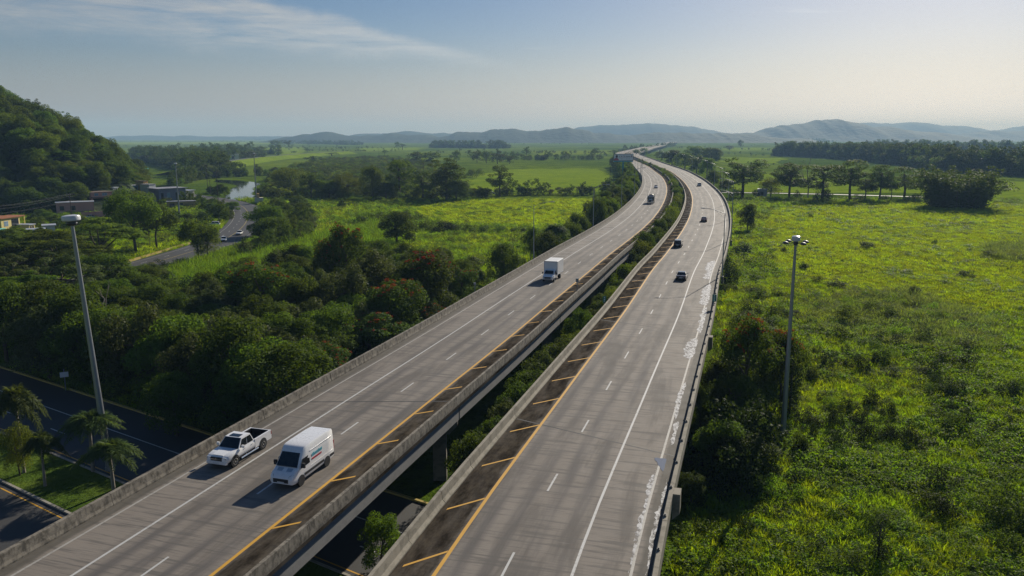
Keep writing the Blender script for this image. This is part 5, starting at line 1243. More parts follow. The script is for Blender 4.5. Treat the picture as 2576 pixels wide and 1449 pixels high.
fill([(640,520),(760,520),(790,560),(760,610),(690,650),(640,660),(620,640),(660,580)], 6.5, (3.0, 6.0), (5.5, 8.0), T_BROAD + T_BUSH, 'bushy tree right of the side road', 'trees right of the side road', near=0.3, side=9.5)
print('plants', len(PLANTS))
# ------------------------------------------------------------------ growth nobody could count: scattered with instances
def scatter(name, meshes, pts, scl, rot, idx, label, cat=None):
    src = bpy.data.collections.new(name + '_source')
    for i, me in enumerate(meshes):
        src.objects.link(bpy.data.objects.new('%s_%02d' % (name, i), me))
    me = bpy.data.meshes.new(name); n = len(pts)
    me.vertices.add(n); me.vertices.foreach_set('co', np.ascontiguousarray(pts, dtype=np.float32).ravel())
    for nm, typ, arr in (('scl', 'FLOAT_VECTOR', scl), ('rot', 'FLOAT_VECTOR', rot)):
        a = me.attributes.new(nm, typ, 'POINT'); a.data.foreach_set('vector', np.ascontiguousarray(arr, dtype=np.float32).ravel())
    a = me.attributes.new('idx', 'INT', 'POINT'); a.data.foreach_set('value', np.ascontiguousarray(idx, dtype=np.int32))
    ob = link(name, me); tag(ob, label, cat, kind='stuff')
    ng = bpy.data.node_groups.new(name, 'GeometryNodeTree')
    ng.interface.new_socket('Geometry', in_out='INPUT', socket_type='NodeSocketGeometry'); ng.interface.new_socket('Geometry', in_out='OUTPUT', socket_type='NodeSocketGeometry')
    N, L = ng.nodes, ng.links
    gi, go = N.new('NodeGroupInput'), N.new('NodeGroupOutput')
    ci = N.new('GeometryNodeCollectionInfo'); ci.inputs[0].default_value = src; ci.inputs['Separate Children'].default_value = True; ci.inputs['Reset Children'].default_value = True
    ip = N.new('GeometryNodeInstanceOnPoints'); ip.inputs['Pick Instance'].default_value = True
    def attr(nm, t):
        q = N.new('GeometryNodeInputNamedAttribute'); q.data_type = t; q.inputs['Name'].default_value = nm; return q.outputs['Attribute']
    L.new(gi.outputs[0], ip.inputs['Points']); L.new(ci.outputs[0], ip.inputs['Instance'])
    L.new(attr('idx', 'INT'), ip.inputs['Instance Index']); L.new(attr('scl', 'FLOAT_VECTOR'), ip.inputs['Scale'])
    e2r = N.new('FunctionNodeEulerToRotation'); L.new(attr('rot', 'FLOAT_VECTOR'), e2r.inputs[0]); L.new(e2r.outputs[0], ip.inputs['Rotation'])
    L.new(ip.outputs[0], go.inputs[0])
    md = ob.modifiers.new('scatter', 'NODES'); md.node_group = ng
    return ob
rs = np.random.RandomState(404)
def jitter_grid(x0, x1, y0, y1, sp):
    X, Y = np.meshgrid(np.arange(x0, x1, sp), np.arange(y0, y1, sp))
    return (X + rs.uniform(-.5, .5, X.shape) * sp).ravel(), (Y + rs.uniform(-.5, .5, Y.shape) * sp).ravel()
def to_px(x, y, z=0.0):
    dz_ = z - CAM_H; d = y * CP - dz_ * SP; return IW/2 + FPX * x / d, IH/2 - FPX * (y * SP + dz_ * CP) / d
def free_ground(x, y, margin=0.6):
    """keep off the roads, out of the river and out from under the decks"""
    so, sl = CR.soff(x, y), CL.soff(x, y)
    ok = ((so > 12.9) | (sl < -12.6) | ((so < -3.4) & (sl > 3.4)))
    c = cross_off(x, y); ok &= ~((c > 20.0) & (c < 52.6 + margin) & (x < 12))
    ok &= dist_side(x, y) > 7.4 + margin
    return ok, so, sl
S_TUFT = [t_tuft(1,'grass',46,0.8,0.5,0.024), t_tuft(2,'grass',46,0.8,0.5,0.024), t_tuft(3,'grass_lush',44,1.05,0.5,0.028), t_tuft(4,'grass_bright',48,0.7,0.55,0.024)]
S_WEED = [t_weed(11,'weed'), t_weed(12,'weed',120,0.8,0.7,0.2), t_weed(13,'grass_lush',110,0.8,0.55,0.18), t_weed(14,'leaf_light',100,0.75,0.6,0.18)]
S_REED = [t_tuft(21,'reed',46,1.5,0.7,0.026,0.7), t_tuft(22,'reed',40,1.3,0.7,0.030,0.85)]
MESHES = S_TUFT + S_WEED + S_REED
reed_poly = [(2040,770),(2150,735),(2330,740),(2470,800),(2520,850),(2500,890),(2330,900),(2210,870),(2100,850),(2020,820)]
reed_poly2 = [(2480,620),(2700,600),(2700,670),(2480,660)]
reed_poly3 = [(2290,1330),(2400,1330),(2420,1449),(2280,1449)]
reed_poly4 = [(1690,1330),(1960,1310),(2010,1480),(1680,1480)]
lush_poly = LUSH
bright_px = [FIELDS['a'], FIELDS['c'], FIELDS['b'], [(1930,600),(2800,620),(2800,760),(2400,800),(2200,740),(1950,690)]]
P_, S_, R_, I_ = [], [], [], []
for y0, y1, sp, k in ((34,75,0.62,1.0),(75,120,0.80,1.12),(120,190,1.05,1.25),(190,290,1.6,1.6),(290,430,2.6,2.1)):
    x, y = jitter_grid(-0.72*y1 - 8, 0.72*y1 + 12, y0, y1, sp)
    vis = np.abs(x) < 0.69 * y + 10; x, y = x[vis], y[vis]
    ok, so, sl = free_ground(x, y); x, y, so, sl = x[ok], y[ok], so[ok], sl[ok]
    hill = hillz(x, y) < 0.5; x, y, so, sl = x[hill], y[hill], so[hill], sl[hill]
    u, v = to_px(x, y); n = len(x); r = rs.rand(n); pn = fbm(x/9, y/9, 31); pn2 = fbm(x/26, y/26, 35)
    idx = np.where(r < 0.68, rs.randint(0, 2, n), 4 + rs.randint(0, 3, n))                      # grass and weeds mixed
    idx = np.where((pn > 0.58) & (r < 0.7), 4 + rs.randint(0, 3, n), idx)
    idx = np.where((pn2 > 0.56) & (r > 0.35), np.where(rs.rand(n) < 0.6, 3, 7), idx)
    lush = in_poly(u, v, lush_poly); idx = np.where(lush, np.where(r < 0.8, 2, 6), idx)
    br = np.zeros(n, bool)
    for bp in bright_px: br |= in_poly(u, v, bp)
    idx = np.where(br & (r < 0.86), 3, idx)
    rd_ = in_poly(u, v, reed_poly) | in_poly(u, v, reed_poly2) | in_poly(u, v, reed_poly3) | in_poly(u, v, reed_poly4)
    idx = np.where(rd_ & (r < 0.34), 8 + rs.randint(0, 2, n), idx)
    bright_tufts = in_poly(u, v, [(1690,1180),(1960,1150),(2110,1300),(2020,1480),(1690,1480)]) | in_poly(u, v, [(2250,1380),(2400,1250),(2520,1400),(2500,1480),(2250,1480)])
    idx = np.where(bright_tufts & (r < 0.55), 3, idx)  # more yellow-green, slightly taller tufts in these two areas
    hs = 0.55 + 0.9 * pn; hs = np.where(bright_tufts, hs * 1.1, hs); hs = np.where(lush, 1.5, hs); hs = np.where(br, 0.45 + 0.4 * pn, hs); hs = np.where(rd_ & (idx >= 8), 0.6 + 0.5 * pn, hs)
    gap = (so < -3.4) & (sl > 3.4); hs = np.where(gap, 0.9, hs)
    sc = k * rs.uniform(0.75, 1.3, n)
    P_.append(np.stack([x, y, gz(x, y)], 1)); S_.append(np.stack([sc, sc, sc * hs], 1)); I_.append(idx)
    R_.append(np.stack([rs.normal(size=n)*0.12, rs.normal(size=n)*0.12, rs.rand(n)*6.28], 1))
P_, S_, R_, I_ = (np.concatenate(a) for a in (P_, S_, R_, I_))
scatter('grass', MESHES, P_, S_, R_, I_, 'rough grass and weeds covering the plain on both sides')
print('grass points', len(P_))
# rank leafy mounds in the rough growth
x, y = jitter_grid(-150, 150, 36, 210, 2.3); vis = np.abs(x) < 0.69 * y + 8; x, y = x[vis], y[vis]
ok, so, sl = free_ground(x, y, 1.5); u, v = to_px(x, y); pn = fbm(x/13, y/13, 61, 3); pe = fbm(x/5, y/5, 65, 2)
br = in_poly(u, v, bright_px[3]) | in_poly(u, v, bright_px[1]) | in_poly(u, v, bright_px[0]) | in_poly(u, v, lush_poly)
dens = np.clip((pn - 0.40) * 3.2, 0.03, 0.6) * np.where(so > 0, np.clip((200 - y) / 110, 0.15, 1), 0.55) * np.where(br, 0.12, 1)
ok &= (rs.rand(len(x)) < dens) & ((so > 14.5) | (sl < -15)); x, y, pe = x[ok], y[ok], pe[ok]; n = len(x); sc = rs.uniform(0.28, 0.75, n) * (0.7 + 0.8 * pe)
S_MOUND = [t_bush(151,'weed',2.2,2.0,14,0.18,170).crown, t_bush(152,'leaf_dark',2.6,1.8,14,0.24,120).crown, t_bush(153,'weed',1.6,2.2,14,0.18,170).crown, t_bush(154,'leaf_shade',2.4,1.9,14,0.24,120).crown, t_bush(155,'grass_lush',2.0,2.0,14,0.18,170).crown]
scatter('undergrowth', S_MOUND, np.stack([x, y, gz(x, y) - 0.15], 1), np.stack([sc*1.15, sc*1.15, sc*rs.uniform(0.8, 1.5, n)], 1), np.stack([x*0, x*0, rs.rand(n)*6.28], 1), rs.randint(0, 5, n), 'rank leafy weeds heaped over the rough ground')
print('mounds', n)
# woodland on the near hill
x, y = jitter_grid(-440, -140, 305, 640, 5.6); hz_ = hillz(x, y)
keep = (clear_of_houses(x, y, 0.0) | (hz_ > 9)) & (hz_ > 1.0) & (np.abs(x) < 0.72 * y + 12); x, y, hz_ = x[keep], y[keep], hz_[keep]; n = len(x)
idx = rs.randint(0, 6, n); sc = (0.5 + 1.0 * rs.rand(n) ** 2.0) * np.where(idx == 5, 0.62, 1.0)
HM = [T_BROAD[0].crown, T_BROAD[1].crown, T_BROAD[3].crown, T_LIGHT[0].crown, T_UMB[1].crown, T_OPEN[0].crown]
scatter('hillside_wood', HM, np.stack([x, y, hz_ - 3.4 * sc], 1), np.stack([sc*1.05, sc*1.05, sc], 1), np.stack([rs.normal(size=n)*.1, rs.normal(size=n)*.1, rs.rand(n)*6.28], 1), idx, 'dense green wood covering the hillside on the left')
# belts of far wood
def belt(name, line, width, hgt, sp, label, wtree=1.0):
    pts = np.array([at(*p)[:2] for p in line]); seg = np.linalg.norm(np.diff(pts, axis=0), axis=1); n = int(seg.sum() * width / sp**2) + 2
    t = rs.rand(n) * seg.sum(); cs = np.concatenate([[0], np.cumsum(seg)])
    bx, by = np.interp(t, cs, pts[:, 0]), np.interp(t, cs, pts[:, 1]); bx, by = bx + rs.uniform(-.5,.5,n)*width*0.3, by + rs.uniform(-.0,1,n)*width
    sc = rs.uniform(hgt[0], hgt[1], n) / 11.0
    scatter(name, [t_.crown for t_ in T_FARTREE], np.stack([bx, by, -sc*1.6], 1), np.stack([sc*wtree, sc*wtree, sc], 1), np.stack([sc*0, sc*0, rs.rand(n)*6.28], 1), rs.randint(0, 4, n), label)
belt('woodland', [(1972,393),(2120,400),(2330,419),(2480,438),(2800,456)], 60, (13,19), 6.5, 'hazy belt of bamboo and trees across the right-hand plain')
belt('woodland', [(2205,377),(2400,383),(2576,388),(2800,394)], 60, (14,20), 9, 'second, paler belt of trees behind the first on the right')
belt('woodland', [(1085,372),(1180,373),(1280,374)], 60, (13,18), 9, 'hazy belt of wood at the foot of the central hills')
belt('woodland', [(700,362),(760,362),(900,365)], 80, (8,15), 14, 'faint wood at the foot of the left-hand hills')
def poly_wood(name, poly_px, sp, hgt, label, wtree=1.1, meshes=None):
    poly = [tuple(at(*q)[:2]) for q in poly_px]; P = np.array(poly); x, y = jitter_grid(P[:,0].min(), P[:,0].max(), P[:,1].min(), P[:,1].max(), sp)
    k = in_poly(x, y, poly) & (dist_side(x, y) > 11) & clear_of_houses(x, y, 1.0) & (fbm(x/40, y/40, 71, 3) > 0.40); x, y = x[k], y[k]; n = len(x)
    sc = rs.uniform(hgt[0], hgt[1], n) / 11.0 * (0.6 + 0.8 * fbm(x/25, y/25, 73, 2))
    scatter(name, meshes or [t_.crown for t_ in T_FARTREE], np.stack([x, y, -sc*1.4], 1), np.stack([sc*wtree, sc*wtree, sc], 1), np.stack([sc*0, sc*0, rs.rand(n)*6.28], 1), rs.randint(0, 4, n), label)
poly_wood('woodland', [(655,505),(690,440),(800,408),(960,400),(1080,415),(1110,470),(1100,505),(900,503)], 5.2, (4,8), 'dense low scrub between the river and the bright field', 1.25, [t_.crown for t_ in T_SCRUB])
poly_wood('woodland', [(420,395),(640,382),(660,396),(560,412),(520,432),(440,440)], 12, (7,15), 'loose wood before the levee')
for yy, xa, xb, hh in ((367,290,720,7),(373,640,1000,8),(380,770,1010,7),(385,1100,1520,8),(393,1190,1530,7),(362,1100,1500,9),(367,1850,2200,7),(391,1800,1960,6),(415,1850,1990,5),(356,300,1000,9)):
    belt('woodland', [(xa,yy),((xa+xb)/2,yy+1),(xb,yy+0.5)], 14, (hh*0.5,hh), 11 if yy > 370 else 20, 'thin hazy hedge line between the far fields, ' + {367:'behind the levee' if xa < 1000 else 'on the right-hand plain',373:'before the left-hand hills',380:'above the river scrub',385:'above the soft green field',393:'nearest above the soft green field',362:'at the foot of the central hills',391:'behind the right-hand clump',415:'beyond the lane row',356:'along the left horizon'}[yy])
belt('woodland', [(640,500),(700,492),(820,490),(960,493),(1100,503),(1300,492),(1540,492)], 10, (3.5,7), 4.0, 'line of low wood along the far edge of the bright field')
belt('woodland', [(330,400),(400,415),(470,430),(500,450)], 70, (9,15), 7, 'dark wood at the foot of the hill beyond the houses')
belt('woodland', [(430,470),(480,455),(520,450),(570,447),(700,440)], 14, (5,9), 5, 'trees along the river bank below the levee')
belt('woodland', [(420,402),(520,396),(700,388)], 40, (6,14), 15, 'scattered wood before the levee fields')
belt('woodland', [(1180,400),(1350,404),(1530,402)], 40, (5,11), 11, 'scattered low wood on the middle plain')
belt('woodland', [(1560,384),(1640,376),(1700,368)], 30, (7,12), 14, 'far trees along the bend of the road')
belt('woodland', [(1700,372),(1900,378),(2080,381),(2300,385)], 25, (3,8), 20, 'thin far hedges on the right-hand plain')
belt('woodland', [(1560,352),(1750,353),(1900,355),(2100,358)], 200, (10,18), 30, 'wood at the foot of the hills where the road ends')
belt('woodland', [(300,352),(600,352),(760,354),(1000,357)], 160, (8,14), 40, 'distant tree line on the left horizon')
belt('woodland', [(640,545),(720,560),(760,600),(680,640),(600,660)], 14, (3,6), 4.5, 'bushy growth right of the side road')
belt('woodland', [(380,520),(470,520),(520,530),(560,560)], 12, (2.5,5.5), 4.5, 'scrub along the upper side of the side road')
# ------------------------------------------------------------------ vehicles: forward is +Y, ground at z = 0
def ring(half, y):
    """half outline (x, z) from the floor up -> closed ring at station y; a point may carry its own y shift"""
    r = [(p[0], y + (p[2] if len(p) > 2 else 0), p[1]) for p in half]; l = [(-p[0], y + (p[2] if len(p) > 2 else 0), p[1]) for p in reversed(half)]
    return r + l
_wheel_cache = {}
def wheel(parent, x, y, r, w, rim='rim', dual=False):
    key = (round(r, 3), round(w, 3), rim)
    if key not in _wheel_cache:
        ty = MB().lathe([(r*0.62,-w/2),(r*0.93,-w/2),(r,-w*0.32),(r,w*0.32),(r*0.93,w/2),(r*0.62,w/2)], 20, axis='x').mesh('wheel', M['tyre'], 40)
        rm = MB().lathe([(r*0.60,-w*0.40),(r*0.64,w*0.50),(r*0.56,w*0.53),(r*0.50,w*0.36),(r*0.17,w*0.40),(r*0.14,w*0.50),(0.01,w*0.51)], 20, axis='x')
        for k in range(5):
            a = 2*math.pi*k/5; m4 = Matrix.Rotation(a, 4, 'X'); rm.box(w*0.34, w*0.47, -r*0.085, r*0.085, r*0.12, r*0.55, mat=m4)
        _wheel_cache[key] = (ty, rm.mesh('rim', M[rim], 40))
    ty, rm = _wheel_cache[key]
    o = link('wheel', ty, parent, (x, y, r), (0, 0, 0 if x > 0 else math.pi)); link('rim', rm, o)
    return o
def quad_on(parent, name, q, mat, inset=0.06, lift=0.014, thick=0.012):
    """a pane laid on a four-sided face, a little proud of it"""
    q = [Vector(p) for p in q]; c = sum(q, Vector()) / 4
    n = (q[1]-q[0]).cross(q[3]-q[0]).normalized()
    if n.dot(c - Vector((0, c.y * 0.6, c.z * 0.8))) < 0 and name != 'sunroof': n = -n
    p = [a.lerp(c, inset) for a in q]
    b = MB(); b.add([a + n*(lift) for a in p] + [a + n*(lift-thick) for a in p], [(0,1,2,3),(7,6,5,4),(0,4,5,1),(1,5,6,2),(2,6,7,3),(3,7,4,0)])
    return b.build(name, mat, parent)
def lerp4(q, u0, u1, v0, v1):
    """sub-rectangle of a bilinear patch q = [bl, br, tr, tl]"""
    q = [Vector(p) for p in q]
    f = lambda u, v: (q[0].lerp(q[1], u)).lerp(q[3].lerp(q[2], u), v)
    return [f(u0,v0), f(u1,v0), f(u1,v1), f(u0,v1)]
SEDAN = dict(L=4.7, W=0.91, zb=0.88, zr=1.44, hood=0.92, trunk=1.02, yb=(-1.75, 0.95), yr=(-0.95, 0.15), wr=0.62, wheel=0.33, ax=1.38)
SUV = dict(L=4.6, W=0.93, zb=1.02, zr=1.70, hood=1.05, trunk=1.04, yb=(-2.15, 1.05), yr=(-1.85, 0.35), wr=0.68, wheel=0.36, ax=1.36)
MINIVAN = dict(L=5.0, W=0.98, zb=1.02, zr=1.76, hood=1.05, trunk=1.05, yb=(-2.38, 1.35), yr=(-2.05, 0.45), wr=0.76, wheel=0.35, ax=1.5)
HATCH = dict(L=4.2, W=0.87, zb=0.92, zr=1.50, hood=0.95, trunk=0.96, yb=(-1.95, 1.0), yr=(-1.45, 0.2), wr=0.62, wheel=0.31, ax=1.27)
def car(name, spec, paint, label, loc, heading, cat='car', group=None):
    s = spec; L, W = s['L'], s['W']; h = L / 2
    t = empty(name, loc, heading, label, cat, group)
    b = MB(); st = []
    def sec(y, w, z0, zt, top=0.9): return ring([(w*0.86, z0), (w*0.97, z0+0.16), (w, 0.52), (w*0.985, max(zt-0.10, 0.6)), (w*top, zt)], y)
    tr, hd = s['trunk'], s['hood']
    st = [sec(-h, W*0.80, 0.42, tr*0.80, 0.9), sec(-h+0.10, W*0.92, 0.30, tr*0.93), sec(-h+0.45, W*0.985, 0.22, tr), sec(s['yb'][0]+0.05, W, 0.20, max(tr, s['zb'])), sec(-0.2, W, 0.20, s['zb']), sec(s['yb'][1]-0.05, W*0.99, 0.20, s['zb']+0.02), sec(h-0.75, W*0.97, 0.21, hd*0.93), sec(h-0.22, W*0.90, 0.26, hd*0.80), sec(h, W*0.74, 0.36, hd*0.64)]
    b.loft(st); body = b.build('body', M[paint], t, smooth=38)
    y0, y1 = s['yb']; r0, r1 = s['yr']; zb, zr, wb, wr = s['zb']-0.02, s['zr'], W*0.93, s['wr']
    B = [(-wb,y0,zb),(wb,y0,zb),(wb,y1,zb),(-wb,y1,zb)]; Tp = [(-wr,r0,zr-0.03),(wr,r0,zr-0.03),(wr,r1,zr-0.02),(-wr,r1,zr-0.02)]
    ym = (r0+r1)/2
    g = MB(); mid = [(-wr*0.98,ym,zr),(wr*0.98,ym,zr)]
    g.add(B + Tp + mid, [(0,1,5,4),(2,3,7,6),(1,2,6,9,5),(3,0,4,8,7),(4,5,9,8),(8,9,6,7)]); g.build('cabin', M[paint], t, smooth=30)
    quad_on(t, 'windscreen', [B[2],B[3],Tp[3],Tp[2]], M['glass'], 0.09); quad_on(t, 'rear_window', [B[0],B[1],Tp[1],Tp[0]], M['glass'], 0.12)
    for sgn in (1, -1):
        q = [B[1],B[2],Tp[2],Tp[1]] if sgn > 0 else [B[0],B[3],Tp[3],Tp[0]]
        for u0, u1 in ((0.06,0.50),(0.53,0.95)): quad_on(t, 'side_window', lerp4(q, u0, u1, 0.10, 0.88), M['glass'], 0.02)
        wheel(t, sgn*(W-0.10), s['ax'], s['wheel'], 0.21); wheel(t, sgn*(W-0.10), -s['ax'], s['wheel'], 0.21)
        a = MB().lathe([(s['wheel']+0.05,-0.02),(s['wheel']+0.05,0.012)], 18, (sgn*(W-0.008), s['ax'], s['wheel']+0.02), 'x').lathe([(s['wheel']+0.05,-0.02),(s['wheel']+0.05,0.012)], 18, (sgn*(W-0.008), -s['ax'], s['wheel']+0.02), 'x')
        a.build('wheel_arch', M['trim'], t)
        MB().box(sgn*W*0.97, sgn*(W*0.97+0.17), y1-0.35, y1-0.22, zb+0.02, zb+0.17).build('mirror', M[paint], t)
        MB().box(sgn*W*0.48, sgn*W*0.86, -h+0.03, -h+0.20, tr*0.68, tr*0.86).build('tail_lamp', M['lamp_red'], t)
        MB().box(sgn*W*0.44, sgn*W*0.80, h-0.26, h-0.06, hd*0.60, hd*0.74).build('headlamp', M['headlamp'], t)
    MB().box(-0.26, 0.26, -h-0.012, -h+0.05, tr*0.55, tr*0.55+0.13).build('number_plate', M['plate'], t)
    MB().box(-W*0.60, W*0.60, -h-0.006, -h+0.10, 0.36, 0.50).build('bumper', M['trim'], t)
    MB().box(-W*0.45, W*0.45, h-0.10, h+0.01, hd*0.40, hd*0.60).build('grille', M['trim'], t)
    return t
def on_lane(curve, px_, py_, away, o=None, z=DECK_Z):
    s, off = curve.project(at(px_, py_, z))
    if o is not None: off = o
    p = curve.off(np.array(s), np.array(off)); tg = curve.tan(np.array(s)); d = tg if away else -tg
    return (p[0], p[1], z + 0.012), math.atan2(d[1], d[0]) - math.pi/2, off
# white pickup on the shoulder
def pickup():
    loc, hd, off = on_lane(CL, 637, 1150, False, -9.35)
    t = empty('pickup_truck', loc, hd, 'white four-door pickup with sunroof and open bed, driving along the shoulder', 'pickup truck')
    W = 1.0; b = MB()
    def sec(y, w, z0, zt, top=0.92): return ring([(w*0.88, z0), (w*0.98, z0+0.14), (w, 0.80), (w*0.985, zt-0.12), (w*top, zt)], y)
    b.loft([sec(-0.62,W,0.48,1.16), sec(0.6,W,0.48,1.16), sec(1.30,W,0.48,1.18), sec(1.42,W*1.01,0.50,1.19), sec(2.1,W*1.01,0.55,1.15), sec(2.62,W*0.98,0.52,1.08), sec(2.86,W*0.90,0.50,0.98), sec(2.93,W*0.80,0.56,0.90)])
    b.build('body', M['car_white'], t, smooth=38)
    MB().loft([ring([(0.05,1.17),(0.62,1.165),(0.66,1.10)], 1.36), ring([(0.05,1.20),(0.50,1.195),(0.56,1.10)], 1.9), ring([(0.05,1.12),(0.46,1.115),(0.52,1.00)], 2.72)], caps=True).build('bonnet_bulge', M['car_white'], t, smooth=30)
    # bed: floor, walls and tailgate with a dark liner
    bed = MB().box(-W,-W+0.14,-2.92,-0.66,0.50,1.22).box(W-0.14,W,-2.92,-0.66,0.50,1.22).box(-W+0.142,W-0.142,-2.90,-2.82,0.52,1.21).box(-W+0.142,W-0.142,-0.76,-0.66,0.52,1.20)
    bo = bed.build('bed', M['car_white'], t)
    MB().box(-W+0.144,W-0.144,-2.815,-0.764,0.55,0.66).box(-W+0.143,-W+0.165,-2.815,-0.764,0.661,1.19).box(W-0.165,W-0.143,-2.815,-0.764,0.661,1.19).box(-W+0.17,W-0.17,-2.818,-2.80,0.661,1.18).box(-W+0.17,W-0.17,-0.78,-0.765,0.661,1.18).build('bed_liner', M['trim'], bo)
    MB().box(-W+0.142,W-0.142,-2.935,-2.905,0.60,1.19).build('tailgate', M['car_white'], t)
    y0, y1, r0, r1, zb, zr, wb, wr = -0.64, 1.42, -0.40, 0.72, 1.14, 1.86, 0.94, 0.74
    B = [(-wb,y0,zb),(wb,y0,zb),(wb,y1,zb),(-wb,y1,zb)]; Tp = [(-wr,r0,zr-0.03),(wr,r0,zr-0.03),(wr,r1,zr-0.03),(-wr,r1,zr-0.03)]; ym = (r0+r1)/2
    g = MB(); g.add(B + Tp + [(-wr*0.98,ym,zr),(wr*0.98,ym,zr)], [(0,1,5,4),(2,3,7,6),(1,2,6,9,5),(3,0,4,8,7),(4,5,9,8),(8,9,6,7)]); g.build('cab', M['car_white'], t, smooth=30)
    quad_on(t, 'windscreen', [B[2],B[3],Tp[3],Tp[2]], M['glass'], 0.07); quad_on(t, 'rear_window', [B[0],B[1],Tp[1],Tp[0]], M['glass'], 0.14)
    MB().box(-0.46,0.46,0.10,0.58,zr-0.02,zr+0.012).build('sunroof', M['glass'], t)
    for sgn in (1,-1):
        q = [B[1],B[2],Tp[2],Tp[1]] if sgn > 0 else [B[0],B[3],Tp[3],Tp[0]]
        for u0, u1 in ((0.05,0.44),(0.47,0.93)): quad_on(t, 'side_window', lerp4(q, u0, u1, 0.10, 0.86), M['glass'], 0.02)
        for y in (1.98, -1.72):
            wheel(t, sgn*(W-0.11), y, 0.41, 0.28, 'chrome')
            MB().lathe([(0.49,-0.02),(0.49,0.012)], 20, (sgn*(W+(0.004 if y < 0 else 0.006)), y, 0.46), 'x').build('wheel_arch', M['trim'], t)
        MB().tube((sgn*(W+0.06),-0.95,0.42),(sgn*(W+0.06),1.30,0.42),0.06,0.06,8).build('running_board', M['chrome'], t)
        MB().box(sgn*(W+0.02),sgn*(W+0.26),1.02,1.16,1.20,1.42).build('mirror', M['car_white'], t)
        for y in (0.02, 1.0): MB().box(sgn*(W-0.01),sgn*(W+0.022),y-0.34,y-0.16,0.99,1.03).build('door_handle', M['chrome'], t)
        MB().box(sgn*0.52,sgn*0.86,2.80,2.91,0.84,1.00).build('headlamp', M['headlamp'], t)
        MB().box(sgn*(W-0.12),sgn*(W+0.006),-2.94,-2.86,0.85,1.15).build('tail_lamp', M['lamp_red'], t)
    MB().box(-0.50,0.50,2.86,2.955,0.72,1.00).build('grille', M['trim'], t)
    MB().box(-0.47,0.47,2.95,2.965,0.84,0.87).box(-0.015,0.015,2.95,2.965,0.73,0.99).build('grille_bar', M['chrome'], t)
    MB().loft([ring([(0.90,0.44),(0.92,0.66)],2.80), ring([(0.86,0.46),(0.88,0.66)],2.98)]).build('bumper', M['car_white'], t, smooth=30)
    MB().box(-0.28,0.28,2.985,3.0,0.46,0.60).build('number_plate', M['plate'], t)
    MB().box(-0.9,0.9,-3.06,-2.94,0.46,0.62).build('rear_bumper', M['chrome'], t)
    MB().box(-0.8,0.8,-2.7,2.7,0.34,0.56).build('chassis', M['trim'], t)
pickup()
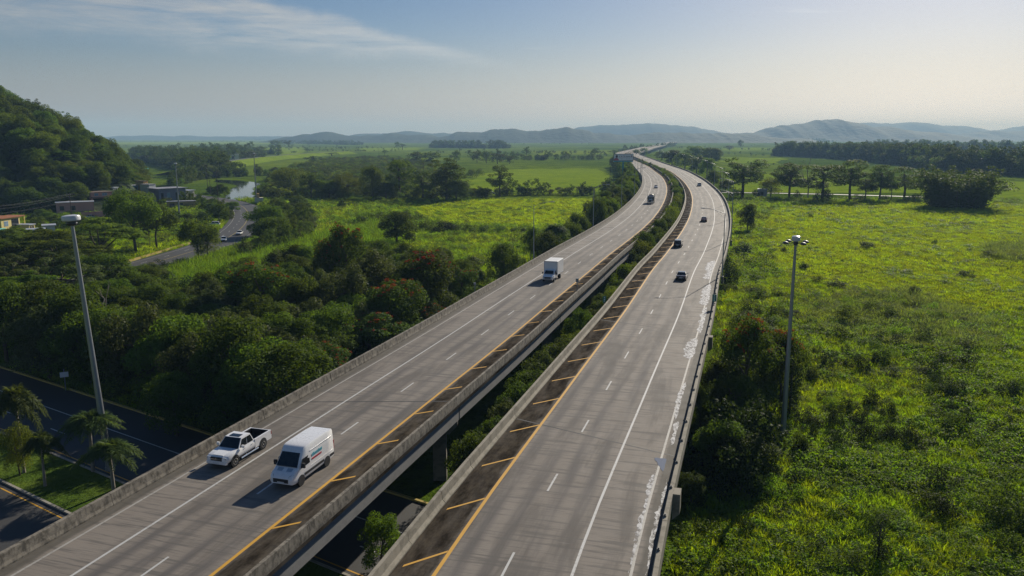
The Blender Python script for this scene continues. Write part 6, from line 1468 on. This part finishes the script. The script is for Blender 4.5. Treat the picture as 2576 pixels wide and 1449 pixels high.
def van():
    loc, hd, off = on_lane(CL, 792, 1196, False, None)
    loc, hd, off = on_lane(CL, 792, 1196, False, off - 1.0)
    t = empty('delivery_van', loc, hd, 'white high-roof delivery van with teal and red side lettering, in the inner lane', 'van')
    W = 1.03; b = MB()
    def sec(y, w, z0, zt, wt=0.84, sh=0.0): return ring([(w*0.93,z0),(w,z0+0.16),(w,1.05),(w*0.975,max(min(zt-0.35,1.75),1.06)),(w*(wt+0.07),zt-0.12+0.0),(w*wt,zt)], y)
    def low(y, w, z0, zt): return ring([(w*0.93,z0),(w,z0+0.14),(w,z0+0.34),(w*0.99,(zt+z0)/2+0.12),(w*0.965,zt-0.07),(w*0.88,zt)], y)
    b.loft([sec(-2.95,W*0.96,0.44,2.55), sec(-2.88,W,0.38,2.66), sec(-2.0,W,0.36,2.72), sec(0.2,W,0.36,2.72), sec(0.85,W,0.36,2.68), sec(1.12,W*0.995,0.36,2.60,0.82), sec(1.36,W*0.99,0.36,2.36,0.80), sec(1.78,W*0.985,0.36,1.86,0.82), low(2.06,W*0.98,0.36,1.42), low(2.55,W*0.96,0.38,1.22), low(2.86,W*0.90,0.42,1.02), low(2.98,W*0.78,0.48,0.88)])
    b.build('body', M['car_white'], t, smooth=32)
    quad_on(t, 'windscreen', [(0.88,2.10,1.43),(-0.88,2.10,1.43),(-0.76,1.40,2.30),(0.76,1.40,2.30)], M['glass'], 0.03, 0.045, 0.04)
    for sgn in (1,-1):
        x = sgn*(W+0.004)
        w_ = MB(); P4 = [(x,0.62,1.32),(x,1.86,1.32),(x*0.965,1.55,1.90),(x*0.955,0.62,1.95)]; w_.add(P4 + [(a*0.96,b_,c) for a,b_,c in P4], [(0,1,2,3),(7,6,5,4),(0,4,5,1),(1,5,6,2),(2,6,7,3),(3,7,4,0)]); w_.build('side_window', M['glass'], t)
        for y in (1.86, -1.82):
            wheel(t, sgn*(W-0.12), y, 0.35, 0.24)
            MB().lathe([(0.43,-0.02),(0.43,0.014)], 20, (sgn*(W+0.002), y, 0.40), 'x').build('wheel_arch', M['trim'], t)
        for y0_, y1_ in ((-2.88,-2.28),(-1.36,1.40)): MB().box(sgn*(W-0.02),sgn*(W+0.022),y0_,y1_,0.60,0.80).build('side_moulding', M['trim'], t)
        for zz in (1.02, 2.16): MB().box(sgn*(W-0.06),sgn*(W*(1.0 if zz < 1.5 else 0.962)+0.014),-2.7,0.5,zz,zz+0.035).build('body_rib', M['car_white'], t)
        MB().box(sgn*(W+0.03),sgn*(W+0.27),1.66,1.80,1.34,1.70).build('mirror', M['trim'], t)
        MB().box(sgn*(W*0.86),sgn*(W*0.985),-2.985,-2.88,1.05,1.75).build('tail_lamp', M['lamp_red'], t)
        MB().loft([[(sgn*0.58,2.90,0.92),(sgn*0.86,2.72,0.96),(sgn*0.88,2.62,1.12),(sgn*0.66,2.80,1.06)],[(sgn*0.58,2.955,0.92),(sgn*0.90,2.75,0.96),(sgn*0.92,2.64,1.13),(sgn*0.66,2.86,1.08)]]).build('headlamp', M['headlamp'], t)
        # side lettering: unreadable strokes of teal above a red bar, as blurred as they look
        k = 0
        for y in np.arange(0.30, -1.05, -0.19):
            yy = y if sgn > 0 else y
            hgt = (0.20, 0.26, 0.20, 0.22)[k % 4]; k += 1
            MB().box(sgn*(W*0.985+0.005),sgn*(W*0.985+0.016),yy-0.13,yy,1.66,1.66+hgt).build('lettering', M['teal_print'], t)
        MB().box(sgn*(W*0.99+0.005),sgn*(W*0.99+0.017),-1.06,0.34,1.40,1.53).build('red_stripe', M['red_print'], t)
    MB().box(-0.62,0.62,2.86,2.985,0.56,0.86).build('grille', M['trim'], t)
    MB().box(-0.28,0.28,2.985,2.999,0.52,0.65).build('number_plate', M['plate'], t)
    for x0 in (-0.62, 0.16): MB().add([(x0,2.18,1.372),(x0+0.46,2.18,1.372),(x0+0.44,2.50,1.25),(x0+0.02,2.50,1.25)], [(0,1,2,3)]).build('bonnet_scoop', M['car_silver'], t, fix=False)
    MB().box(-0.86,0.86,-2.6,2.6,0.30,0.42).build('chassis', M['trim'], t)
van()
def box_truck():
    loc, hd, off = on_lane(CL, 1389, 703, False, None)
    t = empty('box_truck', loc, hd, 'white box truck with plain cargo body on the left carriageway', 'truck')
    W = 1.0; b = MB()
    def sec(y, w, z0, zt, wt=0.9): return ring([(w*0.9,z0),(w,z0+0.15),(w,min(1.15,zt-.1)),(w*0.96,zt-0.1),(w*wt,zt)], y)
    b.loft([sec(1.0,W,0.5,2.05,0.78), sec(1.75,W,0.5,2.05,0.78), sec(2.0,W,0.5,1.92,0.78), sec(2.45,W,0.5,1.36,0.86), sec(3.1,W*0.96,0.5,1.22), sec(3.42,W*0.88,0.52,1.05)])
    b.build('cab', M['car_white'], t, smooth=32)
    quad_on(t, 'windscreen', [(0.86,2.46,1.40),(-0.86,2.46,1.40),(-0.75,2.0,1.94),(0.75,2.0,1.94)], M['glass'], 0.03, 0.035, 0.03)
    bx = MB().box(-1.22,1.22,-3.6,1.15,1.0,3.45); bo = bx.build('cargo_box', M['box_white'], t)
    bv = bo.modifiers.new('bevel', 'BEVEL'); bv.width = 0.05; bv.segments = 2
    MB().box(-1.235,1.235,1.10,1.168,3.34,3.47).box(-1.235,-1.20,1.10,1.168,1.0,3.338).box(1.20,1.235,1.10,1.168,1.0,3.338).build('corner_trim', M['galv'], t)
    for sgn in (1,-1):
        w_ = [(sgn*(W+0.006),1.15,1.36),(sgn*(W+0.006),2.22,1.36),(sgn*(W*0.93),1.95,1.86),(sgn*(W*0.93),1.15,1.90)]
        quad_on(t, 'side_window', w_, M['glass'], 0.03, 0.03, 0.03)
        wheel(t, sgn*0.92, 2.55, 0.38, 0.24, 'galv'); wheel(t, sgn*0.92, -1.7, 0.38, 0.46, 'galv')
        MB().box(sgn*1.12,sgn*1.34,2.0,2.1,1.3,1.65).build('mirror', M['trim'], t)
        MB().box(sgn*0.60,sgn*0.90,3.32,3.45,0.86,1.02).build('headlamp', M['headlamp'], t)
        for y in np.arange(-3.3, 1.0, 0.6): MB().box(sgn*1.215,sgn*1.232,y,y+0.03,1.05,3.36).build('box_rib', M['box_white'], t)
    MB().box(-0.58,0.58,3.36,3.46,0.72,1.0).build('grille', M['trim'], t); MB().box(-0.92,0.92,3.30,3.56,0.5,0.68).build('bumper', M['chrome'], t)
    MB().box(-0.5,0.5,-3.5,2.8,0.55,0.98).build('chassis', M['trim'], t)
box_truck()
def semi():
    loc, hd, off = on_lane(CL, 1637, 512, False, None)
    t = empty('tractor_truck', loc, hd, 'dark long-nosed truck with chrome stacks on the far bend', 'truck')
    b = MB()
    def sec(y, w, z0, zt, wt=0.9): return ring([(w*0.92,z0),(w,z0+0.1),(w,zt-0.25),(w*wt,zt)], y)
    b.loft([sec(0.2,1.2,1.0,3.0), sec(1.8,1.2,1.0,3.0), sec(2.1,1.18,1.0,2.85)]); b.build('cab', M['car_navy'], t, smooth=32)
    MB().loft([sec(2.05,0.78,0.9,2.0), sec(3.6,0.66,0.9,1.85), sec(3.95,0.6,0.9,1.7)]).build('bonnet', M['car_silver'], t, smooth=32)
    quad_on(t, 'windscreen', [(1.05,2.14,2.08),(-1.05,2.14,2.08),(-0.98,2.08,2.8),(0.98,2.08,2.8)], M['glass'], 0.03, 0.04, 0.03)
    MB().box(-0.45,0.45,3.96,4.02,0.95,1.6).build('grille', M['trim'], t); MB().box(-1.15,1.15,3.9,4.12,0.45,0.8).build('bumper', M['chrome'], t)
    MB().loft([sec(-5.5,1.22,1.1,2.9), sec(-1.2,1.22,1.1,2.9)]).build('dump_body', M['galv_dark'], t)
    MB().loft([ring([(1.0,2.75),(0.9,3.05),(0.3,3.3)],-5.2), ring([(1.0,2.75),(0.9,3.1),(0.3,3.4)],-1.6)]).build('load_cover', M['trim'], t)
    for sgn in (1,-1):
        MB().tube((sgn*1.28,0.1,1.0),(sgn*1.28,0.1,3.7),0.08,0.08,10).build('exhaust_stack', M['chrome'], t)
        MB().loft([sec(2.5,0.3,0.55,1.05), sec(3.9,0.28,0.55,0.95)]).build('mudguard', M['car_silver'], t).location = (sgn*0.92,0,0)
        MB().box(sgn*1.28,sgn*1.5,2.0,2.1,2.0,2.6).build('mirror', M['chrome'], t)
        MB().box(sgn*0.74,sgn*1.05,3.9,4.0,1.0,1.2).build('headlamp', M['headlamp'], t)
        for y in (3.2,-1.9,-3.2): wheel(t, sgn*1.0, y, 0.5, 0.3 if y > 0 else 0.5, 'chrome')
    MB().box(-0.5,0.5,-5.4,3.8,0.6,1.08).build('chassis', M['trim'], t)
semi()
for nm, sp, pt, x, y, cv, away, lab in (('sedan',SEDAN,'car_white',1650,473,CL,False,'white sedan following the truck on the far bend'),('sedan',SEDAN,'car_black',1715,702,CR,True,'black sedan in the outer lane, rear lights facing'),('suv',SUV,'car_navy',1706,620,CR,True,'dark blue car hugging the yellow line on the right carriageway'),('sedan',SEDAN,'car_maroon',1771,557,CR,True,'maroon car in the outer lane entering the bend'),('minivan',MINIVAN,'car_white',1759,468,CR,True,'white minivan far round the bend on the right carriageway'),('sedan',SEDAN,'car_black',1601,387.5,CR,True,'tiny dark car where the right carriageway turns, beside the billboard'),('suv',SUV,'car_black',1614,381.5,CR,True,'tiniest dark car beyond the far turn of the road')):
    loc, hd, off = on_lane(cv, x, y, away); car(nm, sp, M and pt, lab, loc, hd)
def side_car(nm, sp, pt, x, y, ang, lab, z=0.16, group=None):
    p = at(x, y, z); return car(nm, sp, pt, lab, (p.x, p.y, z), R(ang), group=group)
p0 = at(603, 590); sq = SIDE.project(p0)[0]; tg = SIDE.tan(np.array(sq)); hd0 = math.degrees(math.atan2(-tg[1], -tg[0])) - 90
side_car('sedan', SEDAN, 'car_white', 603, 590, hd0, 'white sedan driving on the side road by the river')
side_car('hatchback', HATCH, 'car_red', 481, 515, 70, 'dark red car parked before the grey flat-roofed house')
side_car('sedan', SEDAN, 'car_white', 563, 606, hd0 + 10, 'white car half hidden by the tree at the side road')
side_car('suv', SUV, 'car_white', 538, 568, 100, 'white car behind the trees at the road island')
for x, y, sp, pt, a, lab in ((150,560,SUV,'car_blue',80,'blue parked car left of the mast head'),(176,553,HATCH,'car_silver',75,'silver parked car just behind the mast head'),(205,557,SEDAN,'car_white',80,'pale parked car right of the mast head'),(226,549,SEDAN,'car_silver',85,'silver parked car below the pink garden wall')):
    side_car('sedan' if sp is SEDAN else 'hatchback', sp, pt, x, y, a, lab, 0.3, 'cars parked below the pink house')
side_car('sedan', SEDAN, 'car_white', 1236, 488, 95, 'white car parked by the lone tree at the field edge', 0.1)
# ------------------------------------------------------------------ lamps, poles, signs
def high_mast(px_, yb, yt, label, drum, pods, r=0.33):
    b, h = height_at(px_, yb, yt); b.z = 0
    t = empty('light_mast', b, 0.3, label, 'light mast')
    p = MB(); n = 9
    for k in range(n):
        a, c = k/n, (k+1)/n; p.tube((0,0,-0.5+(h-0.3)*a if k == 0 else (h-0.8)*a), (0,0,(h-0.8)*c), r*(1-0.55*a), r*(1-0.55*c), 12, caps=(k in (0,n-1)))
    p.build('pole', M['galv'], t, smooth=40)
    MB().lathe([(r*1.9,0),(r*1.9,0.08),(r*1.2,0.10),(r*1.15,0.5)], 12).build('base_plate', M['galv'], t)
    MB().lathe([(drum*0.45,h-0.95),(drum*0.6,h-0.75),(drum*0.52,h-0.55)], 16).build('hoist_ring', M['galv_dark'], t, smooth=40)
    MB().lathe([(drum*0.9,h-0.52),(drum,h-0.44),(drum,h-0.12),(drum*0.93,h-0.02),(drum*0.5,h+0.05),(0.02,h+0.07)], 24).build('head_cap', M['lens'], t, smooth=40)
    for k in range(pods):
        a = 2*math.pi*k/pods; L = 1.25; c, s = math.cos(a), math.sin(a)
        arm = MB().tube((c*0.2,s*0.2,h-0.72),(c*L,s*L,h-0.72),0.035,0.03,6); ao = arm.build('lamp_arm', M['galv_dark'], t)
        MB().lathe([(0.10,-0.06),(0.30,-0.02),(0.33,0.08),(0.22,0.20),(0.06,0.24)], 14, (c*L,s*L,h-0.74)).build('lamp_head', M['galv_dark'], ao, smooth=40)
    return t
_lm = high_mast(277, 1185, 541, 'tall grey light mast with a round cap, standing on the palm median', 0.82, 0, 0.36); _lm.rotation_euler = (0, R(-2.9), 0.0)
high_mast(1968, 1113, 594, 'tall grey light mast with lamp ring on the grassy plain', 0.44, 4, 0.30)
high_mast(452, 548, 410, 'light mast rising from the trees beside the grey flat-roofed house', 0.62, 0, 0.34)
high_mast(646, 512, 385, 'far light mast beside the river bridge', 0.62, 6, 0.34)
def street_lamp(curve, s, o, z, label, inward, h=11.6, arm=3.6, group=None, foot=True):
    p = curve.off(np.array(s), np.array(o)); tg = curve.tan(np.array(s)); n = np.array([tg[1], -tg[0]]) * inward
    t = empty('street_lamp', (p[0], p[1], z), math.atan2(n[1], n[0]), label, 'street lamp', group)
    b = MB()
    for k in range(6): b.tube((0,0,h*k/6-0.05*(k==0)),(0,0,h*(k+1)/6),0.13-0.011*k,0.119-0.011*k,10,caps=k in (0,5))
    b.build('pole', M['galv'], t, smooth=40)
    a = MB(); pr = Vector((0,0,h-0.15))
    for k in range(1, 7):
        u = k/6; q = Vector((arm*u, 0, h-0.15 + 0.95*math.sin(u*math.pi*0.5))); a.tube(pr, q, 0.055, 0.05, 8); pr = q
    a.tube((0,0,h-0.9),(arm*0.5,0,h+0.48),0.03,0.03,6)
    ao = a.build('arm', M['galv'], t, smooth=40)
    MB().loft([[(arm-0.1,-0.10,h+0.74),(arm-0.1,0.10,h+0.74),(arm-0.1,0.08,h+0.86),(arm-0.1,-0.08,h+0.86)],[(arm+0.3,-0.17,h+0.70),(arm+0.3,0.17,h+0.70),(arm+0.3,0.12,h+0.90),(arm+0.3,-0.12,h+0.90)],[(arm+0.75,-0.10,h+0.75),(arm+0.75,0.10,h+0.75),(arm+0.75,0.06,h+0.86),(arm+0.75,-0.06,h+0.86)]]).build('lamp_head', M['galv'], ao, smooth=40)
    MB().box(-0.3,0.22,-0.45,0.45,-1.4,-0.02).build('bracket', M['pier'], t)
    return t
s0 = CR.project(at(1806, 694, DECK_Z))[0]
names = ['lamp on the right parapet whose shadow crosses the carriageway, first of its row','second lamp of the row on the right parapet','third lamp of the row on the right parapet, at the start of the bend']
for k in range(14): street_lamp(CR, s0 + 54*k, 13.05, DECK_Z, names[k] if k < 3 else 'thin lamp on the outer parapet far round the right-hand bend', -1, group='street lamps on the right parapet')
s0 = CL.project(at(1349, 660, DECK_Z))[0]
names = ['lamp on the left parapet beside the white box truck','second lamp of the row on the left parapet, after the palm','third lamp of the row on the left parapet']
for k in range(14): street_lamp(CL, s0 + 62*k, -13.0, DECK_Z, names[k] if k < 3 else 'thin lamp on the outer parapet far round the left-hand bend', 1, group='street lamps on the left parapet')
# a lamp bracket without its lamp, cast on the outside of the right parapet
for x, y in ((1700,1262),(1768,860)):
    s = CR.project(at(x - 12, y, DECK_Z))[0]; p = CR.off(np.array(s), np.array(13.02)); tg = CR.tan(np.array(s))
    b = MB().prism([(-0.28,-1.1),(0.22,-0.6),(0.22,0.84),(-0.28,0.84)], -0.55, 0.55, axis='y'); o = b.build('lamp_bracket', M['parapet_clean'], VR); o.location = (p[0],p[1],DECK_Z); o.rotation_euler = (0,0,math.atan2(tg[1],tg[0])-math.pi/2)
# small steel posts bolted to the top of the right parapet
pm = MB().box(-0.09,0.09,-0.07,0.07,0,0.10).box(-0.05,0.05,-0.04,0.04,0.10,0.19).mesh('parapet_fitting', M['galv_dark'])
for s in np.arange(CR.project(at(1640,1449,DECK_Z))[0] + 1.5, CR.project((40,160))[0], 4.6):
    p = CR.off(np.array(s), np.array(12.53)); tg = CR.tan(np.array(s)); link('parapet_fitting', pm, VR, (p[0],p[1],DECK_Z+0.864), (0,0,math.atan2(tg[1],tg[0])-math.pi/2))
def marker(loc, rz, label, w=0.5, h=1.0, lift=0.6, mat='sign_green'):
    t = empty('marker_sign', loc, rz, label, 'sign')
    MB().box(-0.04,0.04,0.012,0.07,-0.4,lift+h).build('post', M['galv'], t)
    f = MB().box(-w/2,w/2,-0.015,0.01,lift,lift+h).build('plate', M[mat], t)
    for k, zz in enumerate((0.72, 0.44, 0.16)): MB().box(-w*0.16,w*0.16,-0.022,-0.016,lift+h*zz-0.02,lift+h*zz+h*0.14).build('numeral', M['sign_white'], f)
    return t
p = CR.off(np.array(CR.project(at(1783,775,DECK_Z))[0]), np.array(12.5)); marker((p[0],p[1],DECK_Z+0.88), -0.15, 'green mile marker on top of the right parapet', 0.62, 1.1, 0.15)
p = CR.off(np.array(CR.project(at(1560,775,DECK_Z))[0]), np.array(-3.4)); marker((p[0],p[1],DECK_Z+0.2), 0.1, 'green mile marker between the carriageways', 0.5, 1.0, 0.5)
p = CL.off(np.array(CL.project(at(1432,745,DECK_Z))[0]), np.array(2.85)); t = empty('junction_post', (p[0],p[1],DECK_Z+0.88), 0.4, 'short grey post with a box top on the inner left parapet', 'post')
MB().tube((0,0,0),(0,0,1.7),0.06,0.06,8).build('post', M['galv'], t); MB().box(-0.2,0.2,-0.14,0.14,1.5,2.1).build('box', M['galv'], t)
p = CL.off(np.array(CL.project(at(1195,742,DECK_Z))[0]), np.array(-13.3)); t = empty('junction_post', (p[0],p[1],DECK_Z+0.2), 0.4, 'small grey post behind the outer left parapet by the flowering trees', 'post')
MB().tube((0,0,-0.4),(0,0,1.6),0.07,0.07,8).build('post', M['galv'], t); MB().box(-0.16,0.16,-0.14,0.14,1.5,1.8).build('cap', M['galv'], t)
b = at(166, 985); t = empty('road_sign', (b.x, b.y, 0.1), 0.5, 'pale road sign in the shade of the wood beside the cross road', 'sign')
MB().box(-0.05,0.05,-0.03,0.03,-0.3,3.0).build('post', M['galv'], t); MB().box(-0.5,0.5,-0.06,-0.032,1.9,2.6).build('plate', M['sign_white'], t)
# ------------------------------------------------------------------ billboard
b, ztop = height_at(1567, 464, 388); wv = pxm(b); W2, H2 = 47.5*wv/2, 14.6*wv
t = empty('billboard', b, 0.10, 'white billboard with a red figure on a teal pole beside the far bend', 'billboard')
MB().tube((0,0.9,-0.5),(0,0.9,ztop-H2-0.4),0.62,0.62,16).build('pole', M['teal_steel'], t, smooth=40)
MB().box(-W2-0.05,W2+0.05,-0.1,1.5,ztop-H2-1.15,ztop-H2-0.35).build('catwalk', M['teal_steel'], t)
MB().box(-W2-0.25,W2+0.25,0.05,0.5,ztop-H2-0.3,ztop+0.3).build('frame', M['board_frame'], t)
face = MB().box(-W2,W2,-0.02,0.045,ztop-H2,ztop).build('face', M['board_face'], t)
def print_poly(name, pts, mat):
    MB().prism([(x, z) for x, z in pts], -0.034, -0.024, axis='y').build(name, M[mat], face)
X = lambda u: -W2 + u*2*W2
Zf = lambda v: ztop - H2 + v*H2
print_poly('printed_figure', [(X(0.0),Zf(0)),(X(0.26),Zf(0)),(X(0.24),Zf(0.16)),(X(0.19),Zf(0.34)),(X(0.12),Zf(0.42)),(X(0.05),Zf(0.33)),(X(0.0),Zf(0.2))], 'print_red')
print_poly('printed_head', [(X(0.09),Zf(0.44)),(X(0.18),Zf(0.44)),(X(0.205),Zf(0.62)),(X(0.185),Zf(0.86)),(X(0.12),Zf(0.9)),(X(0.08),Zf(0.66))], 'print_dark')
STROKES = {'K': [((0,0),(0,1)),((0,.5),(.9,1)),((0,.5),(.9,0))], 'A': [((0,0),(.5,1)),((.5,1),(1,0)),((.2,.38),(.8,.38))], 'T': [((0,1),(1,1)),((.5,0),(.5,1))]}
for i, ch in enumerate('KATA'):
    lx, lz, lw, lh = X(0.285 + 0.082*i), Zf(0.46), 2*W2*0.052, H2*0.34
    g = MB()
    for (a0, b0), (a1, b1) in STROKES[ch]:
        A, Bq = Vector((lx+a0*lw, 0, lz+b0*lh)), Vector((lx+a1*lw, 0, lz+b1*lh)); d = (Bq-A).normalized(); n = Vector((-d.z,0,d.x))*0.11
        g.add([A-n+Vector((0,-.034,0)),Bq-n+Vector((0,-.034,0)),Bq+n+Vector((0,-.034,0)),A+n+Vector((0,-.034,0)),A-n+Vector((0,-.022,0)),Bq-n+Vector((0,-.022,0)),Bq+n+Vector((0,-.022,0)),A+n+Vector((0,-.022,0))], [(0,1,2,3),(7,6,5,4),(0,4,5,1),(1,5,6,2),(2,6,7,3),(3,7,4,0)])
    g.build('lettering', M['print_rose'], face)
print_poly('print_block', [(X(.62),Zf(.5)),(X(.86),Zf(.5)),(X(.86),Zf(.66)),(X(.62),Zf(.66))], 'print_grey'); print_poly('print_block', [(X(.89),Zf(.5)),(X(.95),Zf(.5)),(X(.95),Zf(.82)),(X(.89),Zf(.82))], 'print_rose')
for a, c in ((.36,.45),(.64,.71),(.76,.82)): print_poly('print_block', [(X(a),Zf(.2)),(X(c),Zf(.2)),(X(c),Zf(.27)),(X(a),Zf(.27))], 'print_grey')
# ------------------------------------------------------------------ utility poles and cables
TOPS = {}
def utility_pole(key, x, yb, yt, label, arms=1, z=0.0, hmin=None):
    b, h = height_at(x, yb, yt, z)
    t = empty('utility_pole', b, R(20), label, 'utility pole', 'utility poles')
    MB().tube((0,0,-0.5),(0,0,h),0.19,0.12,10).build('pole', M['wood_pole'], t, smooth=40)
    for k in range(arms):
        zc = h-0.5-0.9*k; MB().box(-1.2,1.2,-0.06,0.06,zc-0.07,zc+0.07).build('cross_arm', M['wood_pole'], t)
        for q in (-1.05,-0.35,0.35,1.05): MB().lathe([(0.05,zc+0.07),(0.07,zc+0.13),(0.04,zc+0.22)], 8, (q,0,0)).build('insulator', M['galv'], t)
    TOPS[key] = (b + Vector((0,0,h)))
    return t
utility_pole('a', 181, 552, 486, 'utility pole behind the mast head on the left', 2)
utility_pole('b', 550, 520, 431, 'utility pole at the bend of the side road', 1)
utility_pole('c', 523, 483, 414, 'utility pole nearer the levee, behind the bend', 1)
utility_pole('d', 530, 490, 453, 'short utility pole beside the river trees', 1)
utility_pole('e', 111, 580, 557, 'short pole below the yellow house', 0)
utility_pole('f', 796, 500, 430, 'utility pole in front of the grove', 1); utility_pole('g', 1066, 475, 408, 'utility pole behind the tall field trees', 1)
utility_pole('h', 1534, 478, 418, 'tall utility pole left of the billboard post', 1); utility_pole('i', 1543, 478, 446, 'short pole beside the billboard post', 0)
utility_pole('j', 1811, 482, 421, 'utility pole beyond the right-hand bend, first of a pair', 1); utility_pole('k', 1819, 478, 421, 'utility pole beyond the right-hand bend, second of the pair', 1); utility_pole('l', 1789, 460, 410, 'utility pole behind the tree clump on the right', 1)
utility_pole('m', 953, 390, 372, 'far utility pole on the hazy plain', 1); utility_pole('n', 1495, 500, 470, 'pole at the far side of the bright field', 1)
utility_pole('o', -230, 640, 520, 'utility pole just outside the left edge', 2)
def cable(a, c, sag, off, dz=0.0):
    A, B = TOPS[a] + Vector((off,0,-0.3-dz)), TOPS[c] + Vector((off,0,-0.3-dz)); b = MB(); pr = A
    for k in range(1, 13):
        u = k/12; q = A.lerp(B, u) - Vector((0,0,sag*4*u*(1-u))); b.tube(pr, q, 0.022, 0.022, 4, caps=False); pr = q
    o = b.build('power_cable', M['cable'], None, True, False); tag(o, 'thin power cable strung between the utility poles below the hill', 'cable', 'power cables below the hill')
for off, dz in ((-1.0,0),(1.0,0),(-0.8,1.0),(0.8,2.4)): cable('o','a',2.2,off,dz); cable('a','b',4.0,off,dz); 
for off, dz in ((-1.0,0),(1.0,0),(0.2,1.6)): cable('b','c',1.5,off,dz)
# far transmitter on the ridge
b = Vector(((1639-1288)/FPX*8050, 8050, CAM_H + (HORIZON-319)/FPX*8050)); t = empty('radio_mast', b, 0, 'tiny radio mast on the central ridge', 'radio mast')
g = MB(); H3 = 76
for k in range(3):
    a = 2*math.pi*k/3; g.tube((2.2*math.cos(a),2.2*math.sin(a),0),(0.7*math.cos(a),0.7*math.sin(a),H3),0.35,0.3,5)
g.build('legs', M['galv'], t)
g = MB()
for z in range(4, H3, 5):
    rr = 2.2-1.5*z/H3; pts = [Vector((rr*math.cos(2*math.pi*k/3),rr*math.sin(2*math.pi*k/3),z)) for k in range(3)]
    for k in range(3): g.tube(pts[k], pts[(k+1)%3]+Vector((0,0,3)), 0.2, 0.2, 4)
g.build('bracing', M['galv'], t)
# ------------------------------------------------------------------ haze
hz = MB().box(-14000, 14000, -400, 14000, -6, 250).build('haze', [], None)
m, T = material('haze_air')
pv = T.n('ShaderNodeVolumePrincipled', {'Color': (0.40, 0.665, 1.0, 1), 'Absorption Color': (0.34, 0.52, 1.0, 1), 'Density': HAZE_D, 'Anisotropy': 0.08})
o = T.n('ShaderNodeOutputMaterial'); T.t.links.new(pv.outputs[0], o.inputs['Volume'])
hz.data.materials.append(m); tag(hz, kind='stuff')
